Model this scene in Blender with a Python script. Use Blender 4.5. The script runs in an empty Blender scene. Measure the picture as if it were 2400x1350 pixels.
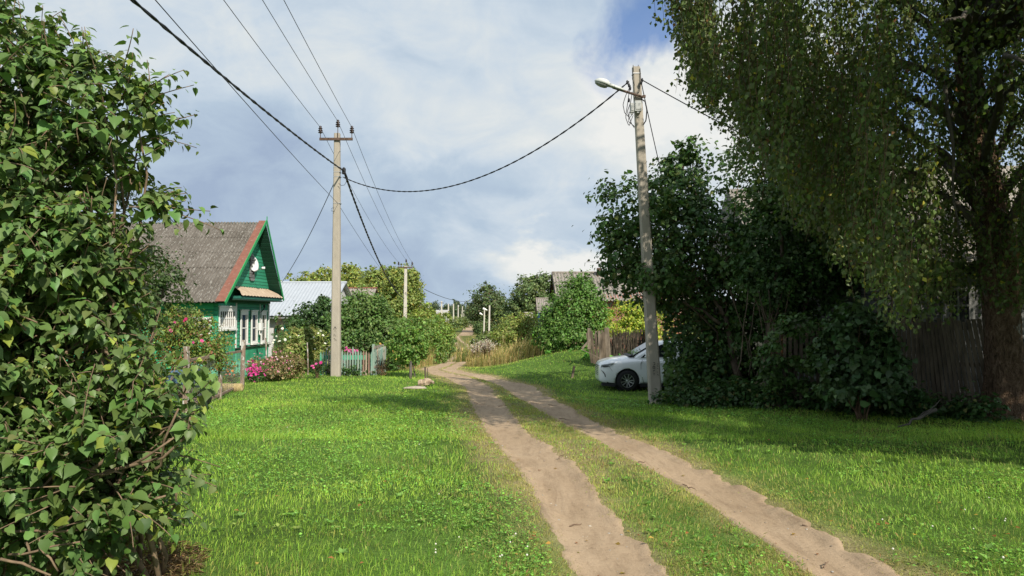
import bpy, math, random
import numpy as np
from mathutils import Vector
rng = np.random.default_rng(11)
random.seed(5)
sc = bpy.context.scene
COL = sc.collection
F = 1730.0          # focal length in pixels of a 2400 px wide frame
CZ = 1.65           # eye height
PITCH = math.atan(60 / F)
SUN_AZ = math.radians(150.0)   # clockwise from +Y
SUN_EL = math.radians(38.0)

# ------------------------------------------------------------------ terrain
_AY = np.array([-60, 0, 5, 10, 15, 20, 25, 32, 40, 50, 63, 80, 100, 130, 180, 220, 270, 320, 420, 600, 1500.])
_AZ = np.array([0.1, 0, 0, -0.13, -0.3, -0.45, -0.55, -0.75, -1.12, -1.7, -2.45, -3.25, -3.9, -4.1, -3.85, -3.45, -2.65, -2.4, -3.2, -4, -4.])
_D = np.linspace(-60, 1500, 15601)
_A = np.interp(_D, _AY, _AZ)
_k = np.hanning(41); _k /= _k.sum()
_A = np.convolve(np.pad(_A, 20, mode='edge'), _k, mode='valid')
def sstep(a, b, x):
    t = np.clip((x - a) / (b - a), 0, 1)
    return t * t * (3 - 2 * t)
def T(x, y):
    x = np.asarray(x, float); y = np.asarray(y, float)
    z = np.interp(y, _D, _A)
    z = z + 0.8 * sstep(-1.6, 2.8, x) * sstep(24.5, 32, y) * (1 - sstep(46, 75, y))
    z = z - 0.27 * np.exp(-((x - 4.2) / 2.8) ** 2 - ((y - 21.5) / 4.0) ** 2)
    z = z + 0.02 * np.sin(x * 1.3 + 0.6) * np.sin(y * 0.9) + 0.012 * np.sin(x * 3.1 + y * 2.3)
    return z
def Tz(x, y): return float(T(x, y))
def ray(px, py):
    a = (px - 1200) / F; b = (675 - py) / F
    return np.array([a, math.cos(PITCH) - b * math.sin(PITCH), math.sin(PITCH) + b * math.cos(PITCH)])
def P(px, py, D):
    d = ray(px, py); s = D / d[1]
    return np.array([d[0] * s, D, CZ + d[2] * s])
_dd = np.concatenate([np.linspace(2, 60, 5801), np.linspace(60.1, 420, 3600)])
def G(px, py):
    d = ray(px, py)
    z = CZ + d[2] / d[1] * _dd - T(d[0] / d[1] * _dd, _dd)
    i = np.argmax(z < 0)
    D = _dd[i]
    return np.array([d[0] / d[1] * D, D, Tz(d[0] / d[1] * D, D)])
def X(px, D): return (px - 1200) / F * D

# ------------------------------------------------------------------ value noise
_perm = rng.random((256, 256))
def vnoise(x, y):
    xi = np.floor(x).astype(int); yi = np.floor(y).astype(int)
    fx = x - xi; fy = y - yi
    fx = fx * fx * (3 - 2 * fx); fy = fy * fy * (3 - 2 * fy)
    g = lambda i, j: _perm[i & 255, j & 255]
    return (g(xi, yi) * (1 - fx) + g(xi + 1, yi) * fx) * (1 - fy) + (g(xi, yi + 1) * (1 - fx) + g(xi + 1, yi + 1) * fx) * fy
def fbm(x, y, o=4):
    s = 0; a = 0.5; t = 0
    for k in range(o):
        s = s + a * vnoise(x * 2 ** k + 17 * k, y * 2 ** k + 31 * k); t += a; a *= 0.5
    return s / t

# ------------------------------------------------------------------ objects
def tag(o, label=None, cat=None, group=None, kind=None):
    if label: o['label'] = label
    if cat: o['category'] = cat
    if group: o['group'] = group
    if kind: o['kind'] = kind
    return o
def thing(name, label, cat, loc=(0, 0, 0), group=None):
    o = bpy.data.objects.new(name, None); COL.objects.link(o)
    o.location = loc; o.empty_display_size = 0.2
    return tag(o, label, cat, group)
def link(name, me, parent=None, mats=(), smooth=False):
    for m in mats: me.materials.append(m)
    if smooth:
        me.polygons.foreach_set('use_smooth', np.ones(len(me.polygons), bool))
    o = bpy.data.objects.new(name, me); COL.objects.link(o)
    if parent is not None: o.parent = parent
    return o
def chain_loc(p):
    v = Vector((0, 0, 0))
    while p is not None:
        v = v + p.location; p = p.parent
    return v
class MB:
    """collects shapes in world coordinates and links them as ONE mesh"""
    def __init__(s): s.v = []; s.f = []; s.m = []
    def add(s, V, Fs, mi=0):
        b = len(s.v); s.v.extend([tuple(map(float, p)) for p in V])
        for f in Fs: s.f.append(tuple(b + i for i in f)); s.m.append(mi)
        return s
    def box(s, x0, x1, y0, y1, z0, z1, mi=0):
        V = [(x, y, z) for z in (z0, z1) for y in (y0, y1) for x in (x0, x1)]
        return s.add(V, [(0, 2, 3, 1), (4, 5, 7, 6), (0, 1, 5, 4), (2, 6, 7, 3), (0, 4, 6, 2), (1, 3, 7, 5)], mi)
    def bar(s, a, b, w, h, up=(0, 0, 1), mi=0, w2=None, h2=None):
        a = np.array(a, float); b = np.array(b, float); d = b - a; d /= np.linalg.norm(d)
        up = np.array(up, float)
        if abs(d @ up) > 0.95: up = np.array([0, 1.0, 0])
        sd = np.cross(d, up); sd /= np.linalg.norm(sd); u = np.cross(sd, d)
        w2 = w if w2 is None else w2; h2 = h if h2 is None else h2
        V = [a + sd * i * w / 2 + u * j * h / 2 for i, j in ((-1, -1), (1, -1), (1, 1), (-1, 1))] + \
            [b + sd * i * w2 / 2 + u * j * h2 / 2 for i, j in ((-1, -1), (1, -1), (1, 1), (-1, 1))]
        return s.add(V, [(3, 2, 1, 0), (4, 5, 6, 7), (0, 1, 5, 4), (1, 2, 6, 5), (2, 3, 7, 6), (3, 0, 4, 7)], mi)
    def tube(s, pts, rad, n=8, mi=0, cap=True):
        pts = np.array(pts, float); k = len(pts)
        rad = np.full(k, rad) if np.isscalar(rad) else np.array(rad, float)
        d = np.gradient(pts, axis=0); d /= np.linalg.norm(d, axis=1)[:, None] + 1e-9
        ref = np.array([0, 0, 1.0]) if abs(d[:, 2]).mean() < 0.8 else np.array([1.0, 0, 0])
        V = []
        for i in range(k):
            u = np.cross(d[i], ref); u /= np.linalg.norm(u) + 1e-9; w = np.cross(d[i], u)
            for j in range(n):
                t = 2 * math.pi * j / n
                V.append(pts[i] + rad[i] * (math.cos(t) * u + math.sin(t) * w))
        Fs = [(i * n + j, i * n + (j + 1) % n, (i + 1) * n + (j + 1) % n, (i + 1) * n + j) for i in range(k - 1) for j in range(n)]
        if cap: Fs += [tuple(range(n))[::-1], tuple((k - 1) * n + j for j in range(n))]
        return s.add(V, Fs, mi)
    def lathe(s, c, prof, n=16, axis='z', mi=0, cap=True):
        V = []; k = len(prof)
        for r, h in prof:
            for j in range(n):
                t = 2 * math.pi * j / n; a, b = r * math.cos(t), r * math.sin(t)
                V.append({'z': (c[0] + a, c[1] + b, c[2] + h), 'y': (c[0] + a, c[1] + h, c[2] + b), 'x': (c[0] + h, c[1] + a, c[2] + b)}[axis])
        Fs = [(i * n + j, i * n + (j + 1) % n, (i + 1) * n + (j + 1) % n, (i + 1) * n + j) for i in range(k - 1) for j in range(n)]
        if cap: Fs += [tuple(range(n))[::-1], tuple((k - 1) * n + j for j in range(n))]
        return s.add(V, Fs, mi)
    def prism(s, poly, off, mi=0):
        n = len(poly); off = np.array(off, float)
        V = [np.array(p, float) for p in poly] + [np.array(p, float) + off for p in poly]
        return s.add(V, [tuple(range(n))[::-1], tuple(range(n, 2 * n))] + [(i, (i + 1) % n, n + (i + 1) % n, n + i) for i in range(n)], mi)
    def build(s, name, mats, parent=None, smooth=False, origin=None):
        if not isinstance(mats, (list, tuple)): mats = [mats]
        o0 = np.array(origin if origin is not None else (chain_loc(parent) if parent is not None else (0, 0, 0)), float)
        me = bpy.data.meshes.new(name)
        me.from_pydata([tuple(np.array(p) - o0) for p in s.v], [], s.f)
        me.polygons.foreach_set('material_index', np.array(s.m, dtype=np.int32))
        import bmesh
        bm = bmesh.new(); bm.from_mesh(me); bmesh.ops.recalc_face_normals(bm, faces=bm.faces); bm.to_mesh(me); bm.free()
        o = link(name, me, parent, mats, smooth)
        if origin is not None and parent is None: o.location = origin
        return o
def mesh_np(name, V, Tr, mat, tint=None, parent=None, origin=None, smooth=False):
    o0 = np.array(origin if origin is not None else (chain_loc(parent) if parent is not None else (0, 0, 0)), float)
    V = np.asarray(V, np.float32) - o0.astype(np.float32)
    Tr = np.asarray(Tr, np.int32); k = Tr.shape[1]
    me = bpy.data.meshes.new(name)
    me.vertices.add(len(V)); me.vertices.foreach_set('co', np.ascontiguousarray(V).ravel())
    me.loops.add(Tr.size); me.loops.foreach_set('vertex_index', Tr.ravel())
    me.polygons.add(len(Tr)); me.polygons.foreach_set('loop_start', np.arange(len(Tr), dtype=np.int32) * k)
    if tint is not None:
        a = me.color_attributes.new('tint', 'FLOAT_COLOR', 'POINT')
        c = np.ones((len(V), 4), np.float32); c[:, :3] = tint
        a.data.foreach_set('color', c.ravel())
    me.update(calc_edges=True)
    o = link(name, me, parent, [mat], smooth)
    if origin is not None and parent is None: o.location = origin
    return o

# ------------------------------------------------------------------ materials
def nmat(name):
    m = bpy.data.materials.new(name); m.use_nodes = True
    nt = m.node_tree; b = nt.nodes['Principled BSDF']
    return m, nt, b
def nd(nt, t, **kw):
    n = nt.nodes.new(t)
    for k, v in kw.items():
        if k.startswith('i_'): n.inputs[k[2:].replace('_', ' ')].default_value = v
        else: setattr(n, k, v)
    return n
def c4(c): return (c[0], c[1], c[2], 1)
def ramp(nt, fac, stops):
    r = nt.nodes.new('ShaderNodeValToRGB'); e = r.color_ramp.elements
    while len(e) < len(stops): e.new(0.5)
    for q, (p, c) in zip(e, stops): q.position = p; q.color = c4(c)
    nt.links.new(fac, r.inputs[0]); return r.outputs[0]
def mix(nt, fac, a, b, mode='MIX'):
    m = nt.nodes.new('ShaderNodeMix'); m.data_type = 'RGBA'; m.blend_type = mode
    for s, v in ((0, fac), (6, a), (7, b)):
        if hasattr(v, 'is_output'): nt.links.new(v, m.inputs[s])
        else: m.inputs[s].default_value = v if s == 0 else c4(v)
    return m.outputs[2]
def math_(nt, op, a, b=None, c=None):
    m = nt.nodes.new('ShaderNodeMath'); m.operation = op
    for i, v in enumerate((a, b, c)):
        if v is None: continue
        if hasattr(v, 'is_output'): nt.links.new(v, m.inputs[i])
        else: m.inputs[i].default_value = v
    return m.outputs[0]
def noise(nt, scale, detail=5, rough=0.6, stretch=None, coord='Object', dist=0.0):
    tc = nt.nodes.new('ShaderNodeTexCoord'); n = nd(nt, 'ShaderNodeTexNoise')
    n.inputs['Scale'].default_value = scale; n.inputs['Detail'].default_value = detail; n.inputs['Roughness'].default_value = rough
    n.inputs['Distortion'].default_value = dist
    if stretch:
        mp = nt.nodes.new('ShaderNodeMapping'); mp.inputs['Scale'].default_value = stretch
        nt.links.new(tc.outputs[coord], mp.inputs[0]); nt.links.new(mp.outputs[0], n.inputs['Vector'])
    else: nt.links.new(tc.outputs[coord], n.inputs['Vector'])
    return n.outputs['Fac']
def bump(nt, b, h, strength=0.4, dist=0.02):
    n = nd(nt, 'ShaderNodeBump'); n.inputs['Strength'].default_value = strength; n.inputs['Distance'].default_value = dist
    nt.links.new(h, n.inputs['Height']); nt.links.new(n.outputs[0], b.inputs['Normal'])
def M(name, c, rough=0.75, var=0.25, scale=6, c2=None, metal=0.0, bmp=0.25, stretch=None, spec=0.3, wear=None, wear_at=0.62):
    m, nt, b = nmat(name)
    lo = tuple(v * (1 - var) for v in c); hi = tuple(min(1, v * (1 + var)) for v in (c2 or c))
    f = noise(nt, scale, 6, 0.65, stretch)
    col = ramp(nt, f, [(0.3, lo), (0.7, hi)])
    if wear is not None:
        f2 = noise(nt, scale * 1.7, 8, 0.7, stretch, dist=0.4)
        k = ramp(nt, f2, [(wear_at - 0.03, (0, 0, 0)), (wear_at + 0.03, (1, 1, 1))])
        col = mix(nt, k, col, wear)
    nt.links.new(col, b.inputs['Base Color'])
    b.inputs['Roughness'].default_value = rough; b.inputs['Metallic'].default_value = metal
    b.inputs['Specular IOR Level'].default_value = spec
    if bmp: bump(nt, b, noise(nt, scale * 4, 6, 0.7, stretch), bmp, 0.01)
    return m
def boards(name, c, axis='Z', pitch=0.16, c2=None, wear=None, wear_at=0.66, seam=0.25, var=0.22, shift=0.0):
    """painted planks: dark gaps between boards, each board its own tone, peeling paint"""
    m, nt, b = nmat(name)
    tc = nt.nodes.new('ShaderNodeTexCoord'); sx = nt.nodes.new('ShaderNodeSeparateXYZ')
    nt.links.new(tc.outputs['Object'], sx.inputs[0])
    p = math_(nt, 'DIVIDE', sx.outputs[axis], pitch); p = math_(nt, 'ADD', p, shift)
    fr = math_(nt, 'FRACT', p); fl = math_(nt, 'FLOOR', p)
    wn = nd(nt, 'ShaderNodeTexWhiteNoise', noise_dimensions='1D'); nt.links.new(fl, wn.inputs['W'])
    st = {'Z': (1, 1, 8), 'X': (8, 1, 1), 'Y': (1, 8, 1)}[axis]
    f = noise(nt, 3, 6, 0.65, st)
    t = math_(nt, 'MULTIPLY_ADD', wn.outputs[0], 0.45, math_(nt, 'MULTIPLY', f, 0.75))
    col = ramp(nt, t, [(0.2, tuple(v * (1 - var) for v in c)), (0.85, tuple(v * (1 + var) for v in (c2 or c)))])
    if wear is not None:
        f2 = noise(nt, 5, 8, 0.72, st)
        col = mix(nt, ramp(nt, f2, [(wear_at - 0.04, (0, 0, 0)), (wear_at + 0.04, (1, 1, 1))]), col, wear)
    g = math_(nt, 'LESS_THAN', fr, 0.09)
    col = mix(nt, g, col, tuple(v * seam for v in c))
    nt.links.new(col, b.inputs['Base Color']); b.inputs['Roughness'].default_value = 0.7
    b.inputs['Specular IOR Level'].default_value = 0.25
    h = math_(nt, 'ADD', math_(nt, 'SMOOTH_MIN', math_(nt, 'MULTIPLY', fr, 4), 1.0, 0.3), math_(nt, 'MULTIPLY', f, 0.2))
    bump(nt, b, h, 0.6, 0.02)
    return m
def leafmat(name, rough=0.5, trans=0.3, spec=0.35):
    m, nt, b = nmat(name)
    at = nd(nt, 'ShaderNodeAttribute', attribute_name='tint')
    nt.links.new(at.outputs['Color'], b.inputs['Base Color'])
    b.inputs['Roughness'].default_value = rough; b.inputs['Specular IOR Level'].default_value = spec
    tr = nd(nt, 'ShaderNodeBsdfTranslucent')
    nt.links.new(mix(nt, 1.0, at.outputs['Color'], (1.25, 1.3, 0.7), 'MULTIPLY'), tr.inputs['Color'])
    ms = nd(nt, 'ShaderNodeMixShader'); ms.inputs[0].default_value = trans
    nt.links.new(b.outputs[0], ms.inputs[1]); nt.links.new(tr.outputs[0], ms.inputs[2])
    nt.links.new(ms.outputs[0], nt.nodes['Material Output'].inputs['Surface'])
    return m
LEAF = leafmat('leaf'); GLOSSY_LEAF = leafmat('glossy_leaf', 0.45, 0.25, 0.3); BLADE = leafmat('grass_blade', 0.55, 0.3, 0.3)
PETAL = leafmat('petal', 0.7, 0.3, 0.1)
BARK = M('bark', (0.07, 0.05, 0.036), 0.95, 0.5, 9, (0.12, 0.09, 0.065), bmp=1.0, stretch=(1, 1, 0.25))
TWIG = M('twig', (0.12, 0.075, 0.045), 0.9, 0.4, 14, bmp=0)
GREYBARK = M('grey_bark', (0.1, 0.088, 0.072), 0.95, 0.4, 9, bmp=0.8, stretch=(1, 1, 0.3))

# ------------------------------------------------------------------ foliage
_HV = np.array([(0, 0, 0), (0, .33, -.02), (0, .7, -.05), (0, 1.08, -.2), (-.44, .2, .1), (-.34, .62, .05), (.44, .2, .1), (.34, .62, .05)], float)
_HT = np.array([(0, 1, 4), (1, 5, 4), (1, 2, 5), (2, 3, 5), (0, 6, 1), (1, 6, 7), (1, 7, 2), (2, 7, 3)])
_DV = np.array([(0, 0, 0), (-.36, .42, .09), (.36, .42, .09), (0, 1, -.1)], float)
_DT = np.array([(0, 2, 3), (0, 3, 1)])
_NV = np.array([(0, 0, 0), (-.13, .45, .03), (.13, .45, .03), (0, 1, -.12)], float)
_SV = _NV * np.array([0.3, 1, 1])
_CV = np.array([(0, 0, 0), (0, .3, -.03), (0, .66, -.07), (0, 1.1, -.24), (-.26, -.07, .05), (-.46, .2, .1), (-.36, .58, .05), (-.13, .88, -.1), (.26, -.07, .05), (.46, .2, .1), (.36, .58, .05), (.13, .88, -.1)], float)
_CT = np.array([(0, 1, 4), (1, 5, 4), (1, 2, 5), (2, 6, 5), (2, 3, 7), (2, 7, 6), (0, 8, 1), (1, 8, 9), (1, 9, 2), (2, 9, 10), (2, 11, 3), (2, 10, 11)])
TEMPL = {'cordate': (_CV, _CT), 'straw': (_SV, _DT), 'heart': (_HV, _HT), 'diamond': (_DV, _DT), 'narrow': (_NV, _DT)}
def unit(a): return a / (np.linalg.norm(a, axis=-1, keepdims=True) + 1e-9)
def leaf_arrays(pos, tip, nrm, size, templ):
    V, Tt = TEMPL[templ]; n = len(pos); k = len(V)
    t = unit(tip); b = unit(np.cross(nrm, t)); nn = np.cross(b, t) * -1
    S = size[:, None, None]
    VV = pos[:, None, :] + S * (V[None, :, 0, None] * b[:, None, :] + V[None, :, 1, None] * t[:, None, :] + V[None, :, 2, None] * nn[:, None, :])
    TT = (Tt[None] + (np.arange(n) * k)[:, None, None]).reshape(-1, 3)
    return VV.reshape(-1, 3), TT, k
def tints(n, base, var=0.25, alt=None, alt_p=0.0, pos=None, pscale=0.8, pvar=0.3):
    c = np.array(base)[None] * np.exp(rng.normal(0, var, (n, 1))) * np.exp(rng.normal(0, 0.08, (n, 3)))
    if pos is not None:
        f = fbm(pos[:, 0] * pscale + pos[:, 2] * 0.7 * pscale + 40, pos[:, 1] * pscale - pos[:, 2] * pscale + 40, 3) - 0.5
        c = c * np.exp(f[:, None] * 2 * pvar * np.array([1.3, 0.9, 0.5]))
    if alt is not None:
        for a, p in zip(alt, alt_p if hasattr(alt_p, '__len__') else [alt_p]):
            k = rng.random(n) < p
            c[k] = np.array(a) * np.exp(rng.normal(0, 0.2, (k.sum(), 1)))
    return np.clip(c, 0, 0.95)
def leaves(name, pos, tip, nrm, size, tint, parent, templ='diamond', mat=None, smooth=False):
    V, Tt, k = leaf_arrays(pos, tip, nrm, size, templ)
    return mesh_np(name, V, Tt, mat or LEAF, np.repeat(tint, k, axis=0), parent, smooth=smooth)
def blob_points(blobs, n, clump=0.22, per=40, shell=0.45):
    """leaf positions gathered in clumps through a union of ellipsoids"""
    B = np.array(blobs, float); w = (B[:, 3] * B[:, 4] + B[:, 3] * B[:, 5] + B[:, 4] * B[:, 5]); w /= w.sum()
    nc = max(6, n // per)
    bi = rng.choice(len(B), nc, p=w)
    u = unit(rng.normal(size=(nc, 3)))
    r = shell + (1.06 - shell) * rng.random(nc) ** 0.45
    r *= 1 + 0.19 * np.clip(rng.normal(size=nc), -2, 1.1)
    cc = B[bi, :3] + u * r[:, None] * B[bi, 3:6]
    ci = rng.integers(0, nc, n)
    cs = clump * B[bi, 3:6].min(axis=1) * np.exp(rng.normal(0, 0.35, nc))
    off = rng.normal(size=(n, 3)) * cs[ci][:, None] * np.array([1, 1, 0.8])
    pos = cc[ci] + off
    out = unit(unit(pos - B[bi[ci], :3]) + 0.6 * unit(off))
    return pos, out
def crown(parent, blobs, n, size, base, templ='diamond', name='crown', clump=0.22, per=40, shell=0.45, var=0.25, alt=None, alt_p=0.0, droop=0.5, mat=None, pvar=0.3, pscale=0.8, floor=True, up=0.5, gap=None):
    pos, out = blob_points(blobs, n, clump, per, shell)
    if gap: k = sun_gap(pos, *gap); pos, out = pos[k], out[k]
    if floor:
        k = pos[:, 2] > T(pos[:, 0], pos[:, 1]) + 0.05; pos, out = pos[k], out[k]
    n = len(pos)
    nrm = unit(out * 0.8 + np.array([0, 0, up]) + 0.55 * rng.normal(size=(n, 3)))
    tip = unit(out * 0.5 + 0.7 * rng.normal(size=(n, 3)) - np.array([0, 0, droop]))
    tip = unit(tip - nrm * (tip * nrm).sum(1, keepdims=True))
    s = size * np.exp(rng.normal(0, 0.25, n))
    return leaves(name, pos - tip * s[:, None] * 0.5, tip, nrm, s, tints(n, base, var, alt, alt_p, pos, pscale, pvar), parent, templ, mat)
def wobble(a, b, n=8, amp=0.1, sag=0.0):
    a = np.array(a, float); b = np.array(b, float); t = np.linspace(0, 1, n)[:, None]
    w = np.cumsum(rng.normal(0, amp / n ** 0.5, (n, 3)), axis=0); w -= w[:1]; w = w - t * w[-1:] * 0.8
    return a + (b - a) * t + w + np.array([0, 0, 1.0]) * sag * 4 * t * (1 - t)
def blobs_px(lst, D0=None, depth=None):
    """(px, py, rx, ry, D[, rdepth in m]) in photo pixels at a distance D -> metres"""
    out = []
    for q in lst:
        px, py, rx, ry, D = q[:5]; c = P(px, py, D); s = D / F
        rd = q[5] if len(q) > 5 else 0.5 * (rx + ry) * s
        out.append((c[0], c[1], c[2], rx * s, rd, ry * s))
    return out
def plant(name, label, cat, bl, n, size, base, trunk_r=0.05, stems=3, group=None, bark=None, trunk_name='trunk', crown_name='crown', limb=6, basexy=None, sprigs=6, **kw):
    bl = list(bl); top_ = max(q[2] + q[5] for q in bl)
    for _ in range(sprigs):
        q = bl[rng.integers(len(bl))]
        if q[2] + q[5] < top_ - 1.3 * q[5]: continue
        h_ = q[5] * rng.uniform(.18, .4); bl.append((q[0] + q[3] * rng.uniform(-.8, .8), q[1] + q[4] * rng.uniform(-.4, .4), q[2] + q[5] * rng.uniform(.75, 1.05), h_ * .4, h_ * .4, h_))
    B = np.array(bl)
    cx, cy = basexy if basexy is not None else (np.average(B[:, 0], weights=B[:, 3]), np.average(B[:, 1], weights=B[:, 3]))
    base_p = (cx, cy, Tz(cx, cy))
    t = thing(name, label, cat, base_p, group)
    mb = MB()
    for k in range(stems):
        q = B[k % len(B)]
        s0 = np.array(base_p) + np.array([rng.normal(0, trunk_r * 1.5), rng.normal(0, trunk_r * 1.5), -0.1])
        top = q[:3] + np.array([0, 0, 0.35 * q[5]])
        pts = wobble(s0, top, 8, 0.25 * min(1.0, np.linalg.norm(top - s0) / 3))
        mb.tube(pts, np.linspace(trunk_r, trunk_r * 0.25, 8), 7)
    for k in range(limb):
        q = B[rng.integers(len(B))]
        a = np.array(base_p) * 0.45 + q[:3] * 0.55
        e = q[:3] + unit(rng.normal(size=3) + np.array([0, 0, 0.5])) * q[3:6] * 0.8
        mb.tube(wobble(a, e, 6, 0.2 * q[3]), np.linspace(trunk_r * 0.4, trunk_r * 0.08, 6), 5)
    mb.build(trunk_name, bark or BARK, t, smooth=True)
    crown(t, bl, n, size, base, name=crown_name, **kw)
    return t

def sun_gap(pos, pt, rad, prob=1.0):
    sv = np.array(sd); rel = pos - np.array(pt); al = rel @ sv; dist = np.linalg.norm(rel - al[:, None] * sv, axis=1)
    return ~((dist < rad * (.75 + .35 * np.sin(al * 3))) & (al > 1.5) & (rng.random(len(pos)) < prob))
# ------------------------------------------------------------------ track edges (photo pixels -> ground)
def edge(pts): 
    g = np.array([G(*p)[:2] for p in pts]); o = np.argsort(g[:, 1]); return g[o]
_e1l = edge([(1345, 1349), (1317, 1294), (1285, 1220), (1252, 1146), (1193, 1072), (1144, 1017), (1122, 980), (1104, 943), (1090, 905), (1048, 887), (1011, 876), (985, 866), (1020, 857), (1056, 847)])
_e1r = edge([(1568, 1349), (1537, 1294), (1455, 1220), (1393, 1146), (1333, 1072), (1244, 1017), (1207, 980), (1180, 943), (1148, 905), (1108, 887), (1065, 876), (1024, 866), (1052, 857), (1070, 848)])
_e2l = edge([(1907, 1349), (1815, 1276), (1711, 1220), (1637, 1165), (1578, 1128), (1511, 1091), (1437, 1054), (1374, 1017), (1296, 980), (1236, 943), (1176, 905), (1128, 889), (1084, 877), (1036, 866), (1058, 858), (1074, 849)])
_e2r = edge([(2108, 1349), (1981, 1276), (1878, 1220), (1789, 1165), (1712, 1124), (1630, 1091), (1548, 1054), (1456, 1017), (1374, 980), (1312, 943), (1252, 905), (1180, 889), (1122, 877), (1068, 866), (1082, 858), (1092, 850)])
_far = [(42, 1066), (55, 1067), (75, 1073), (95, 1085), (115, 1088), (125, 1087), (140, 1081), (157, 1069), (172, 1066), (181, 1067)]
def extend(e, off):
    a, b = e[0], e[1]; d = (a - b) / (a[1] - b[1])
    near = np.array([[a[0] + d[0] * (y - a[1]), y] for y in (-6, 0)])
    far = np.array([[X(px, D) + off, D] for D, px in _far])
    return np.vstack([near, e, far])
_rc = [extend(_e1l, -1.05), extend(_e1r, -0.5), extend(_e2l, 0.5), extend(_e2r, 1.05)]
_ys = np.linspace(-6, 181, 3741)
def _sm(e):
    x = np.interp(_ys, e[:, 1], e[:, 0]); k = np.hanning(21); k /= k.sum()
    return np.convolve(np.pad(x, 10, mode='edge'), k, mode='valid')
RUT = [_sm(e) for e in _rc]
def rut_edges(y): return [np.interp(y, _ys, r) for r in RUT]
def edge_noise(x, y, s): return (fbm(x * 2.2 + s, y * 2.2 + s * 3, 4) - 0.5) * 0.5 + (vnoise(x * 11 + s, y * 11) - 0.5) * 0.16
def rut_dist(x, y):
    """signed distance to the nearest bare rut (negative inside)"""
    a, b, c, d = rut_edges(y)
    d1 = np.maximum(a - x, x - b); d2 = np.maximum(c - x, x - d)
    return np.minimum(d1, d2) - 0.35 * edge_noise(x, y, 3.0)
def centre_strip(x, y):
    a, b, c, d = rut_edges(y); return (x > b) & (x < c)
def sub(x, y):
    r = rut_dist(x, y); return -0.045 * (1 - sstep(-0.16, 0.05, r)) * (1 - sstep(30, 45, y))
def TT(x, y): return T(x, y) + sub(np.asarray(x, float), np.asarray(y, float))

# ------------------------------------------------------------------ ground sheet
def ground_tint(x, y):
    n = len(x); g = np.tile(np.array([0.07, 0.13, 0.025]), (n, 1))
    f = fbm(x * 0.5 + 9, y * 0.5, 4)
    g = g * np.exp((f - 0.5) * 1.0)[:, None]
    rd = rut_dist(x, y)
    k = (1 - sstep(0.0, 0.55, rd + (f - 0.5) * 0.8))[:, None]
    g = g * (1 - 0.8 * k) + 0.8 * k * np.array([0.33, 0.265, 0.15])
    far = sstep(30, 45, y)[:, None]
    dry = np.array([0.17, 0.14, 0.05]) * np.exp((f - 0.5) * 1.2)[:, None]
    g = g * (1 - 0.55 * far) + 0.55 * far * dry
    hill = sstep(180, 230, y)[:, None]
    g = g * (1 - hill) + hill * np.array([0.1, 0.15, 0.035])
    # dry thatch under the shrub at the near left
    th = thatch(x, y)
    th = sstep(0.25, 0.6, th + (f - 0.5) * 0.5)[:, None]
    g = g * (1 - th) + th * np.array([0.13, 0.085, 0.045])
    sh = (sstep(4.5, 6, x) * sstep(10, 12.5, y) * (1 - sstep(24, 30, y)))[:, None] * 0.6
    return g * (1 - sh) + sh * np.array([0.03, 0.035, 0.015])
def thatch(x, y): return np.exp(-((x + 2.3) / 0.25) ** 2 - ((y - 4.65) / 0.5) ** 2) + np.exp(-((x + 3.4) / 0.85) ** 2 - ((y - 4.7) / 1.3) ** 2)
def axis_pts(segs):
    return np.concatenate([np.arange(a, b, s) for a, b, s in segs])
gx = axis_pts([(-900, -120, 40), (-120, -40, 6), (-40, -14, 1.0), (-14, -5, 0.3), (-5, 6, 0.075), (6, 14, 0.3), (14, 40, 1.0), (40, 120, 6), (120, 901, 40)])
gy = axis_pts([(-60, -6, 3), (-6, 3, 0.4), (3, 16, 0.09), (16, 38, 0.22), (38, 110, 1.2), (110, 300, 3), (300, 1400, 40)])
gX, gY = np.meshgrid(gx, gy)
gx_, gy_ = gX.ravel(), gY.ravel()
gz_ = T(gx_, gy_) + sub(gx_, gy_) + (fbm(gx_ * 5, gy_ * 5, 3) - 0.5) * 0.03 * (1 - sstep(16, 25, gy_)) * sstep(0.0, 0.1, rut_dist(gx_, gy_))
nx, ny = len(gx), len(gy)
ii = (np.arange(ny - 1)[:, None] * nx + np.arange(nx - 1)[None]).ravel()
quads = np.stack([ii, ii + 1, ii + nx + 1, ii + nx], 1)
m, nt, b = nmat('ground')
at = nd(nt, 'ShaderNodeAttribute', attribute_name='tint')
f1 = noise(nt, 3.0, 8, 0.75); f2 = noise(nt, 45, 4, 0.7)
v = mix(nt, 1.0, at.outputs['Color'], ramp(nt, f1, [(0.3, (0.65, 0.68, 0.6)), (0.7, (1.4, 1.3, 1.3))]), 'MULTIPLY')
v = mix(nt, 1.0, v, ramp(nt, f2, [(0.3, (0.6, 0.6, 0.6)), (0.7, (1.4, 1.4, 1.4))]), 'MULTIPLY')
nt.links.new(v, b.inputs['Base Color']); b.inputs['Roughness'].default_value = 0.95; b.inputs['Specular IOR Level'].default_value = 0.1
bump(nt, b, f2, 0.7, 0.03)
GROUND = m
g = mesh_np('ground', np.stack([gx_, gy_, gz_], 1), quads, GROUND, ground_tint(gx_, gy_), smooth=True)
tag(g, kind='structure')

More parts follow.
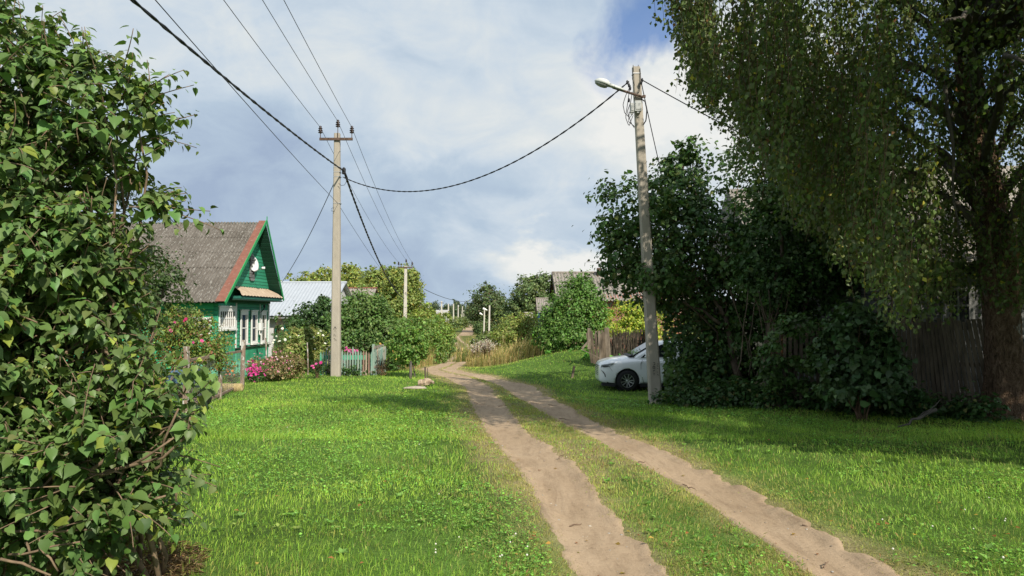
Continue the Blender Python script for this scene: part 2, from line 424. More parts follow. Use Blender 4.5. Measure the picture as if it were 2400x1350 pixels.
# ------------------------------------------------------------------ bare wheel ruts
m, nt, b = nmat('dirt')
f1 = noise(nt, 1.1, 8, 0.7, (1, 0.45, 1)); f2 = noise(nt, 26, 8, 0.75); f3 = noise(nt, 9, 7, 0.72, (1, 0.16, 1), dist=0.4)
v = ramp(nt, f1, [(0.25, (0.31, 0.225, 0.145)), (0.5, (0.385, 0.285, 0.19)), (0.8, (0.46, 0.35, 0.24))])
v = mix(nt, 1.0, v, ramp(nt, f3, [(0.3, (0.74, 0.72, 0.7)), (0.5, (1.0, 1.0, 1.0)), (0.72, (1.1, 1.1, 1.1))]), 'MULTIPLY')
v = mix(nt, 1.0, v, ramp(nt, f2, [(0.3, (0.7, 0.67, 0.64)), (0.46, (1, 1, 1)), (0.75, (1.08, 1.08, 1.08))]), 'MULTIPLY')
nt.links.new(v, b.inputs['Base Color']); b.inputs['Roughness'].default_value = 0.95; b.inputs['Specular IOR Level'].default_value = 0.1
bump(nt, b, math_(nt, 'ADD', f2, math_(nt, 'MULTIPLY', f3, 1.2)), 0.5, 0.02)
DIRT = m
def strip(i, j):
    yy = np.concatenate([np.arange(-6, 3, 0.4), np.arange(3, 14, 0.06), np.arange(14, 36, 0.12), np.arange(36, 181, 1.0)])
    K = 19
    l = np.interp(yy, _ys, RUT[i]); r = np.interp(yy, _ys, RUT[j])
    l = l + 0.35 * edge_noise(l, yy, 3.0) - 0.04; r = r - 0.35 * edge_noise(r, yy, 3.0) + 0.04
    t = np.linspace(0, 1, K)[None]
    x = l[:, None] * (1 - t) + r[:, None] * t; y = np.repeat(yy[:, None], K, 1)
    tt_ = np.repeat(t, len(yy), 0).ravel(); z = TT(x.ravel(), y.ravel()) + 0.014 - 0.05 * np.clip(1 - np.minimum(tt_, 1 - tt_) / 0.1, 0, 1) ** 1.5 + 0.02 * (fbm(x.ravel() * 4, y.ravel() * 2.5, 3) - 0.5)
    q = (np.arange(len(yy) - 1)[:, None] * K + np.arange(K - 1)[None]).ravel()
    return np.stack([x.ravel(), y.ravel(), z], 1), np.stack([q, q + 1, q + K + 1, q + K], 1)
Va, Qa = strip(0, 1); Vb, Qb = strip(2, 3)
o = mesh_np('dirt_track', np.vstack([Va, Vb]), np.vstack([Qa, Qb + len(Va)]), DIRT, smooth=True); tag(o, kind='structure')
def ribbon(name, pts, w, mat, dz=0.03):
    pts = np.array(pts, float); t = np.linspace(0, 1, 60); s = np.linspace(0, 1, len(pts))
    c = np.stack([np.interp(t, s, pts[:, 0]), np.interp(t, s, pts[:, 1])], 1)
    d = unit(np.gradient(c, axis=0)); nrm = np.stack([-d[:, 1], d[:, 0]], 1)
    V = []
    for k in np.linspace(-0.5, 0.5, 7):
        q = c + nrm * (w * k + (fbm(c[:, 0], c[:, 1], 2)[:, None] - 0.5) * 0.5)
        V.append(np.stack([q[:, 0], q[:, 1], TT(q[:, 0], q[:, 1]) + dz], 1))
    V = np.stack(V, 1).reshape(-1, 3); q = (np.arange(59)[:, None] * 7 + np.arange(6)[None]).ravel()
    o = mesh_np(name, V, np.stack([q, q + 1, q + 8, q + 7], 1), mat, smooth=True); return tag(o, kind='structure')
ribbon('crossing_road', [(X(1062, 183), 183), (X(1085, 184), 184.5), (X(1112, 186), 186)], 3.4, DIRT)
ribbon('hill_road', [(X(1092, 187), 187), (X(1097, 205), 205), (X(1098, 235), 235), (X(1101, 275), 275), (X(1104, 330), 330)], 3.4, DIRT, 0.06)

# ------------------------------------------------------------------ grass
def grass_points(n, d0, d1, p, a=0.83):
    u = rng.random(n); e = 1 - p
    D = (d0 ** e + u * (d1 ** e - d0 ** e)) ** (1 / e)
    s = (rng.random(n) * 2 - 1) * a
    return s * (D + 1.2), D
GREENS = np.array([(0.25, 0.44, 0.05), (0.31, 0.5, 0.065), (0.17, 0.35, 0.045), (0.37, 0.5, 0.09)])
YELLOW = np.array([(0.44, 0.37, 0.11), (0.36, 0.34, 0.09), (0.48, 0.37, 0.17), (0.28, 0.19, 0.1)])
def grass_colour(x, y, rd, strip_):
    n = len(x)
    f = fbm(x * 0.55 + 3, y * 0.55 + 7, 4); f2 = fbm(x * 1.9 + 13, y * 1.9, 3)
    c = GREENS[rng.integers(0, 4, n)]
    c = c * np.exp((f - 0.5) * 0.9 * np.array([[1.35], [1.0], [0.6]])).T
    dry = (1 - sstep(0.05, 0.9, rd + (f2 - 0.5) * 1.3)) * 0.9 + 0.04 + 0.35 * sstep(0.57, 0.72, f2)
    dry = np.where(strip_, 0.8 + 0.5 * (f2 - 0.5) * 2, dry)
    dry = np.where(y > 31, np.maximum(dry, 0.45), dry)
    k = rng.random(n) < dry
    yl = YELLOW[rng.integers(0, 4, n)]
    mixw = np.where(k, 0.45 + 0.55 * rng.random(n), 0)[:, None]
    c = c * (1 - mixw) + yl * mixw
    return c * np.exp(rng.normal(0, 0.2, (n, 1)))
def keep_mask(x, y, rd):
    f = fbm(x * 1.3, y * 1.3 + 50, 3)
    k = rng.random(len(x)) < sstep(-0.15, 0.14, rd) * (0.62 + 0.6 * f)
    th = thatch(x, y)
    k &= rng.random(len(x)) < (1 - 0.93 * sstep(0.3, 0.6, th + (f - 0.5) * 0.6))
    return k
def fringe_points(n):
    y = 1 / rng.uniform(1 / 26, 1 / 3.2, n); e = np.array(rut_edges(y)); k = rng.integers(0, 4, n)
    return e[k, np.arange(n)] + rng.normal(0, .15, n), y
def blades(name, n, d0, d1, p, segs, hs=1.0, wmin=0.0028):
    x, y = grass_points(n, d0, d1, p)
    if d0 < 5:
        xf, yf = fringe_points(80000); x = np.concatenate([x, xf]); y = np.concatenate([y, yf])
    rd = rut_dist(x, y); k = keep_mask(x, y, rd)
    x, y, rd = x[k], y[k], rd[k]; n = len(x)
    st = centre_strip(x, y)
    z = TT(x, y)
    f = fbm(x * 0.9 + 5, y * 0.9 + 11, 3)
    near_rut = sstep(0.0, 0.5, rd)
    h = hs * (0.024 + 0.04 * f ** 1.2 * 1.3) * np.exp(rng.normal(0, 0.35, n)) * (0.45 + 0.55 * near_rut)
    h = np.where(st, h * 0.8 + 0.012, h)
    w = np.maximum(wmin, 0.00052 * y) * np.exp(rng.normal(0, 0.25, n))
    az = rng.random(n) * 2 * np.pi; la = np.abs(rng.normal(0, 0.75, n)) + 0.15
    wind = fbm(x * 0.7, y * 0.7 + 90, 2) * 6.28 * 2
    lean = np.stack([np.cos(az) * 0.8 + np.cos(wind) * 0.5, np.sin(az) * 0.8 + np.sin(wind) * 0.5], 1) * (la * h)[:, None]
    fz = rng.random(n) * np.pi; sx, sy = np.cos(fz) * w / 2, np.sin(fz) * w / 2
    base = np.stack([x, y, z - 0.004], 1); col = grass_colour(x, y, rd, st)
    s = np.stack([sx, sy, 0 * sx], 1); L3 = np.concatenate([lean, np.zeros((n, 1))], 1); H3 = np.stack([0 * h, 0 * h, h], 1)
    if segs == 1:
        V = np.stack([base - s, base + s, base + L3 + H3 * 0.95], 1); Tt = np.array([(0, 1, 2)])
    else:
        mid = base + L3 * 0.35 + H3 * 0.6; tipz = np.clip(1.0 - 0.5 * la ** 2, 0.35, 1)[:, None]
        V = np.stack([base - s, base + s, mid - s * 0.8, mid + s * 0.8, base + L3 * 1.15 + H3 * tipz], 1)
        Tt = np.array([(0, 1, 3), (0, 3, 2), (2, 3, 4)])
    kk = V.shape[1]
    TTt = (Tt[None] + (np.arange(n) * kk)[:, None, None]).reshape(-1, 3)
    o = mesh_np(name, V.reshape(-1, 3), TTt, BLADE, np.repeat(col, kk, axis=0)); return tag(o, kind='stuff', cat='grass', label='short green grass covering the lawns and the strip between the ruts')
blades('grass', 210000, 2.6, 11, 1.15, 2)
blades('far_grass', 360000, 10.5, 42, 1.5, 1, 1.15)['label'] = 'mown green grass farther off on both sides of the track'

# clover and plantain leaves low in the grass
n = 150000
x, y = grass_points(n, 2.8, 20, 1.35); rd = rut_dist(x, y)
f = fbm(x * 0.8 + 70, y * 0.8 + 20, 3)
k = keep_mask(x, y, rd) & (rng.random(n) < sstep(0.42, 0.62, f)) & (rd > 0.12) & ~(centre_strip(x, y) & (rng.random(n) < .72))
x, y = x[k], y[k]; n = len(x)
pos = np.stack([x, y, TT(x, y) + 0.015 + 0.045 * rng.random(n)], 1)
nrm = unit(np.array([0, 0, 1.0]) + 0.4 * rng.normal(size=(n, 3))); az = rng.random(n) * 6.283
tipv = np.stack([np.cos(az), np.sin(az), 0.1 * rng.normal(size=n)], 1)
sz = (0.016 + 0.013 * rng.random(n)) * np.clip(y / 7, 1, 2.2)
o = leaves('clover', pos, tipv, nrm, sz, tints(n, (0.19, 0.39, 0.06), 0.25, [(0.3, 0.36, 0.07)], 0.05), None, 'diamond', LEAF)
tag(o, kind='stuff', cat='clover', label='low clover leaves scattered through the lawn grass')
# taller weeds and plantain rosettes on the strip between the ruts and along its edges
n = 4200
x, y = grass_points(n, 3.2, 18, 1.2, 0.62); rd = rut_dist(x, y); k = (rd > 0.03) & (rd < 0.55) & (rng.random(n) < 0.55)
x, y = x[k], y[k]
V = []; C = []
pos = []; tp = []; nr = []; s_ = []; cc = []
for i in range(len(x)):
    kk = rng.integers(4, 9); hgt = rng.uniform(0.04, 0.13); c0 = np.array([[0.13, 0.27, 0.04], [0.25, 0.25, 0.07], [0.27, 0.17, 0.07]][rng.integers(0, 3)])
    for j in range(kk):
        a = rng.random() * 6.283; u_ = j / kk
        pos.append((x[i] + 0.012 * math.cos(a), y[i] + 0.012 * math.sin(a), Tz(x[i], y[i]) + hgt * u_ * 0.9)); tp.append((math.cos(a), math.sin(a), 0.7)); nr.append((-math.cos(a) * 0.6, -math.sin(a) * 0.6, 1)); s_.append(rng.uniform(0.02, 0.05)); cc.append(c0 * rng.uniform(0.7, 1.3))
o = leaves('weeds', np.array(pos), np.array(tp), np.array(nr), np.array(s_), np.array(cc), None, 'narrow', LEAF)
tag(o, kind='stuff', cat='weeds', label='knotgrass and small weeds along the edges of the ruts')
# broad leaved plantain and dandelion rosettes in the lawn
n = 1100
x, y = grass_points(n, 3.0, 20, 1.2); rd = rut_dist(x, y); f = fbm(x * .7 + 33, y * .7, 3); k = (rd > .08) & (rng.random(n) < sstep(.4, .65, f)) & (thatch(x, y) < .3); x, y = x[k], y[k]
pos = []; tp = []; nr = []; s_ = []; cc = []
for i in range(len(x)):
    c0 = np.array([[0.16, 0.32, 0.05], [0.2, 0.36, 0.08], [0.26, 0.34, 0.08]][rng.integers(0, 3)]); sz0 = rng.uniform(.025, .055)
    for j in range(rng.integers(4, 8)):
        a = rng.random() * 6.283; pos.append((x[i] + .01 * math.cos(a), y[i] + .01 * math.sin(a), Tz(x[i], y[i]) + .02)); tp.append((math.cos(a), math.sin(a), rng.uniform(.2, .9))); nr.append((-math.cos(a) * .5, -math.sin(a) * .5, 1)); s_.append(sz0 * rng.uniform(.7, 1.2)); cc.append(c0 * rng.uniform(.75, 1.25))
o = leaves('plantain', np.array(pos), np.array(tp), np.array(nr), np.array(s_), np.array(cc), None, 'diamond', LEAF)
tag(o, kind='stuff', cat='weeds', label='broad leaved plantain and dandelion rosettes in the lawn')
# twigs dropped on the track
tgs = MB()
for px0, py0, px1, py1 in ((1112, 945, 1135, 946), (1168, 950, 1192, 951), (1215, 943, 1262, 944), (1285, 946, 1305, 948), (1310, 980, 1335, 982), (1495, 1092, 1512, 1082), (1600, 1140, 1628, 1150), (1310, 1072, 1322, 1068), (1335, 1228, 1365, 1222), (1930, 1325, 1938, 1312), (1880, 1232, 1902, 1240)):
    a, b_ = G(px0, py0), G(px1, py1); a[2] = float(TT(a[0], a[1])) + .025; b_[2] = float(TT(b_[0], b_[1])) + .03; tgs.tube(wobble(a, b_, 5, .03), [.006, .006, .005, .004, .003], 5)
o = tgs.build('dry_twigs', M('dry_twig', (0.16, 0.11, 0.075), .95, .3, 20, bmp=0)); tag(o, kind='stuff', cat='twigs', label='thin dry twigs dropped across the wheel ruts')
# white clover heads
fl = MB()
spots = [G(rng.uniform(1010, 1240), rng.uniform(1270, 1349)) for _ in range(11)] + [G(rng.uniform(1960, 2390), rng.uniform(1180, 1345)) for _ in range(9)] + [G(rng.uniform(450, 1050), rng.uniform(960, 1300)) for _ in range(5)]
for c in spots:
    r = rng.uniform(0.005, 0.008); h = rng.uniform(0.06, 0.1); zz = Tz(c[0], c[1])
    fl.lathe((c[0], c[1], zz + h), [(0.001, -r), (r * 0.8, -r * 0.5), (r, 0), (r * 0.75, r * 0.6), (0.001, r)], 7)
    fl.tube([(c[0], c[1], zz), (c[0] + 0.005, c[1], zz + h - r)], 0.0015, 4, 1)
o = fl.build('clover_flowers', [M('clover_head', (0.62, 0.6, 0.52), 0.9, 0.2, 200, bmp=0), M('clover_stalk', (0.1, 0.2, 0.04), bmp=0)])
tag(o, kind='stuff', cat='clover', label='small white clover flower heads dotted in the grass')
# fallen yellow leaves
n = 150
pp = np.array([G(rng.uniform(500, 2400), rng.uniform(900, 1345)) for _ in range(n)])
pp[:, 2] = TT(pp[:, 0], pp[:, 1]) + np.where(rut_dist(pp[:, 0], pp[:, 1]) < 0, 0.022, 0.07)
az = rng.random(n) * 6.283
o = leaves('fallen_leaves', pp, np.stack([np.cos(az), np.sin(az), 0 * az], 1), unit(np.array([0, 0, 1.0]) + 0.25 * rng.normal(size=(n, 3))), rng.uniform(0.025, 0.05, n), tints(n, (0.36, 0.25, 0.05), 0.3, [(0.3, 0.12, 0.04)], 0.4), None)
tag(o, kind='stuff', cat='leaves', label='scattered fallen yellow and brown leaves on grass and dirt')
# pebbles and crumbs of soil in the ruts
pb = MB()
for _ in range(170):
    y = 1 / rng.uniform(1 / 24, 1 / 3.9); a_, b_, c_, d_ = [float(q) for q in rut_edges(y)]
    x = rng.uniform(a_, b_) if rng.random() < 0.6 else rng.uniform(c_, d_)
    r = 0.004 + 0.010 * rng.random() ** 3; zz = float(TT(x, y)) + 0.014
    pr = [(0.001, -r * .5), (r * .8, -r * .3), (r, r * .1), (r * .6, r * .5), (0.001, r * .55)]
    b0 = len(pb.v); pb.lathe((x, y, zz), pr, 6, 'z', int(rng.integers(0, 3)))
    for i in range(b0, len(pb.v)):
        v = pb.v[i]; pb.v[i] = (x + (v[0] - x) * rng.uniform(0.7, 1.6), y + (v[1] - y) * rng.uniform(0.8, 1.3), v[2])
o = pb.build('pebbles', [M('pebble_grey', (0.3, 0.28, 0.25), bmp=0), M('pebble_pale', (0.42, 0.37, 0.3), bmp=0), M('pebble_dark', (0.25, 0.2, 0.15), bmp=0)], smooth=True)
tag(o, kind='stuff', cat='pebbles', label='small pebbles and soil crumbs lying in the wheel ruts')
# dead straw of the thatch patch
n = 16000
x = rng.normal(-2.5, 0.7, n); y = rng.normal(4.7, 0.8, n); k = thatch(x, y) > 0.3; x, y = x[k], y[k]; n = len(x)
pos = np.stack([x, y, TT(x, y) + 0.005 + 0.03 * rng.random(n)], 1); az = rng.random(n) * 6.283
o = leaves('thatch', pos, np.stack([np.cos(az), np.sin(az), 0.2 * rng.normal(size=n)], 1), unit(np.array([0, 0, 1.0]) + 0.3 * rng.normal(size=(n, 3))), rng.uniform(0.03, 0.1, n), tints(n, (0.27, 0.185, 0.095), 0.35, [(0.12, 0.075, 0.04)], 0.3), None, 'straw', BLADE)
_v = o.data
tag(o, kind='stuff', cat='dead grass', label='brown dead grass matted under the shrub at the near left')

# ------------------------------------------------------------------ camera, sun, sky
cam = bpy.data.cameras.new('camera'); cam.sensor_width = 36; cam.lens = 36 * F / 2400; cam.clip_end = 6000; cam.clip_start = 0.05
co = bpy.data.objects.new('camera', cam); COL.objects.link(co)
co.location = (0, 0, CZ); co.rotation_euler = (math.pi / 2 + PITCH, 0, 0); sc.camera = co
sun = bpy.data.lights.new('sun', 'SUN'); sun.energy = 4.8; sun.angle = math.radians(0.5); sun.color = (1.0, 0.93, 0.8)
so = bpy.data.objects.new('sun', sun); COL.objects.link(so)
sd = Vector((math.sin(SUN_AZ) * math.cos(SUN_EL), math.cos(SUN_AZ) * math.cos(SUN_EL), math.sin(SUN_EL)))
so.rotation_euler = sd.to_track_quat('Z', 'Y').to_euler(); so.location = (10, -10, 20)
sc.view_settings.view_transform = 'Standard'; sc.view_settings.look = 'None'; sc.view_settings.exposure = 0.3; sc.view_settings.gamma = 1
w = bpy.data.worlds.new('World'); sc.world = w; w.use_nodes = True
nt = w.node_tree; bg = nt.nodes['Background']; bg.inputs['Strength'].default_value = 0.1
sky = nd(nt, 'ShaderNodeTexSky', sky_type='NISHITA'); sky.sun_disc = False; sky.sun_elevation = SUN_EL; sky.sun_rotation = SUN_AZ
sky.air_density = 1.0; sky.dust_density = 0.6; sky.ozone_density = 1.5
tc = nd(nt, 'ShaderNodeTexCoord')
def wnoise(scale, detail, rough, dist=0.0, sc3=(1, 1, 1.8), off=(0, 0, 0)):
    mp = nd(nt, 'ShaderNodeMapping'); mp.inputs['Scale'].default_value = sc3; mp.inputs['Location'].default_value = off
    nt.links.new(tc.outputs['Generated'], mp.inputs[0])
    n = nd(nt, 'ShaderNodeTexNoise'); n.inputs['Scale'].default_value = scale; n.inputs['Detail'].default_value = detail; n.inputs['Roughness'].default_value = rough; n.inputs['Distortion'].default_value = dist
    nt.links.new(mp.outputs[0], n.inputs['Vector']); return n
n1 = wnoise(3.2, 8, 0.55, 0.5); n2 = wnoise(9, 7, 0.6, 0.6, (1, 1, 1.5), (3, 1, 2)); n3 = wnoise(1.5, 4, 0.5, 0.2, (1, 1, 1.6), (7, 2, 5))
nw = wnoise(4.5, 6, 0.6, 0.3, (1, 1, 1.6), (1, 8, 4))
warp = nd(nt, 'ShaderNodeVectorMath', operation='MULTIPLY_ADD')
sub_ = nd(nt, 'ShaderNodeVectorMath', operation='SUBTRACT'); nt.links.new(nw.outputs['Color'], sub_.inputs[0]); sub_.inputs[1].default_value = (0.5, 0.5, 0.5)
nt.links.new(sub_.outputs[0], warp.inputs[0]); warp.inputs[1].default_value = (0.28, 0.28, 0.22); nt.links.new(tc.outputs['Generated'], warp.inputs[2])
def patch(px, py, rx, ry, amp=1.0):
    """soft patch of cloud round a direction of the sky: 1 in the middle, 0 past its radii (degrees of arc from photo pixels)"""
    d = ray(px, py); d = d / np.linalg.norm(d)
    s = nd(nt, 'ShaderNodeVectorMath', operation='SUBTRACT'); nt.links.new(warp.outputs[0], s.inputs[0]); s.inputs[1].default_value = tuple(d)
    m_ = nd(nt, 'ShaderNodeVectorMath', operation='MULTIPLY'); nt.links.new(s.outputs[0], m_.inputs[0]); m_.inputs[1].default_value = (F / rx, F / rx, F / ry)
    l = nd(nt, 'ShaderNodeVectorMath', operation='LENGTH'); nt.links.new(m_.outputs[0], l.inputs[0])
    r = nd(nt, 'ShaderNodeMapRange', interpolation_type='SMOOTHSTEP'); nt.links.new(l.outputs['Value'], r.inputs[0])
    r.inputs[1].default_value = 1.15; r.inputs[2].default_value = 0.25; r.inputs[3].default_value = 0; r.inputs[4].default_value = amp
    return r.outputs[0]
def addall(*a):
    s = a[0]
    for q in a[1:]: s = math_(nt, 'ADD', s, q)
    return s
A1 = math_(nt, 'MULTIPLY_ADD', n1.outputs['Fac'], 1.1, -0.55)
A2 = math_(nt, 'MULTIPLY_ADD', n2.outputs['Fac'], 0.8, -0.4)
A3 = math_(nt, 'MULTIPLY_ADD', n3.outputs['Fac'], 0.5, -0.25)
pale = addall(A1, A2, A3, patch(480, 380, 300, 180, -0.3), patch(600, 520, 420, 120, -0.26), patch(1150, 400, 330, 110, -0.22), patch(800, 640, 500, 110, -0.28), patch(900, 120, 700, 220, 0.06),
              patch(1270, 610, 260, 62, 0.5), patch(1690, 250, 330, 190, 0.4), patch(1150, 330, 240, 60, 0.12))
pale = math_(nt, 'ADD', pale, 0.6)
K = 8.1
cl = ramp(nt, pale, [(0.1, (0.365, 0.46, 0.615)), (0.42, (0.475, 0.585, 0.71)), (0.62, (0.60, 0.69, 0.78)), (0.84, (0.74, 0.785, 0.80)), (1.0, (0.87, 0.875, 0.85))])
cl = mix(nt, 1.0, cl, (K, K, K), 'MULTIPLY')
nt.nodes[-1]  # (the ramp's colours are display radiances; the background strength 0.1 brings them back)
gap = addall(patch(1540, 70, 190, 170, 0.95), patch(455, 505, 90, 18, 0.5), patch(2250, 150, 260, 300, 0.8), math_(nt, 'MULTIPLY', A1, 0.6), math_(nt, 'MULTIPLY', A2, 0.8), patch(1690, 230, 260, 160, -0.9), patch(700, 300, 900, 600, -0.35))
gap = math_(nt, 'MAXIMUM', math_(nt, 'MINIMUM', math_(nt, 'MULTIPLY', gap, 1.1), 0.9), 0.0)
skyc = mix(nt, 1.0, sky.outputs[0], (0.85, 0.95, 1.15), 'MULTIPLY')
fin = mix(nt, gap, cl, skyc)
nt.links.new(fin, bg.inputs['Color'])
# ------------------------------------------------------------------ shared materials
CONC = M('pole_concrete', (0.36, 0.32, 0.265), 0.9, 0.14, 5, bmp=0.5, stretch=(1, 1, 0.35), wear=(0.24, 0.21, 0.175), wear_at=0.68)
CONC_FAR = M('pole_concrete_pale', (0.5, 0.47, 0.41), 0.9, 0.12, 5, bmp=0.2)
RUST = M('rusty_steel', (0.065, 0.045, 0.038), 0.8, 0.35, 12, (0.11, 0.07, 0.05))
BLACKW = M('black_insulation', (0.012, 0.012, 0.014), 0.5, 0.2, 20, bmp=0)
ALU = M('weathered_aluminium_wire', (0.05, 0.052, 0.055), 0.6, 0.2, 20, bmp=0)
PORC = M('dark_brown_porcelain', (0.03, 0.014, 0.012), 0.22, 0.2, 10, bmp=0, spec=0.6)
GALV = M('galvanised_band', (0.42, 0.42, 0.42), 0.45, 0.15, 20, metal=0.6, bmp=0)
BOXG = M('junction_box_grey', (0.4, 0.41, 0.4), 0.5, 0.08, 8, bmp=0)
LAMPM = M('lamp_housing', (0.5, 0.52, 0.5), 0.5, 0.1, 8, bmp=0.1, wear=(0.3, 0.31, 0.28), wear_at=0.7)
LAMPW = M('white_lamp_housing', (0.8, 0.8, 0.78), 0.4, 0.05, 8, bmp=0)
GLASS_L = M('lamp_glass', (0.3, 0.31, 0.3), 0.25, 0.1, 20, bmp=0, spec=0.5)
MARK = M('black_marking', (0.03, 0.03, 0.03), 0.8, 0.3, 40, bmp=0)

# ------------------------------------------------------------------ poles
def shaft(parent, b, t, wb, wt, mat=CONC, name='shaft'):
    """tapered reinforced-concrete pole: chamfered rectangular section"""
    b = np.array(b, float); t = np.array(t, float)
    K = 24; V = []
    sec = np.array([(-.5, -.38), (-.38, -.5), (.38, -.5), (.5, -.38), (.5, .38), (.38, .5), (-.38, .5), (-.5, .38)])
    for i in range(K + 1):
        u = i / K; c = b + (t - b) * u; w_ = wb + (wt - wb) * u
        for s in sec: V.append((c[0] + s[0] * w_, c[1] + s[1] * w_ * 0.92, c[2]))
    mb = MB(); n = 8
    mb.add(V, [(i * n + j, i * n + (j + 1) % n, (i + 1) * n + (j + 1) % n, (i + 1) * n + j) for i in range(K) for j in range(n)] + [tuple(range(n))[::-1], tuple(K * n + j for j in range(n))])
    return mb.build(name, mat, parent)
def ins_at(mb, c, s=1.0):
    mb.lathe(c, [(0.02 * s, 0), (0.035 * s, 0.01 * s), (0.078 * s, 0.02 * s), (0.08 * s, 0.045 * s), (0.045 * s, 0.06 * s), (0.042 * s, 0.075 * s), (0.082 * s, 0.09 * s), (0.084 * s, 0.115 * s), (0.045 * s, 0.13 * s), (0.042 * s, 0.15 * s), (0.075 * s, 0.165 * s), (0.075 * s, 0.185 * s), (0.04 * s, 0.2 * s), (0.048 * s, 0.225 * s), (0.05 * s, 0.25 * s), (0.02 * s, 0.275 * s)], 12)
def line_pole(name, label, base, top, wb, wt, cross_z, group, s=1.0, cap=True, mat=CONC):
    p = thing(name, label, 'utility pole', base, group)
    base = np.array(base); top = np.array(top)
    shaft(p, base - [0, 0, 0.3], top, wb, wt, mat)
    yc = top[1] - wt * 0.5 - 0.03
    mb = MB(); mb.box(top[0] - 0.6 * s, top[0] + 0.58 * s, yc - 0.03, yc + 0.028, cross_z - 0.045, cross_z + 0.045)
    ca = mb.build('crossarm', RUST, p)
    tips = []
    for k, dx in enumerate((-0.57, 0.05, 0.55)):
        zb = cross_z + (0.2 if k != 1 else 0.42); x = top[0] + dx * s
        mb = MB(); mb.tube([(x, yc, cross_z), (x, yc, zb + 0.04)], 0.014, 6); ip = MB(); ins_at(ip, (x, yc, zb))
        io = ip.build('insulator', PORC, p, smooth=True); mb.build('pin', RUST, io)
        tips.append(np.array([x, yc, zb + 0.215]))
    return p, tips
G1 = G(787, 882); T1 = P(790.5, 313, G1[1])
pole1, tips1 = line_pole('utility_pole', 'tall pale concrete pole with crossarm beside the picket fence corner', G1, T1, 0.335, 0.2, P(797, 328, G1[1])[2], 'concrete poles of the overhead line')
y1 = G1[1]
# bands, cable clamps
for py, r in ((392, 0.135), (404, 0.14), (415, 0.14), (477, 0.15)):
    mb = MB()
    c = P(791, py, y1); u = (c[2] - G1[2]) / (T1[2] - G1[2]); w_ = 0.335 + (0.2 - 0.335) * u + 0.012
    mb.box(c[0] - w_ / 2, c[0] + w_ / 2, c[1] - w_ * 0.46, c[1] + w_ * 0.46, c[2] - 0.011, c[2] + 0.011); mb.build('band', GALV, pole1)
mb = MB(); c = P(806, 401, y1)
mb.lathe(c - [0, 0, 0.12], [(0.02, 0), (0.07, 0.03), (0.07, 0.2), (0.03, 0.25)], 8); mb.tube([c + [-0.1, 0, 0.08], c, c + [0.06, -0.05, -0.1], c + [0.1, 0.1, -0.25]], 0.035, 6); mb.tube([c + [0, -.06, .12], c + [.02, -.06, 0], c + [-.03, -.08, -.12]], 0.03, 6)
mb.build('cable_clamp', BLACKW, pole1)
mb = MB(); c = P(800, 432, y1); mb.tube([c + [-0.05, -0.2, 0.0], c + [0.05, -0.2, -0.08], c + [0.16, -0.2, -0.06], c + [0.22, -0.2, 0.06], c + [0.2, -0.15, 0.25]], 0.009, 5); mb.build('loose_wire', BLACKW, pole1); mb = MB()
c = P(783, 492, y1); mb.tube([c + [0.05, -0.16, 0.08], c + [-0.05, -0.17, 0.03], c + [-0.06, -0.17, -0.06], c + [0.06, -0.17, -0.08]], 0.007, 5)
mb.build('loose_wire', BLACKW, pole1)
# painted arrow and figures on the shaft
mb = MB(); c = P(787.5, 771, y1); yf = c[1] - 0.145
for gi, (a, b_) in enumerate((((0, -.09), (0, .09)), ((0, .09), (-.05, .0)), ((0, .09), (.05, .0)), ((-.05, 0), (-.05, -.03)), ((-.04, -.2), (-.04, -.26)), ((-.04, -.2), (0.0, -.21)), ((.03, -.2), (.03, -.27)), ((-.05, -.34), (-.0, -.34)), ((.0, -.34), (.0, -.42)), ((.03, -.36), (.05, -.42)))):
    if gi in (4, 8): mb.build('painted_mark', MARK, pole1); mb = MB()
    mb.bar((c[0] + a[0], yf, c[2] + a[1]), (c[0] + b_[0], yf, c[2] + b_[1]), 0.004, 0.013)
mb.build('painted_mark', MARK, pole1)

D2 = 61.0; zg = Tz(X(949, D2), D2); b2 = (X(949, D2), D2, zg); t2 = P(951, 623, D2)
pole2, tips2 = line_pole('utility_pole', 'second line pole with crossarm rising out of the roadside thicket', b2, t2, 0.33, 0.22, P(951, 627, D2)[2], 'concrete poles of the overhead line', mat=CONC_FAR)
mb = MB(); mb.tube([t2 + [0, -.2, -2.2], t2 + [.3, -.25, -2.4], t2 + [.35, -.2, -2.9]], 0.02, 5); mb.build('loose_wire', BLACKW, pole2)
D3 = 98.0; b3 = (X(985, D3), D3, Tz(X(985, D3), D3)); t3 = P(985, 689, D3)
pole3, tips3 = line_pole('utility_pole', 'third line pole standing in bushes just right of the crossarmed second pole', b3, t3, 0.36, 0.24, P(985, 694, D3)[2], 'concrete poles of the overhead line', mat=CONC_FAR)
proto = None
for px, top, D, lab in ((1035, 706, 200, 'pale pole nearest of the far row above the hedge'), (1051, 712, 235, 'second pale pole of the far row above the hedge'), (1063, 712, 268, 'far pale pole just left of the roadside shelter'), (1074, 715, 300, 'slim far pole behind the roadside shelter'), (1084, 718, 335, 'slightly leaning far pole right of the shelter'), (1005, 708, 150, 'pale pole half hidden by the top of the left thicket'), (1087, 727, 390, 'stubby farthest pole beside the leaning far pole')):
    x = X(px, D); zb = Tz(x, D); tp = P(px, top, D)
    p = thing('far_pole', lab, 'pole', (x, D, zb), 'poles marching away up the far hill')
    lean = -0.5 if px == 1084 else 0
    shaft(p, (x + lean, D, zb - 0.3), tp, 0.5, 0.36, CONC_FAR)
    if px in (1005, 1035):
        mb = MB(); mb.box(tp[0] - .6, tp[0] + .6, D - .25, D - .19, tp[2] - .5, tp[2] - .38); mb.build('crossarm', RUST, p)

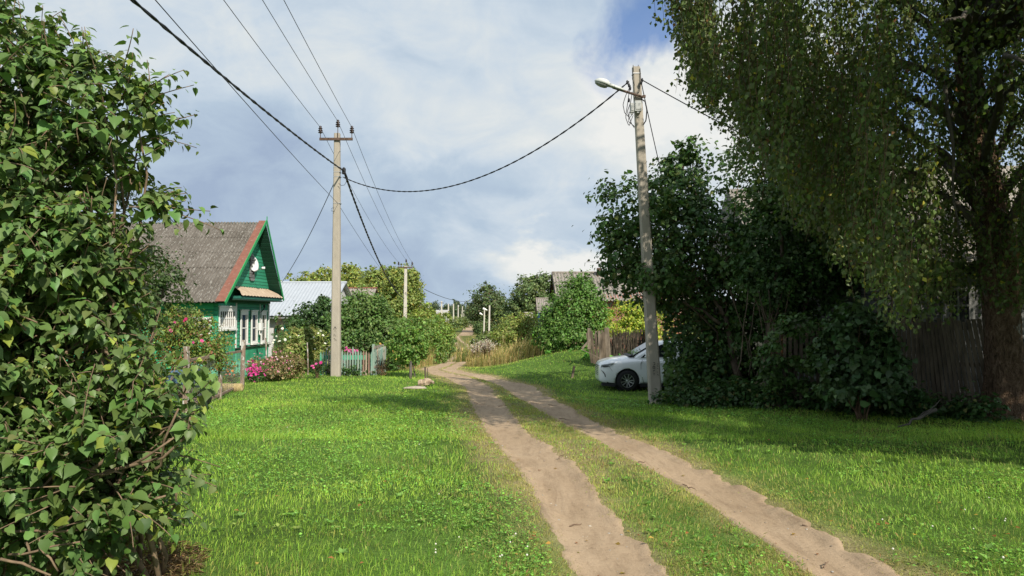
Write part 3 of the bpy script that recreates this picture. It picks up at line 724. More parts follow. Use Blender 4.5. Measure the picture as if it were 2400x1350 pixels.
# right pole with the street lamp
GR = G(1537, 947); yr = GR[1]; TR = P(1490.5, 158, yr)
rp = thing('lamp_pole', 'leaning grey concrete pole with street lamp beside the white car', 'lamp pole', GR)
shaft(rp, GR + [0.01, 0, -0.3], TR, 0.29, 0.175)
def on_pole(py): 
    z = P(1500, py, yr)[2]; u = (z - GR[2]) / (TR[2] - GR[2]); return np.array([GR[0] + (TR[0] - GR[0]) * u, yr, z])
mb = MB(); a = P(1508, 228, yr - 0.14); b_ = P(1436, 205, yr - 0.16); mb.tube([a, b_], 0.03, 8); mb.box(a[0] - 0.02, a[0] + 0.05, a[1] - .02, a[1] + .02, a[2] - .01, a[2] + .05); mb.build('lamp_arm', RUST, rp)
# lamp head: an oval dish with a tapering rear gear housing
e = P(1393, 191, yr - 0.18); r0 = P(1461, 214, yr - 0.16)
ax = unit(np.array(r0 - e)); n_ = 18; st = [0, .04, .12, .22, .34, .43, .48, .55, .8, 1.0]; hw = [.02, .065, .105, .13, .135, .115, .085, .07, .062, .05]; hh = [.01, .06, .095, .115, .12, .105, .075, .062, .055, .045]
L = float(np.linalg.norm(r0 - e)); up = np.array([0, 0, 1.0]); up = unit(up - ax * (up @ ax)); sd_ = np.cross(ax, up)
V = []
for s_, w_, h_ in zip(st, hw, hh):
    for j in range(n_):
        t_ = 2 * math.pi * j / n_; zz = math.sin(t_); zz = zz * h_ if zz > 0 else zz * h_ * 0.42
        V.append(e + ax * s_ * L + sd_ * math.cos(t_) * w_ + up * (zz + 0.02))
mb = MB(); k = len(st); mb.add(V, [(i * n_ + j, i * n_ + (j + 1) % n_, (i + 1) * n_ + (j + 1) % n_, (i + 1) * n_ + j) for i in range(k - 1) for j in range(n_)] + [tuple(range(n_))[::-1], tuple((k - 1) * n_ + j for j in range(n_))])
lh = mb.build('lamp_head', LAMPM, rp, smooth=True)
V = []
for s_, w_, h_ in ((.03, .04, .03), (.12, .088, .06), (.24, .108, .075), (.36, .106, .07), (.45, .07, .05)):
    for j in range(9):
        t_ = math.pi + math.pi * j / 8; V.append(e + ax * s_ * L + sd_ * math.cos(t_) * w_ + up * (math.sin(t_) * h_ + 0.0))
mb = MB(); mb.add(V, [(i * 9 + j, i * 9 + j + 1, (i + 1) * 9 + j + 1, (i + 1) * 9 + j) for i in range(4) for j in range(8)]); mb.build('lamp_glass', GLASS_L, lh, smooth=True)
for px, py, w_, h_, nm in ((1495, 249, .16, .25, 1), (1481, 253, .085, .22, 2)):
    c = P(px, py, yr - 0.17 + 0.02 * nm); mb = MB(); mb.box(c[0] - w_ / 2, c[0] + w_ / 2, c[1] - .05, c[1] + .05, c[2] - h_ / 2, c[2] + h_ / 2); mb.box(c[0] - w_ * .38, c[0] + w_ * .38, c[1] - .062, c[1] - .05, c[2] - h_ * .35, c[2] + h_ * .3); mb.box(c[0] - .03, c[0] + .03, c[1] - .03, c[1] + .03, c[2] - h_ / 2 - .04, c[2] - h_ / 2)
    o = mb.build('junction_box', BOXG, rp); o.modifiers.new('b', 'BEVEL').width = 0.008
def loop_wire(pts, r=0.007): return [P(px, py, yr + d) for px, py, d in pts]
for pts in ([(1478, 200, -.15), (1466, 225, -.2), (1460, 245, -.2), (1464, 265, -.2), (1476, 276, -.18), (1486, 262, -.15)], [(1476, 205, -.15), (1472, 235, -.22), (1466, 275, -.22), (1474, 296, -.2), (1484, 270, -.17)],
            [(1482, 215, -.15), (1478, 240, -.2), (1470, 262, -.2), (1480, 290, -.2), (1487, 300, -.15)], [(1503, 232, -.1), (1512, 238, -.12), (1516, 258, -.12), (1514, 282, -.1), (1508, 292, -.08)],
            [(1500, 160, -.1), (1502, 190, -.12), (1498, 215, -.14), (1486, 232, -.14)], [(1484, 160, -.1), (1482, 185, -.13), (1487, 200, -.13)], [(1475, 262, -.15), (1473, 285, -.17), (1488, 297, -.12)]):
    mb = MB(); q = np.array(loop_wire(pts)); t_ = np.linspace(0, 1, 18); s_ = np.linspace(0, 1, len(q))
    mb.tube(np.stack([np.interp(t_, s_, q[:, i]) for i in range(3)], 1), 0.0085 if pts[0][0] != 1503 else 0.014, 5); mb.build('loose_wire', BLACKW, rp)
for px in (1484, 1496): c = P(px, 158, yr); mb = MB(); mb.tube([c + [0, 0, -.05], c + [0, 0, .06]], 0.008, 5); mb.build('rod', RUST, rp)
for px, py in ((1470, 193), (1474, 200), (1477, 207), (1474, 235), (1505, 188), (1503, 193)):
    c = P(px, py, yr - 0.17); mb = MB(); mb.lathe(c, [(0.01, -.05), (.024, -.03), (.028, .02), (.012, .05)], 7); mb.build('cable_clamp', BLACKW, rp, smooth=True)
mb = MB()
for py in (174,):
    c = on_pole(py); w_ = 0.195; mb.box(c[0] - w_ / 2, c[0] + w_ / 2, c[1] - w_ * .48, c[1] + w_ * .48, c[2] - .012, c[2] + .012)
mb.build('band', GALV, rp)
mb = MB()
for gi, (x0, y0, x1, y1_) in enumerate(((1531, 850, 1535, 850), (1535, 850, 1535, 854), (1531, 856, 1535, 854), (1530, 859, 1535, 859), (1530, 859, 1530, 863), (1535, 859, 1535, 865), (1530, 863, 1535, 863), (1540, 853, 1543, 853), (1540, 857, 1543, 859), (1541, 863, 1543, 865), (1531, 868, 1535, 868), (1531, 868, 1531, 873), (1540, 870, 1541, 874), (1531, 876, 1535, 876), (1533, 876, 1533, 880), (1541, 877, 1543, 880))):
    if gi in (3, 7, 10, 13): mb.build('painted_mark', MARK, rp); mb = MB()
    a = P(x0, y0, yr - .142); b_ = P(x1, y1_, yr - .142); mb.bar(a, b_, 0.004, 0.011)
mb.build('painted_mark', MARK, rp)

# two far lamp poles on the right of the track
for px, top, D, lx, lab in ((1147, 716, 152, 1133, 'nearer of two far white lamp poles right of the track'), (1135, 727, 186, 1125, 'farther of two white lamp poles right of the track')):
    x = X(px, D); p = thing('far_lamp_pole', lab, 'lamp pole', (x, D, Tz(x, D)), 'white lamp poles in the valley')
    tp = P(px + 0.5, top, D); shaft(p, (x - 0.1, D, Tz(x, D) - .2), tp, 0.36, 0.3, CONC_FAR)
    h = P(lx, top + 7.5, D); q = P(px, top + 13, D); mb = MB(); mb.tube([q, h * .5 + q * .5], 0.05, 5); mb.build('lamp_arm', RUST, p)
    mb = MB(); d_ = h - q; a = q + d_ * .35; mb.tube([a, a + d_ * .2, a + d_ * .5, a + d_ * .75, h + d_ * 0.02], [.1, .15, .24, .26, .1], 10); mb.build('lamp_head', LAMPW, p, smooth=True)

# ------------------------------------------------------------------ cables
def cable(name, label, spans, r, mat, group='wires of the overhead line', n=28, twist=0.0, cat='cable'):
    mb = MB(); first = np.array(spans[0][0], float)
    for a, b_, sag in spans:
        a = np.array(a, float); b_ = np.array(b_, float); t = np.linspace(0, 1, n)[:, None]
        pts = a + (b_ - a) * t - np.array([0, 0, 1.0]) * sag * 4 * t * (1 - t)
        if twist:
            m_ = 4 * n; t = np.linspace(0, 1, m_)[:, None]; c = a + (b_ - a) * t - np.array([0, 0, 1.0]) * sag * 4 * t * (1 - t)
            d = unit(b_ - a); u = unit(np.cross(d, [0, 0, 1.0])); v_ = np.cross(u, d); ln = np.linalg.norm(b_ - a)
            for ph in (0, math.pi):
                an = t * ln * 2 * math.pi / twist + ph
                mb.tube(c + (np.cos(an) * u + np.sin(an) * v_) * r * 0.75, r, 5)
        else: mb.tube(pts, r, 6)
    o = mb.build(name, mat, None, smooth=True, origin=first)
    return tag(o, label, cat, group)
p0 = np.array([-2.7, -13.0, T1[2] - 0.2])
for k, (dx, lab) in enumerate(((-0.75, 'leftmost of three bare wires over the crossarm'), (0.05, 'bare wire on the middle top insulator of the pole'), (0.6, 'rightmost of three bare wires over the crossarm'))):
    zz = tips1[k][2] + 0.02
    cable('overhead_wire', lab, [(p0 + [dx * 1.1, 0, 0.55], tips1[k], 0.35), (tips1[k], tips2[k], 0.45), (tips2[k], tips3[k], 0.3)], 0.0085, ALU)
    for o in ():
        pass
ca = P(806, 401, y1)
cable('twisted_cable', 'thick black twisted cable from overhead down to the near pole', [((-5.35, -12, 7.2), ca, 0.55)], 0.02, BLACKW, twist=0.5)
e2 = P(947, 699, D2 - .3)
cable('twisted_cable', 'thick black cable drooping steeply from near pole to second pole', [(ca, e2, 0.9)], 0.028, BLACKW, twist=0.9)
tc1 = P(792, 477, y1 - .16)
cable('thin_cable', 'thin grey cable crossing the near pole below the clamps', [((-2.55, -12, 6.4), tc1, 0.25), (tc1, P(944, 690, D2), 0.3)], 0.0075, BLACKW)
cr = P(1474, 191, yr - .17)
cable('service_cable', 'sagging black cable slung between the two nearest poles', [(P(804, 415, y1), cr, 1.36)], 0.013, BLACKW, twist=0.6)
cable('service_cable', 'black cable from the near pole down to the green gable', [(P(785, 424, y1 - .1), P(661, 661, 37.2), 0.25)], 0.014, BLACKW)
cable('service_cable', 'black cable from the lamp pole into the birch', [(P(1504, 187, yr - .1), (9.0, 13.6, 2.7), 0.12)], 0.013, BLACKW)
cable('service_cable', 'black cable dropping from the lamp pole behind the lilac', [(P(1503, 193, yr - .1), (6.3, 25.0, 2.2), 0.5)], 0.011, BLACKW)
cable('service_cable', 'far black cable sloping to the round tree in the valley', [(tips3[2] + [0, 0, .5], P(1106, 706, 150), 0.6)], 0.035, BLACKW)
# ------------------------------------------------------------------ green log house
GW = boards('green_boards', (0.03, 0.24, 0.135), 'Z', 0.155, (0.045, 0.3, 0.18), wear=(0.05, 0.17, 0.12), wear_at=0.72)
GW2 = boards('bright_green_boards', (0.03, 0.3, 0.14), 'Z', 0.5, (0.045, 0.36, 0.18), seam=0.6)
GV = boards('green_vertical_boards', (0.035, 0.27, 0.145), 'Y', 0.13, (0.05, 0.33, 0.19), seam=0.45)
GSOF = boards('shaded_green_soffit', (0.012, 0.055, 0.032), 'Y', 0.13)  # house green darkened to paint in the shade under the eaves
GTRIM = M('green_trim', (0.02, 0.27, 0.085), 0.6, 0.2, 8, bmp=0.1)
WHITE = M('white_paint', (0.72, 0.72, 0.7), 0.55, 0.06, 10, bmp=0.05, wear=(0.42, 0.4, 0.36), wear_at=0.72)
GLASS, nt, b = nmat('window_glass'); b.inputs['Base Color'].default_value = (0.035, 0.04, 0.045, 1); b.inputs['Roughness'].default_value = 0.06; b.inputs['Specular IOR Level'].default_value = 0.6
CURT = M('lace_curtain', (0.5, 0.46, 0.43), 0.9, 0.3, 14, bmp=0.2, stretch=(1, 3, 0.4))
SLATE, nt, b = nmat('asbestos_sheets')
f1 = noise(nt, 1.6, 8, 0.7, (1, 0.5, 0.5)); f2 = noise(nt, 12, 8, 0.78, (1.6, 0.5, 0.5)); f3 = noise(nt, 30, 4, 0.7)
v = ramp(nt, f1, [(0.3, (0.085, 0.075, 0.063)), (0.55, (0.13, 0.115, 0.1)), (0.75, (0.18, 0.165, 0.148))])
v = mix(nt, ramp(nt, f2, [(0.53, (0, 0, 0)), (0.63, (1, 1, 1))]), v, (0.3, 0.29, 0.265))
v = mix(nt, ramp(nt, f3, [(0.3, (1, 1, 1)), (0.42, (0, 0, 0))]), v, (0.05, 0.045, 0.038))
nt.links.new(v, b.inputs['Base Color']); b.inputs['Roughness'].default_value = 0.95; b.inputs['Specular IOR Level'].default_value = 0.1
bump(nt, b, f2, 0.5, 0.02)
RFLASH = M('rust_brown_flashing', (0.2, 0.085, 0.06), 0.75, 0.18, 5, bmp=0.1, wear=(0.27, 0.19, 0.155), wear_at=0.62)
TANR = M('tan_sheet_roof', (0.42, 0.3, 0.205), 0.85, 0.25, 4, (0.48, 0.38, 0.28), stretch=(1, 3, 1), bmp=0.3)
GREYW = boards('grey_weathered_wood', (0.13, 0.13, 0.125), 'Z', 0.2, (0.2, 0.2, 0.2))
DISHM = M('dish_white', (0.7, 0.71, 0.7), 0.4, 0.05, 6, bmp=0)

def corrugated(name, parent, mat, ridge, eave, x0, x1, pitch=0.15, amp=0.025, rows=5, flip=1, ragged=0.02):
    """wavy roofing in overlapping rows; ridge/eave = (y, z)"""
    r = np.array(ridge, float); e = np.array(eave, float); d = e - r; L = np.linalg.norm(d); d /= L
    nrm = np.array([-d[1], d[0]]) * flip
    if nrm[1] < 0: nrm = -nrm
    xs = np.arange(x0, x1 + 1e-6, pitch / 6); V = []; Q = []; n = len(xs)
    for k in range(rows):
        a = L * k / rows; b_ = L * (k + 1) / rows + 0.09
        rag = ragged * (rng.random(int((x1 - x0) / 0.68) + 2) - 0.5)
        ro = rag[((xs - x0) / 0.68).astype(int)]; sh = rng.uniform(-.004, .004)
        wv = amp * np.cos(2 * np.pi * (xs - x0) / pitch)
        base = len(V)
        for u, lift in ((a, 0.006), ((a + b_) / 2, 0.014), (b_, 0.024)):
            uu = u + (ro if u > 0 else 0)
            h = wv + lift + 0.012 * np.sin(xs * 0.8 + u) + sh
            for i in range(n):
                q = r + d * (uu[i] if hasattr(uu, '__len__') else uu) + nrm * h[i]; V.append((xs[i], q[0], q[1]))
        for j in range(2):
            for i in range(n - 1): Q.append((base + j * n + i, base + j * n + i + 1, base + (j + 1) * n + i + 1, base + (j + 1) * n + i))
    return mesh_np(name, np.array(V), np.array(Q), mat, None, parent, smooth=True)

xg, xr = -12.2, -11.62; yA, yC, yB = 30.6, 32.55, 37.0      # gable plane, roof edge; veranda corner, log corner, far corner
ye, yrg, yf_ = 30.0, 34.85, 37.5; ze, zr, zf = 2.14, 5.97, 2.42
xl = -22.0; zg = -1.3
house = thing('wooden_house', 'green plank house with grey wavy roof and white framed windows', 'house', (xg, yA, Tz(xg, yA)))
H = house
def roof_z(y): return ze + (y - ye) * (zr - ze) / (yrg - ye) if y < yrg else zf + (yf_ - y) * (zr - zf) / (yf_ - yrg)
mb = MB()   # long front wall and body
mb.prism([(xg, yA, zg), (xg, yB, zg), (xg, yB, roof_z(yB) - .12), (xg, yrg, zr - .14), (xg, yA, roof_z(yA) - .12)], (xl - xg, 0, 0))
wall = mb.build('wall', GW, H)
mb = MB(); mb.box(xl, xg - 0.15, yA - 0.03, yA - 0.003, zg, roof_z(yA) - 0.14); mb.build('front_wall_cladding', GW2, H)
mb = MB(); mb.box(xg + .003, xg + .04, yA - 0.03, yC - 0.06, zg, 2.3); mb.build('veranda_side', GV, H)
mb = MB(); mb.box(xg + .003, xg + .05, yC + 0.06, yB - 0.02, zg, 0.1); mb.build('skirting', GV, H)
mb = MB(); mb.box(xg + .003, xg + .13, yC - 0.1, yB + 0.05, 0.105, 0.135); mb.build('ledge', M('dark_ledge', (0.05, 0.055, 0.05), bmp=0), H)
mb = MB(); mb.box(xg + .003, xg + .06, yC - .06, yC + .07, 0.14, 2.12); mb.build('corner_board', WHITE, H); mb = MB(); mb.box(xg + .003, xg + .06, yB - 0.12, yB + 0.0, -.6, 2.12); mb.build('corner_board', WHITE, H)
mb = MB(); mb.box(xg + .003, xg + .1, yA + .02, yB - .02, 2.13, 2.45); mb.build('frieze_board', boards('frieze', (0.02, 0.13, 0.085), 'Z', 0.17), H)
# roof
rf = corrugated('roof', H, SLATE, (yrg, zr), (ye, ze), xl - .3, xr - .3, rows=5, ragged=.05)
corrugated('far_roof_slope', rf, SLATE, (yrg, zr), (yf_, zf), xl - .3, xr - .05, rows=4)
mb = MB()
for (ya, za), (yb, zb) in (((yrg, zr), (ye, ze)), ((yrg, zr), (yf_, zf))):   # boarding under the sheets = soffit
    d = np.array([0, yb - ya, zb - za]); nn = unit(np.array([0, -d[2], d[1]]));  nn = nn if nn[2] < 0 else -nn
    P4 = [np.array([xl - .3, ya, za]) + nn * .045, np.array([xr - .035, ya, za]) + nn * .045, np.array([xr - .035, yb, zb]) + nn * .045, np.array([xl - .3, yb, zb]) + nn * .045]
    mb.prism(P4, nn * .05)
mb.build('soffit', GSOF, H)
mb = MB()
V = []
d = unit(np.array([0, ye - yrg, ze - zr])); nn = unit(np.array([0, -(zr - ze), (yrg - ye)])); nn = nn if nn[2] > 0 else -nn
a = np.array([xr, yrg + .02, zr + .05]); b_ = np.array([xr, ye - .06, ze - .02])
mb.prism([a + nn * .03, b_ + nn * .03, b_ + nn * .03 - [0.42, 0, 0], a + nn * .03 - [0.36, 0, 0]], nn * .015)
mb.build('flashing', RFLASH, H)
mb = MB()
for (ya, za), (yb, zb), s_ in (((yrg, zr), (ye, ze), 1), ((yrg, zr), (yf_, zf), 1)):
    a = np.array([xr + .002, ya, za + .06]); b_ = np.array([xr + .002, yb, zb]); e_ = (b_ - a); b_ = b_ + unit(e_) * 0.12
    mb.bar(a, b_, 0.035, 0.14, up=(0, 0, 1))
mb.bar((xr + .01, yrg, zr - .1), (xr + .01, yrg, zr + .28), .03, .05)
mb.build('fascia_board', GTRIM, H)
# pent roof over the gable windows
mb = MB(); y0_, y1_ = yC - 1.0, yB + .25
top0, top1 = 2.93, 2.5
n_ = 40; V = []; Q = []
for j, (xx, zz) in enumerate(((xg + .02, 2.86), (xr - .12, 2.62), (xr + .06, 2.44))):
    for i in range(n_ + 1):
        t_ = i / n_; ins = (1 - j / 2) * 0.55
        V.append((xx, y0_ + ins + (y1_ - y0_ - 2 * ins) * t_, zz + 0.018 * math.cos(i * 2.2)))
for j in range(2):
    for i in range(n_): Q.append((j * (n_ + 1) + i, j * (n_ + 1) + i + 1, (j + 1) * (n_ + 1) + i + 1, (j + 1) * (n_ + 1) + i))
mesh_np('pent_roof', np.array(V), np.array(Q), TANR, None, H, smooth=True)
mb = MB(); mb.box(xg + .1, xr + .0, y0_ + .03, y1_ - .03, 2.3, 2.41); mb.build('cornice', M('cornice_green', (0.02, 0.13, 0.095), 0.7, bmp=.1), H)
mb = MB(); mb.box(xg + .11, xr + .04, y0_ - .02, y1_, 2.235, 2.29); mb.build('cornice_shade_strip', M('cornice_shadow', (0.015, 0.05, 0.035), 0.7, bmp=.1), H)  # dark strip painted in for the shade beneath the cornice
# gable windows
def side_window(y0, y1, z0, z1, mull=1, name='window', bars=0):
    mb = MB(); f = .1; xx0, xx1 = xg + .045, xg + .085
    mb.box(xx0, xx1, y0, y0 + f, z0, z1); mb.box(xx0, xx1, y1 - f, y1, z0, z1)
    mb.box(xx0, xx1 - .002, y0 + f, y1 - f, z1 - f * 1.9, z1); mb.box(xx0, xx1 - .002, y0 + f, y1 - f, z0, z0 + f)
    mb.box(xx0, xx1 + .035, y0 - .04, y1 + .04, z1 + .002, z1 + .05)
    for k in range(mull):
        zz = z0 + (z1 - z0) * (.47 if mull == 1 else (k + 1) / (mull + 1)); mb.box(xx0, xx1 - .015, y0 + f, y1 - f, zz - .025, zz + .025)
    for k in range(bars):
        yy = y0 + f + (y1 - y0 - 2 * f) * (k + 1) / (bars + 1); mb.box(xx0, xx1 - .012, yy - .022, yy + .022, z0 + f, z1 - f)
    w_ = mb.build(name, WHITE, H)
    mb = MB(); mb.box(xg + .042, xg + .052, y0 + f * .6, y1 - f * .6, z0 + f * .6, z1 - f * .6); mb.build('glass', GLASS, w_)
    mb = MB()
    if bars == 0:
        mb.box(xg + .053, xg + .056, y0 + f, y0 + f + .14, z0 + f, z1 - 2 * f); mb.box(xg + .053, xg + .056, y1 - f - .2, y1 - f, z0 + f, z1 - 2 * f)
    else: mb.box(xg + .053, xg + .056, y0 + f, y1 - f, z0 + f, z0 + (z1 - z0) * .55)
    mb.build('curtain', CURT, w_)
    mb = MB(); mb.box(xg + .05, xg + .16, y0 - .03, y1 + .03, z0 - .075, z0 - .003); mb.build('sill', WHITE, w_)
side_window(33.05, 33.95, 0.3, 1.78); side_window(34.4, 35.25, 0.27, 1.77); side_window(35.75, 36.5, 0.25, 1.76)
side_window(yA + .02, yC - .14, 1.0, 1.93, 1, 'veranda_window', bars=6)
# front wall window
mb = MB(); x0, x1, z0, z1 = -13.5, -12.42, 0.75, 1.5; yy = yA - .035
for a in ((x0, x0 + .1, z0, z1), (x1 - .1, x1, z0, z1)): mb.box(a[0], a[1], yy - .04, yy, a[2], a[3])
mb.box(x0 + .1, x1 - .1, yy - .038, yy, z1 - .1, z1); mb.box(x0 + .1, x1 - .1, yy - .038, yy, z0, z0 + .1)
for k in (1, 2, 3): xx = x0 + .1 + (x1 - x0 - .2) * k / 4; mb.box(xx - .02, xx + .02, yy - .03, yy, z0 + .1, z1 - .1)
mb.box(x0 + .1, x1 - .1, yy - .028, yy, (z0 + z1) / 2 - .02 + .1, (z0 + z1) / 2 + .02 + .1)
fw = mb.build('front_window', WHITE, H); mb = MB(); mb.box(x0 + .05, x1 - .05, yy - .012, yy - .004, z0 + .05, z1 - .05); mb.build('glass', GLASS, fw)
mb = MB(); mb.box(xl, xg - .3, yA - .08, yA - .035, 1.68, 1.74); mb.build('wall_strip', GTRIM, H)
# attic window with carved grey frame
mb = MB(); y0, y1, z0, z1 = 34.25, 34.78, 3.35, 4.15
for a in ((y0, y0 + .09, z0, z1), (y1 - .09, y1, z0, z1), (y0 + .09, y1 - .09, z1 - .1, z1), (y0 + .09, y1 - .09, z0, z0 + .1)): mb.box(xg + .004, xg + .06, *a)
mb.box(xg + .004, xg + .09, y0 - .09, y1 + .09, z1 + .003, z1 + .08); mb.prism([(xg + .004, y0 - .05, z1 + .083), (xg + .004, y1 + .05, z1 + .083), (xg + .004, (y0 + y1) / 2, z1 + .33)], (.05, 0, 0))
mb.prism([(xg + .004, y0 - .1, z0 - .003), (xg + .004, y1 + .1, z0 - .003), (xg + .004, y1 - .05, z0 - .16), (xg + .004, y0 + .05, z0 - .16)], (.06, 0, 0))
mb.box(xg + .004, xg + .045, (y0 + y1) / 2 - .02, (y0 + y1) / 2 + .02, z0 + .1, z1 - .1); mb.box(xg + .004, xg + .044, y0 + .09, y1 - .09, z0 + .5, z0 + .54)
aw = mb.build('attic_window', GREYW, H); mb = MB(); mb.box(xg + .003, xg + .012, y0 + .09, y1 - .09, z0 + .1, z1 - .1); mb.build('glass', GLASS, aw)
# meter box and conduit
mb = MB(); mb.box(xg + .05, xg + .2, 35.4, 35.68, 0.85, 1.2); mb.tube([(xg + .09, 35.5, 1.2), (xg + .09, 35.5, 2.1)], .02, 6); mb.tube([(xg + .1, 35.45, .85), (xg + .1, 35.42, .66), (xg + .1, 35.54, .6), (xg + .1, 35.62, .7), (xg + .1, 35.62, .85)], .025, 6); o = mb.build('meter_box', WHITE, H)
mb = MB(); mb.tube([(xg + .12, 35.9, 2.0), (xg + .2, 35.85, 1.95), (xg + .14, 35.7, 1.8), (xg + .1, 35.55, 1.7)], .02, 5); mb.lathe((xg + .14, 35.95, 1.95), [(.03, 0), (.05, .02), (.05, .1), (.02, .13)], 8); mb.build('cable_bracket', BLACKW, H)
# satellite dish on the gable
dc = P(594, 618, 34.6); ds = thing('satellite_dish', 'white satellite dish on the green gable', 'satellite dish', dc)
ax = unit(np.array([0.93, -0.33, 0.22])); u_ = unit(np.cross(ax, [0, 0, 1.0])); v_ = np.cross(u_, ax)
V = [dc - ax * .07]; Q = []; nr = 5; na = 24
for i in range(1, nr + 1):
    r_ = 0.36 * i / nr
    for j in range(na):
        t_ = 2 * math.pi * j / na; V.append(dc - ax * (.07 - .07 * (i / nr) ** 2) + u_ * r_ * math.cos(t_) + v_ * r_ * 1.06 * math.sin(t_))
mb = MB(); mb.add(V, [(0, 1 + j, 1 + (j + 1) % na) for j in range(na)] + [(1 + i * na + j, 1 + (i + 1) * na + j, 1 + (i + 1) * na + (j + 1) % na, 1 + i * na + (j + 1) % na) for i in range(nr - 1) for j in range(na)])
o = mb.build('reflector', DISHM, ds, smooth=True); so_ = o.modifiers.new('s', 'SOLIDIFY'); so_.thickness = .012
e_ = P(617, 628, 34.2); mb = MB(); mb.tube([dc - v_ * .36, e_ - [0, 0, .03]], .014, 6); mb.tube([dc - ax * .08, np.array([xg, dc[1] + .05, dc[2] - .05])], .025, 6); mb.build('arm', GALV, ds)
mb = MB(); q = unit(dc - e_); mb.tube([e_ - q * .1, e_ + q * .06], [.035, .055], 8); mb.tube([e_ - [0.02, 0.1, 0.02], e_ + [0.02, .1, .03]], .045, 8); mb.build('receiver', DISHM, ds, smooth=True)

# ------------------------------------------------------------------ sheds behind
def shed(name, label, cat, x0, x1, yr_, zr_, y_e, z_e, roofmat, wallmat, zb, pitch, amp, rows, gable=None, yb=None):
    t = thing(name, label, cat, (x0, y_e + .5, Tz((x0 + x1) / 2, y_e)))
    yb = yb or 2 * yr_ - y_e; ov = 0.35
    mb = MB(); mb.prism([(x1 - ov, y_e + ov, zb), (x1 - ov, yb - ov, zb), (x1 - ov, yb - ov, z_e + .1), (x1 - ov, yr_, zr_ - .12), (x1 - ov, y_e + ov, z_e + .16)], (x0 - x1 + 2 * ov, 0, 0))
    mb.build('wall', wallmat, t)
    r = corrugated('roof', t, roofmat, (yr_, zr_), (y_e, z_e), x0, x1, pitch, amp, rows, ragged=0.01); corrugated('far_roof_slope', r, roofmat, (yr_, zr_), (yb, z_e), x0, x1, pitch, amp, rows)
    mb = MB(); mb.tube([(x0 - .02, yr_, zr_ + .03), (x1 + .02, yr_, zr_ + .03)], .09, 6); mb.build('ridge_cap', gable or roofmat, t)
    return t
METAL = M('galvanised_roof', (0.43, 0.46, 0.5), 0.5, 0.06, 2, metal=0.25, bmp=0)
GREYWALL = M('whitewashed_wall', (0.5, 0.5, 0.5), 0.85, 0.12, 3)
SLATE2 = M('old_wavy_sheets', (0.2, 0.175, 0.148), 0.95, 0.3, 6, (0.27, 0.245, 0.215), bmp=0.3, stretch=(2, .4, .4), wear=(0.17, 0.135, 0.11), wear_at=0.66)
BROWNR = M('brown_ridge', (0.17, 0.07, 0.045), 0.7, 0.2, 6)
t = shed('metal_roof_barn', 'long barn under pale ribbed metal roof behind the green house', 'barn', X(560, 50), X(812, 50), 50, P(800, 663, 50)[2], 45.5, P(650, 739, 45.5)[2], METAL, GREYWALL, -2.2, 0.22, 0.018, 1, METAL)
mb = MB(); mb.box(X(560, 50), X(790, 45), 45.2, 45.8, 1.35, 1.42); mb.build('gutter', GALV, t)
shed('brown_roof_shed', 'low shed with brown wavy roof right of the metal roofed barn', 'shed', X(806, 62), X(884, 62), 62, P(850, 676, 62)[2], 58.5, 1.9, SLATE2, boards('shed_boards', (0.12, 0.1, 0.08), 'X', .15), -3, 0.2, 0.03, 2, BROWNR)
BRICK, nt, b = nmat('red_brick')
br = nd(nt, 'ShaderNodeTexBrick'); br.inputs['Scale'].default_value = 1; br.inputs['Color1'].default_value = (0.3, 0.085, 0.05, 1); br.inputs['Color2'].default_value = (0.22, 0.06, 0.04, 1); br.inputs['Mortar'].default_value = (0.3, 0.26, 0.22, 1)
br.inputs['Brick Width'].default_value = 0.26; br.inputs['Row Height'].default_value = 0.08; br.inputs['Mortar Size'].default_value = 0.01
tcx = nd(nt, 'ShaderNodeTexCoord'); mp = nd(nt, 'ShaderNodeMapping'); mp.inputs['Rotation'].default_value = (math.pi / 2, 0, 0); nt.links.new(tcx.outputs['Object'], mp.inputs[0]); nt.links.new(mp.outputs[0], br.inputs[0]); nt.links.new(br.outputs[0], b.inputs['Base Color']); b.inputs['Roughness'].default_value = .9
bh = shed('brick_house', 'red brick house with old wavy roof behind the vine clad bush', 'house', X(1294, 48), X(1580, 48), 48, P(1300, 640, 48)[2], 43.5, P(1450, 704, 43.5)[2], SLATE2, BRICK, -1.5, 0.2, 0.035, 3, SLATE2)
x0 = X(1294, 48); xs_ = X(1580, 48)
mb = MB(); c = P(1404, 632, 47.5); mb.box(c[0] - .13, c[0] + .13, 47.4, 47.7, 3.7, P(1404, 628, 47.5)[2]); mb.build('chimney', RUST, bh)
DARKW = boards('dark_boards', (0.035, 0.03, 0.026), 'Y', .16)
mb = MB(); mb.prism([(x0 + .34, 43.9, 2.6), (x0 + .34, 52, 2.6), (x0 + .34, 48, 4.1)], (-.03, 0, 0)); mb.build('shaded_gable_boards', DARKW, bh)  # dark board colour stands in for this gable lying in shade
mb = MB()
for yy in (43.5, 52.5): mb.bar((x0 - .01, 48, P(1300, 640, 48)[2] - .02), (x0 - .01, yy, 2.42), .04, .2)
mb.build('bargeboard', DARKW, bh)
BLUEW = boards('blue_boards', (0.03, 0.16, 0.42), 'Y', .15)
sh = shed('small_shed', 'small shed with wavy roof and blue gable left of the brick house', 'shed', X(1256, 76), X(1306, 76), 76, P(1260, 700, 76)[2], 72.5, P(1280, 733, 72.5)[2], SLATE2, DARKW, -3.6, 0.2, 0.04, 2, SLATE2)
xx = X(1256, 76); mb = MB(); mb.prism([(xx + .33, 73.1, -1.5), (xx + .33, 78.9, -1.5), (xx + .33, 78.9, 1.9), (xx + .33, 76, 3.0), (xx + .33, 73.1, 1.9)], (-.04, 0, 0)); mb.build('blue_gable', BLUEW, sh)
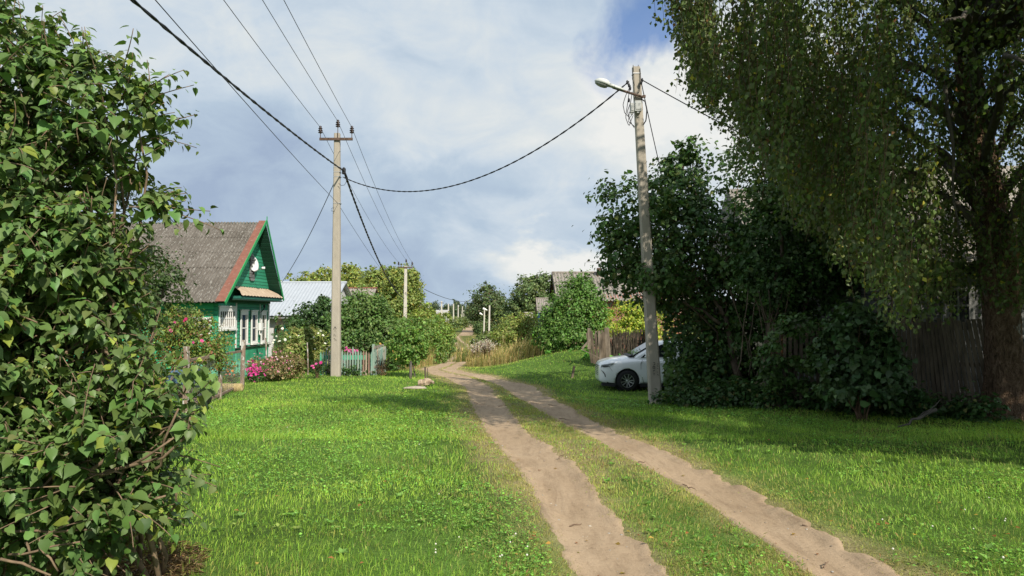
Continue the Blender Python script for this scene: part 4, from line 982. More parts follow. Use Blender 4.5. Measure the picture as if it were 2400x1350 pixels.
hut = thing('garden_hut', 'tiny pale roofed hut above the yellow green bush', 'hut', (X(1236, 84), 84, -3)); mb = MB(); a = P(1228, 733, 84); b_ = P(1249, 745, 82.5)
mb.prism([(a[0], 84, a[2]), (b_[0], 84, a[2]), (b_[0], 82.4, b_[2]), (a[0], 82.4, b_[2])], (0, .02, .08)); mb.build('roof', M('pale_felt', (0.4, 0.36, 0.32)), hut)
mb = MB(); mb.box(a[0] + .15, b_[0] - .15, 82.7, 84.5, -3.4, b_[2] - .02); mb.build('wall', DARKW, hut)
vh = thing('far_house', 'far low house with pale roof above the left thicket', 'house', (X(1040, 210), 210, -3.5)); mb = MB(); a = P(1022, 728, 210); b_ = P(1050, 735, 206)
mb.prism([(a[0], 210, a[2]), (b_[0], 210, a[2]), (b_[0], 206, b_[2]), (a[0], 206, b_[2])], (0, .1, .2)); mb.build('roof', M('pale_roof', (0.42, 0.4, 0.38)), vh); mb = MB(); mb.box(a[0] + .4, b_[0] - .4, 206.6, 211, -4, b_[2]); mb.build('wall', GREYWALL, vh)
# roadside shelter and vehicle far up the hill
D = 272; a = P(1068, 754, D); b_ = P(1079, 763, D); zg_ = Tz(a[0], D)
rs = thing('roadside_shelter', 'tiny white roofed shelter far up the road by slim poles', 'shelter', (a[0], D, zg_)); mb = MB(); mb.box(a[0], b_[0], D - .5, D + 1.5, a[2] - .35, a[2] + .1); mb.build('roof', WHITE, rs)
mb = MB(); mb.box(a[0] + .1, b_[0] - .1, D + 1.1, D + 1.3, zg_ - .3, a[2] - .36); mb.box(a[0] + .1, a[0] + .4, D - .3, D + 1, zg_ - .3, a[2] - .36); mb.box(a[0] + .95, a[0] + 1.2, D - .4, D - .2, zg_ - .3, a[2] - .36); mb.build('wall', M('shelter_brown', (0.12, 0.06, 0.05)), rs)
c0 = P(1079, 761, D + 2); fc = thing('far_car', 'tiny silver car beside the roadside shelter up the hill', 'car', (c0[0], D + 2, Tz(c0[0], D + 2)))
zc = Tz(c0[0], D + 2); mb = MB(); mb.prism([(c0[0] - 1.2, D + 1.2, zc + .35), (c0[0] + 1.3, D + 1.2, zc + .35), (c0[0] + 1.3, D + 1.2, zc + .85), (c0[0] + .7, D + 1.2, zc + .95), (c0[0] + .3, D + 1.2, zc + 1.45), (c0[0] - .9, D + 1.2, zc + 1.45), (c0[0] - 1.2, D + 1.2, zc + .9)], (0, 1.6, 0)); mb.build('body', M('silver_paint', (0.4, 0.4, 0.46), .4, .05, bmp=0), fc)
for dx in (-.7, .85): mb = MB(); mb.lathe((c0[0] + dx, D + 1.15, zc + .32), [(.32, 0), (.32, .2)], 12, 'y'); mb.build('wheel', BLACKW, fc)
# ------------------------------------------------------------------ picket fence beside the near pole
PCOL = [M('picket_' + n_, c, 0.85, .2, 7, bmp=.3, stretch=(1, 1, .3), wear=w_, wear_at=.56) for n_, c, w_ in (('teal', (0.18, 0.3, 0.25), (0.3, 0.31, 0.28)), ('sage', (0.23, 0.31, 0.26), (0.33, 0.3, 0.26)), ('brown', (0.24, 0.15, 0.12), (0.3, 0.22, 0.18)), ('buff', (0.36, 0.29, 0.22), (0.28, 0.22, 0.17)), ('green', (0.06, 0.33, 0.2), (0.2, 0.33, 0.26)))]
RAILG = M('bright_green_rail', (0.06, 0.42, 0.24), 0.7, .2, 6, wear=(0.3, 0.4, 0.33), wear_at=.66)
OLDW = M('old_grey_wood', (0.2, 0.17, 0.14), 0.95, .3, 6, (0.3, 0.26, 0.22), stretch=(1, 1, .25), bmp=.5)
OLDW_D = M('dark_old_wood', (0.065, 0.052, 0.038), 0.95, .35, 6, (0.14, 0.11, 0.08), stretch=(1, 1, .25), bmp=.5)
OLDX = M('old_grey_rail', (0.2, 0.17, 0.14), 0.95, .3, 6, (0.3, 0.26, 0.22), stretch=(.25, 1, 1), bmp=.5)
def picket(mb, x, y, zb, zt, w_, dx=1, dy=0, th=.02, lean=0.0, mi=0, pointed=True):
    d = np.array([dx, dy, 0.0]); d /= np.linalg.norm(d); n_ = np.array([-d[1], d[0], 0])
    c = np.array([x, y, 0.0]); u = np.array([lean, 0, 1.0])
    pts = [c - d * w_ / 2 + u * zb, c + d * w_ / 2 + u * zb] + ([c + d * w_ / 2 + u * (zt - .1), c + u * zt, c - d * w_ / 2 + u * (zt - .1)] if pointed else [c + d * w_ / 2 + u * zt, c - d * w_ / 2 + u * zt])
    mb.prism([p - n_ * th / 2 for p in pts], n_ * th, mi)
pa = G(752, 874); pb_ = G(876, 881); yf = pb_[1] + 0.2
fx0, fx1 = X(750, yf), X(875, yf); zgf = Tz(fx0, yf); ztop = P(800, 822, yf)[2]
pf = thing('picket_fence', 'weathered teal and brown picket fence behind the near pole', 'fence', (fx0, yf, zgf))
order = [4, 0, 0, 3, 2, 0, 1, 1, 1, 0, 1, 1, 1, 0, 1, 0, 2, 3, 2, 0]
np_ = 20
for i in range(np_):
    x = fx0 + (fx1 - fx0) * (i + .5) / np_; mb = MB()
    picket(mb, x, yf, zgf - .05 + .03 * rng.random(), ztop + rng.uniform(-.07, .05) + (0.12 if i == 12 else 0), .05 + .012 * rng.random(), lean=0, th=.022)
    o = mb.build('picket', PCOL[order[i]], pf); o.rotation_euler[1] = rng.normal(0, .0)
mb = MB(); mb.box(fx0 + .1, fx1 - .25, yf + .015, yf + .045, zgf + .56, zgf + .72); mb.build('rail', RAILG, pf)
mb = MB(); mb.box(fx0 + .1, fx1, yf + .015, yf + .05, zgf + .1, zgf + .16); mb.build('rail', OLDX, pf)
# return side running away from the camera
fs = thing('picket_fence', 'short greenish picket side fence turning away from the teal pickets', 'fence', (fx1, yf, zgf))
xe, yend = X(903, yf + 2.6), yf + 2.6
for i in range(13):
    t_ = (i + .4) / 13; x = fx1 + .05 + (xe - fx1) * t_; y = yf + (yend - yf) * t_; mb = MB()
    picket(mb, x, y, Tz(x, y) - .05, Tz(x, y) + 1.0 + rng.uniform(-.03, .06), .11, xe - fx1, yend - yf, th=.022); mb.build('picket', PCOL[[0, 1, 1, 3, 1, 1, 0][i % 7]], fs)
mb = MB(); mb.bar((fx1 + .06, yf, zgf + 1.0), (xe, yend, Tz(xe, yend) + 1.06), .03, .1); mb.bar((fx1 + .06, yf, zgf + .3), (xe, yend, Tz(xe, yend) + .3), .03, .08); mb.build('rail', OLDX, fs)
mb = MB(); mb.box(fx1 - .04, fx1 + .05, yf + .02, yf + .12, zgf - .2, zgf + 1.12); mb.build('post', PCOL[1], fs)

# green house fence (low pickets in front of the veranda) and dark green sheet fence
hf = thing('house_fence', 'low green picket fence in front of the green house', 'fence', (X(470, 26.5), 26.5, Tz(X(470, 26.5), 26.5)))
yy = 26.5; xa, xb = X(452, yy), X(642, yy); zt = P(540, 845, yy)[2]
GP = M('green_picket', (0.12, 0.42, 0.28), .75, .2, 6, wear=(0.3, 0.42, 0.35), wear_at=.64)
for i in range(30):
    x = xa + (xb - xa) * (i + .5) / 30; mb = MB(); picket(mb, x, yy, Tz(x, yy) - .05, zt + rng.uniform(-.04, .04), .075); mb.build('picket', GP, hf)
mb = MB(); mb.box(xa, xb, yy + .013, yy + .04, zt - .5, zt - .42); mb.box(xa, xb, yy + .013, yy + .04, zt - .2, zt - .14); mb.build('rail', GP, hf)
h2 = thing('house_fence', 'far grey picket fence running right from the green gable', 'fence', (X(640, 36), 36, -1)); yy = 36.0; xa, xb = X(638, yy), X(690, yy)
for i in range(9):
    x = xa + (xb - xa) * (i + .5) / 9; mb = MB(); picket(mb, x, yy, Tz(x, yy) - .1, P(650, 812, yy)[2] + rng.uniform(-.04, .04), .09); mb.build('picket', OLDW, h2)
mb = MB(); mb.box(xa, xb, yy + .013, yy + .04, P(650, 824, yy)[2] - .04, P(650, 824, yy)[2] + .04); mb.build('rail', OLDX, h2)
SHEET = M('dark_green_sheet', (0.008, 0.105, 0.068), .45, .08, 3, bmp=0)
sf = thing('sheet_fence', 'dark green corrugated metal fence behind the flower bed', 'fence', (X(636, 42), 42, Tz(X(636, 42), 42)))
def sheet(name, x0, x1, y, z0, z1, parent):
    xs = []; x = x0; V = []
    while x < x1: xs += [(x, 0), (x + .05, .03), (x + .13, .03), (x + .18, 0)]; x += .22
    for a, o_ in xs: V += [(a, y - o_, z0), (a, y - o_, z1)]
    Q = [(2 * i, 2 * i + 2, 2 * i + 3, 2 * i + 1) for i in range(len(xs) - 1)]
    return mesh_np(name, np.array(V), np.array(Q), SHEET, None, parent)
z0 = Tz(X(700, 42), 42) - .1
sheet('panel', X(640, 42), X(668, 42), 42.3, z0, P(650, 767, 42.3)[2], sf); sheet('panel', X(666, 42), X(762, 42), 42, z0, P(700, 761, 42)[2], sf)
for px in (640, 667, 715, 760): mb = MB(); x = X(px, 42.1); mb.box(x - .03, x + .03, 42.35, 42.41, z0, 0.85); mb.build('post', RUST, sf)

# ------------------------------------------------------------------ wire mesh gate and garden stakes on the left
PEEL = M('peeling_white_post', (0.2, 0.14, 0.1), .95, .35, 8, (0.26, 0.19, 0.15), stretch=(1, 1, .3), bmp=.5, wear=(0.5, 0.49, 0.46), wear_at=.55)
PEEL_R = M('peeling_rail', (0.2, 0.13, 0.09), .95, .35, 8, (0.28, 0.2, 0.15), stretch=(.4, .4, 1), bmp=.5, wear=(0.42, 0.38, 0.34), wear_at=.62)
ga, gb, gc = G(435, 968), G(515, 935), G(567, 909)
wf = thing('wire_fence', 'wire mesh fence with flaking wooden posts at the flower garden', 'fence', gc)
hp = P(567, 797, gc[1])[2]
mb = MB(); mb.bar(gc - [0, 0, .2], (gc[0] + .03, gc[1], hp), .095, .095, up=(0, 1, 0), w2=.1, h2=.09); mb.build('post', PEEL, wf)
mb = MB(); mb.bar(gb - [0, 0, .2], (gb[0] + .01, gb[1], P(515, 833, gb[1])[2]), .075, .075, up=(0, 1, 0)); mb.build('post', PEEL, wf)
mb = MB(); mb.bar(ga - [0, 0, .2], (ga[0], ga[1], P(436, 812, ga[1])[2]), .085, .085, up=(0, 1, 0)); mb.build('post', PEEL, wf)
ra, rb = P(452, 841, ga[1] - .0), P(567, 823, gc[1]); rm = P(515, 832, gb[1])
mb = MB(); mb.bar((ga[0], ga[1] - .05, P(436, 846, ga[1])[2]), rm + [0, -.05, 0], .05, .06); mb.bar(rm + [0, -.052, 0], rb + [0, -.05, 0], .05, .06); mb.bar(ga + [0, -.05, .1], gb + [0, -.05, .09], .045, .055); mb.bar(gb + [0, -.052, .09], gc + [0, -.05, .1], .045, .055); mb.build('rail', PEEL_R, wf)
mb = MB()
for a, b_, za, zb in ((ga, gb, P(436, 846, ga[1])[2], rm[2]), (gb, gc, rm[2], rb[2])):
    n_ = 22
    for i in range(n_ + 1):
        t_ = i / n_; c = a + (b_ - a) * t_; zt_ = za + (zb - za) * t_; mb.bar((c[0], c[1] - .02, c[2]), (c[0], c[1] - .02, zt_), .003, .003, up=(0, 1, 0))
    for j in range(12):
        q0 = np.array([a[0], a[1] - .02, a[2] + (za - a[2]) * j / 12]); q1 = np.array([b_[0], b_[1] - .02, b_[2] + (zb - b_[2]) * j / 12]); mb.bar(q0, q1, .003, .003)
mb.build('wire_mesh', GALV, wf)
for px, pb2, pt, lab in ((625, 890, 792, 'rusty thin stake left of the three garden stakes, behind pink phlox'), (673, 868, 790, 'pale thin stake among the pink cosmos flowers'), (722, 878, 802, 'weathered stake in front of the tall white flowered plant')):
    g_ = G(px, pb2); mb = MB(); tp = P(px - 2, pt, g_[1]); mb.tube([g_ - [0, 0, .2], g_ * .5 + tp * .5 + [.01, 0, 0], tp], [.028, .026, .022], 7)
    o = mb.build('garden_stake', PEEL if px != 673 else OLDW, None, origin=g_); tag(o, lab, 'stake', 'stakes in the flower bed')
# blue tub
bt = P(438, 868, 15.8); mb = MB(); BLUE = M('blue_plastic', (0.08, 0.14, 0.22), .5, .2, 6, wear=(0.3, 0.36, 0.42), wear_at=.66)
zb = Tz(bt[0], 15.8); tb = thing('wheelbarrow', 'faded blue wheelbarrow tub behind the near shrub', 'wheelbarrow', (bt[0], 15.8, zb))
hh_ = bt[2] - zb
mb.prism([(bt[0] - .3, 15.5, zb + hh_ * .6), (bt[0] + .1, 15.5, zb + hh_ * .58), (bt[0] + .22, 15.5, zb + hh_ + .03), (bt[0] - .42, 15.5, zb + hh_ - .02)], (0, .6, 0)); o = mb.build('tub', BLUE, tb); o.modifiers.new('b', 'BEVEL').width = .05
mb = MB(); mb.lathe((bt[0] + .35, 15.76, zb + .18), [(.18, 0), (.18, .08)], 14, 'y'); mb.build('wheel', BLACKW, tb)
mb = MB(); mb.tube([(bt[0] + .35, 15.55, zb + .18), (bt[0] - .3, 15.52, zb + .3), (bt[0] - 1.0, 15.5, zb + hh_)], .02, 6); mb.tube([(bt[0] - .35, 15.55, zb + .3), (bt[0] - .4, 15.55, zb)], .02, 6); mb.build('frame', RUST, tb)
# pale wicker planter at the gate
g_ = G(540, 919); WICK, nt, b = nmat('wicker')
wv = nd(nt, 'ShaderNodeTexWave'); wv.bands_direction = 'X'; wv.inputs['Scale'].default_value = 9; wv.inputs['Distortion'].default_value = 6; wv.inputs['Detail'].default_value = 3
tcx = nd(nt, 'ShaderNodeTexCoord'); nt.links.new(tcx.outputs['Object'], wv.inputs[0]); nt.links.new(ramp(nt, wv.outputs['Fac'], [(0.1, (0.3, 0.22, 0.1)), (.6, (0.52, 0.41, 0.2))]), b.inputs['Base Color']); b.inputs['Roughness'].default_value = .9; bump(nt, b, wv.outputs['Fac'], .8, .02)
mb = MB(); L_ = .29; pr = [(0.03, -L_), (.1, -L_), (.125, -L_ + .04), (.12, 0), (.125, L_ - .04), (.1, L_), (.03, L_)]
mb.lathe((g_[0], g_[1] + .1, g_[2] + .1), pr, 14, 'x'); o = mb.build('straw_bolster', WICK, None, smooth=True, origin=(g_[0], g_[1] + .1, g_[2])); tag(o, 'pale straw bolster edging the orange flowers behind the wire fence', 'garden edging')
# stones and rotten log by the track, stakes and stubs
c = G(978, 912); mb = MB()
STONE = M('pale_stone', (0.36, 0.31, 0.25), .95, .25, 9, bmp=.6)
def rock(mb, c, r, s, mi=0):
    b0 = len(mb.v); pr = [(0.02, -.4), (.7, -.35), (1, 0), (.85, .35), (.5, .55), (0.02, .6)]
    mb.lathe((0, 0, 0), pr, 10, 'z', mi)
    for i in range(b0, len(mb.v)):
        v_ = np.array(mb.v[i]); v_ = v_ * s * r * rng.uniform(.85, 1.15) + np.array(c); mb.v[i] = tuple(v_)
rock(mb, c + [-.02, 0, .03], .22, np.array([1.35, .7, .4])); rock(mb, c + [-.25, .05, .02], .13, np.array([1.3, .8, .4]))
o = mb.build('flat_stone', STONE, None, origin=c); tag(o, 'flat pale broken stone lying left of the rotten log', 'stone')
c = G(993, 905); mb = MB(); pts = wobble(c + [-.16, -.05, .09], c + [.2, .05, .13], 7, .04); mb.tube(pts, [.08, .12, .13, .11, .13, .1, .05], 9)
mb.tube(wobble(c + [.0, .1, .16], c + [.3, -.05, .1], 5, .03), [.05, .07, .07, .05, .04], 7)
o = mb.build('rotten_log', M('red_rotten_wood', (0.22, 0.12, 0.07), .95, .5, 12, (0.42, 0.33, 0.24), stretch=(.5, 1, 1), bmp=1), None, origin=c); tag(o, 'short reddish rotten log on the grass by the track', 'log')
for px, pb2, pt, r_, lab in ((997, 893, 860, .028, 'dark thicker stake just behind the rotten log'), (1002.5, 892, 863, .014, 'thin dark rod beside the thicker stake at the log')):
    g_ = G(px, pb2); mb = MB(); tp = P(px - .5, pt, g_[1]); mb.tube([g_ - [0, 0, .1], tp], r_, 7); o = mb.build('garden_stake', OLDW_D, None, origin=g_); tag(o, lab, 'stake', 'stakes by the track')
g_ = G(1341, 886); mb = MB(); tp = P(1346, 858, g_[1]); mb.tube([g_ - [0.02, 0, .1], (g_ + tp) / 2, tp], [.05, .045, .04], 8); o = mb.build('post_stub', OLDW_D, None, origin=g_); tag(o, 'short leaning dark post stub in the grass left of the car', 'post')

# ------------------------------------------------------------------ old fences on the right bank
gp = thing('old_gate', 'tumbledown grey board gate on the bank behind the car', 'gate', G(1400, 838)); yy = 27.6
MIDW = M('mid_old_wood', (0.1, 0.082, 0.06), 0.95, .35, 6, (0.19, 0.155, 0.12), stretch=(1, 1, .25), bmp=.5)
for i, (px0, px1, pyt, pyb, ln, mt) in enumerate(((1377, 1385, 769, 806, 0, MIDW), (1385, 1391, 780, 838, .2, OLDW_D), (1391, 1398, 776, 840, .16, OLDW_D), (1398, 1404, 783, 840, .1, OLDW_D), (1404, 1410, 775, 847, .05, MIDW), (1410, 1417, 782, 846, .1, OLDW_D), (1417, 1423, 778, 846, .1, OLDW_D), (1423, 1434, 768, 847, .12, MIDW), (1388, 1393, 777, 800, .1, MIDW), (1398, 1403, 776, 797, .06, MIDW), (1411, 1416, 774, 797, .04, MIDW))):
    mb = MB(); a = P((px0 + px1) / 2, pyb, yy + .02 * i); b_ = P((px0 + px1) / 2 - ln * 60, pyt, yy + .02 * i); mb.bar(a - [0, 0, .2], b_, (px1 - px0) / F * yy, .03, up=(0, 1, 0)); mb.build('board', mt, gp)
mb = MB(); mb.bar(P(1384, 797, yy + .3), P(1436, 793, yy + .3), .03, .07); mb.build('crossboard', MIDW, gp)
mb = MB(); mb.bar(P(1362, 818, yy - .4), P(1420, 846, yy - .4), .02, .03); mb.build('fallen_lath', MIDW, gp)
mb = MB(); mb.bar(P(1364, 817, yy - .3), P(1384, 795, yy - .2), .03, .07); mb.build('fallen_lath', MIDW, gp)
wfn = thing('wattle_fence', 'dark wattle fence of thin sticks behind the car', 'fence', G(1470, 845))
mb = MB()
for i in range(190):
    px = 1434 + .53 * i + rng.normal(0, .5); y = 27.9 + .1 * rng.random(); a = P(px + rng.normal(0, 3) - 2, 850, y); b_ = P(px + rng.normal(0, 5), 779 + rng.normal(0, 4) + abs(px - 1480) * .04, y); mb.tube([a, (a + b_) / 2 + rng.normal(0, .02, 3), b_], [.016, .014, .01], 4)
mb.build('stick', M('wattle', (0.045, 0.036, 0.026), .95, .4, 9, (0.09, 0.075, 0.055), bmp=0), wfn)['kind'] = 'stuff'
mb = MB(); mb.bar(P(1436, 800, 28), P(1530, 798, 28.5), .04, .06); mb.bar(P(1436, 832, 28), P(1530, 832, 28.5), .04, .06); mb.build('rail', OLDW_D, wfn)

# ------------------------------------------------------------------ houses and pickets under the trees on the right
DULLGLASS, nt, b = nmat('dull_dark_glass'); b.inputs['Base Color'].default_value = (0.02, 0.022, 0.022, 1); b.inputs['Roughness'].default_value = .6; b.inputs['Specular IOR Level'].default_value = .1  # dark and rough so the panes hardly mirror the bright sky
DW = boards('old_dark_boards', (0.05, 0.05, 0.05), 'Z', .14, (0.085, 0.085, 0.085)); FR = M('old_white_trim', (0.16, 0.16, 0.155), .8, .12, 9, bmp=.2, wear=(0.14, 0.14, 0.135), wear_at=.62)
gh = thing('grey_house', 'old grey plank house with carved white window frames behind the birch', 'house', (9, 15.6, Tz(9, 15.6)))
yw = 15.6; xw0 = X(2062, yw); xw1 = 15.5
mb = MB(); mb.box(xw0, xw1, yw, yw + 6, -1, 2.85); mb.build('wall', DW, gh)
mb = MB(); mb.prism([(xw0 - .4, yw - .6, 2.7), (xw0 - .4, yw + 6.6, 2.7), (xw0 - .4, yw + 3, 5.4)], (xw1 - xw0 + .8, 0, 0)); mb.build('roof', SLATE2, gh)
mb = MB(); mb.box(xw0 - .05, xw1, yw - .1, yw - .003, .95, 1.0); mb.build('ledge', FR, gh)
for k in range(4):
    x0 = X(2092, yw) + k * 1.02; x1 = x0 + .68; z0, z1 = 1.2, 2.25; mb = MB()
    for a in ((x0, x0 + .12, z0, z1), (x1 - .12, x1, z0, z1), (x0 + .12, x1 - .12, z1 - .12, z1), (x0 + .12, x1 - .12, z0, z0 + .1)): mb.box(a[0], a[1], yw - .06, yw - .003, a[2], a[3])
    mb.prism([(x0 - .1, yw - .08, z1 + .003), (x1 + .1, yw - .08, z1 + .003), (x1 + .04, yw - .08, z1 + .16), ((x0 + x1) / 2, yw - .08, z1 + .28), (x0 - .04, yw - .08, z1 + .16)], (0, .075, 0))
    for j in range(7): xx_ = x0 - .06 + (x1 - x0 + .12) * j / 6; mb.lathe((xx_, yw - .085, z1 + .06), [(.03, -.01), (.03, .0)], 8, 'y')
    mb.box((x0 + x1) / 2 - .02, (x0 + x1) / 2 + .02, yw - .05, yw - .004, z0 + .1, z1 - .12); mb.box(x0 + .12, x1 - .12, yw - .049, yw - .004, z0 + .6, z0 + .64); mb.box(x0 - .08, x1 + .08, yw - .1, yw - .003, z0 - .08, z0 - .003)
    for j in range(5): mb.box(x0 + .05 + j * .13, x0 + .11 + j * .13, yw - .05, yw - .003, z0 - .2, z0 - .083)
    wd = mb.build('window', FR, gh); mb = MB(); mb.box(x0 + .1, x1 - .1, yw - .012, yw - .0035, z0 + .08, z1 - .1); mb.build('glass', DULLGLASS, wd)
tg = thing('tan_house', 'green and tan plank house behind the leafy tree', 'house', (X(1840, 22), 22, Tz(8, 22)))
yw2 = 22; xa, xb = X(1800, yw2), X(2075, yw2)
mb = MB(); mb.box(xa, xb, yw2, yw2 + 6, -1.2, 2.05); mb.build('wall', boards('tan_boards', (0.3, 0.25, 0.17), 'Z', .17, wear=(0.16, 0.2, 0.13), wear_at=.6), tg)
mb = MB(); mb.box(xa, xb, yw2 - .04, yw2 - .003, 2.06, 2.75); mb.build('upper_wall', boards('green_upper_boards', (0.04, 0.24, 0.12), 'Z', .17), tg)
mb = MB(); mb.box(xa, xb, yw2 - .05, yw2 - .003, 1.25, 1.5); mb.box(xa, xb, yw2 - .05, yw2 - .003, .55, .75); mb.build('pale_band', M('pale_band', (0.5, 0.5, 0.46)), tg)
mb = MB(); mb.box(X(1880, yw2), X(1915, yw2), yw2 - .06, yw2 - .004, .5, 1.15); mb.build('window', FR, tg)
mb = MB(); mb.box(X(1918, yw2), X(1955, yw2), yw2 - .04, yw2 - .004, 0.76, 1.1); mb.build('brick_patch', M('orange_brick', (0.5, 0.2, 0.1)), tg)
mb = MB(); mb.prism([(xa - .3, yw2 - .6, 2.8), (xa - .3, yw2 + 6.6, 2.8), (xa - .3, yw2 + 3, 5.9)], (xb - xa + .6, 0, 0)); mb.build('roof', M('pale_sheet_roof', (0.2, 0.18, 0.16), .9, .2, 4, stretch=(3, 1, 1)), tg)
rf_ = thing('old_picket_fence', 'dark leaning picket fence running to the birch trunk', 'fence', (7, 13.6, Tz(7, 13.6)))
mb = MB(); npk = 48
for i in range(npk):
    t_ = i / (npk - 1); px = 1795 + (2400 - 1795) * t_; D = 15.2 - 2.0 * t_; x = X(px, D); zb_ = Tz(x, D) - .05; zt_ = P(px, 757 - 12 * t_, D)[2] + rng.uniform(-.06, .04)
    mb = MB(); picket(mb, x, D, zb_, zt_, .055 + .015 * rng.random(), 1, -.22, th=.022, pointed=False)
    o = mb.build('picket', OLDW_D, rf_)
    o.rotation_euler = (0, 0, 0)
    for v_ in o.data.vertices: v_.co.x -= (v_.co.z + .6) * (-.02 + .2 * sstep(.45, .9, t_)) + 0
mb = MB()
for hz in (.35, .95): mb.bar((X(1795, 15.25), 15.25, Tz(6, 15) + hz), (X(2400, 13.25), 13.25, Tz(9, 13.2) + hz), .04, .08)
mb.build('rail', OLDW_D, rf_)
for px in (1800, 2000, 2200): mb = MB(); D = 15.3 - 2.0 * (px - 1795) / 605; x = X(px, D); mb.box(x - .06, x + .06, D + .05, D + .17, Tz(x, D) - .3, Tz(x, D) + 1.35); mb.build('post', OLDW_D, rf_)
# fallen branch in front of the pickets
a, b_ = G(2105, 1008), P(2192, 958, 12.0); mb = MB(); mb.tube(wobble(a + [0, 0, .05], b_, 8, .08), np.linspace(.012, .03, 8), 6); mb.tube(wobble((a + b_) / 2, (a + b_) / 2 + [.5, .2, .3], 5, .05), np.linspace(.014, .005, 5), 5)
o = mb.build('fallen_branch', GREYBARK, None, smooth=True, origin=a); tag(o, 'bare grey fallen branch leaning at the foot of the dark pickets', 'branch')

# ------------------------------------------------------------------ white car
CARW, nt, b = nmat('white_car_paint'); b.inputs['Base Color'].default_value = (0.84, 0.86, 0.87, 1); b.inputs['Roughness'].default_value = .22; b.inputs['Coat Weight'].default_value = .6; b.inputs['Coat Roughness'].default_value = .05
TRIM = M('black_plastic', (0.018, 0.018, 0.02), .6, .1, 20, bmp=0); TYRE = M('tyre_rubber', (0.02, 0.02, 0.021), .85, .2, 30, bmp=.1); ALLOY = M('alloy', (0.55, 0.56, 0.57), .3, .05, 20, metal=.7, bmp=0)
CHROME = M('chrome', (0.6, 0.61, 0.62), .15, .02, 20, metal=1.0, bmp=0); CGL, nt, b = nmat('car_glass'); b.inputs['Base Color'].default_value = (0.015, 0.018, 0.02, 1); b.inputs['Roughness'].default_value = .04; b.inputs['Specular IOR Level'].default_value = .6
HLG = M('headlight_lens', (0.36, 0.38, 0.4), .1, .1, 30, bmp=0, spec=.7); HLD = M('headlight_bezel', (0.1, 0.105, 0.11), .25, .3, 30, bmp=0)
cw = G(1470, 918); YC = cw[1]; S = YC / F * 47.5 / 0.67      # tyre is 47.5 px tall on the photo
CZ0 = cw[2] + .005; CX0 = X(1405, YC)
car = thing('parked_car', 'white crossover car parked nose out beneath the lilac', 'car', (CX0 + 2.3, YC + .9, CZ0))
def W(x, y, z): return np.array([CX0 + x * S, YC + .02 + (y + .93) * S, CZ0 + z * S])   # y = -0.93 is the side facing the track
wx = (1470 - 1405) / F * YC / S; R_ = .345; wr = wx + 2.7
sect = []   # x, half width, z bottom, z side, z shoulder, z top
st_ = [(0.00, .55, .34, .50, .66, .74), (.04, .70, .28, .52, .80, .88), (.12, .82, .24, .55, .87, .96), (.3, .89, .22, .58, .92, 1.02), (.6, .925, .21, .6, .96, 1.07), (.95, .93, .21, .6, .99, 1.12), (1.15, .93, .21, .6, 1.01, 1.14), (1.6, .93, .21, .6, 1.03, 1.1), (2.4, .93, .21, .62, 1.05, 1.09), (3.4, .93, .21, .62, 1.07, 1.1), (4.1, .91, .23, .64, 1.08, 1.12), (4.45, .85, .28, .64, 1.04, 1.08), (4.6, .72, .34, .62, .95, 1.0), (4.64, .6, .4, .6, .85, .9)]
V = []; nrg = 0
for x, hw_, zb_, zm, zs, zt in st_:
    ring = [(-hw_ * .86, zb_), (-hw_ * .97, zb_ + .06), (-hw_, zm - .12), (-hw_ * .995, zm + .1), (-hw_ * .985, (zm + zs) / 2 + .07), (-hw_ * .965, zs - .03), (-hw_ * .9, zs + .02), (-hw_ * .7, zt - .012), (-hw_ * .3, zt + .01)]
    ring = ring + [(-a, z) for a, z in ring[::-1]]; nrg = len(ring)
    V += [W(x, a, z) for a, z in ring]
mb = MB(); k = len(st_); mb.add(V, [(i * nrg + j, i * nrg + (j + 1) % nrg, (i + 1) * nrg + (j + 1) % nrg, (i + 1) * nrg + j) for i in range(k - 1) for j in range(nrg)] + [tuple(range(nrg))[::-1], tuple((k - 1) * nrg + j for j in range(nrg))])
body = mb.build('body', CARW, car, smooth=True); sb = body.modifiers.new('s', 'SUBSURF'); sb.levels = sb.render_levels = 2
mb = MB()
for xx in (wx, wr): mb.lathe(W(xx, -1.2, R_ + .0) , [(0.405 * S, 0), (0.405 * S, 3.0 * S)], 40, 'y')
cut = mb.build('wheel_arch_cutter', TRIM); bo = body.modifiers.new('arch', 'BOOLEAN'); bo.operation = 'DIFFERENCE'; bo.object = cut; bo.solver = 'EXACT'
bpy.context.view_layer.update(); dg = bpy.context.evaluated_depsgraph_get(); me = bpy.data.meshes.new_from_object(body.evaluated_get(dg)); body.modifiers.clear(); body.data = me
bpy.data.objects.remove(cut)
mb = MB()   # dark arch liners
for xx in (wx, wr): mb.lathe(W(xx, -.75, R_), [(0.43 * S, 0), (0.43 * S, .25 * S)], 30, 'y')
mb.box(CX0 + .25 * S, CX0 + 4.4 * S, YC + .12 * S, YC + 1.75 * S, CZ0 + .19 * S, CZ0 + .45 * S)
mb.build('underbody', TRIM, car)
mb = MB(); mb.prism([W(.1, -.80, .25), W(.1, -.80, .17), W(wx - .42, -.9, .15), W(wx - .42, -.9, .235)], (0, .3, 0)); mb.prism([W(wx + .42, -.925, .235), W(wx + .42, -.925, .14), W(wr - .42, -.925, .14), W(wr - .42, -.925, .235)], (0, .3, 0)); mb.build('sill_trim', TRIM, car)
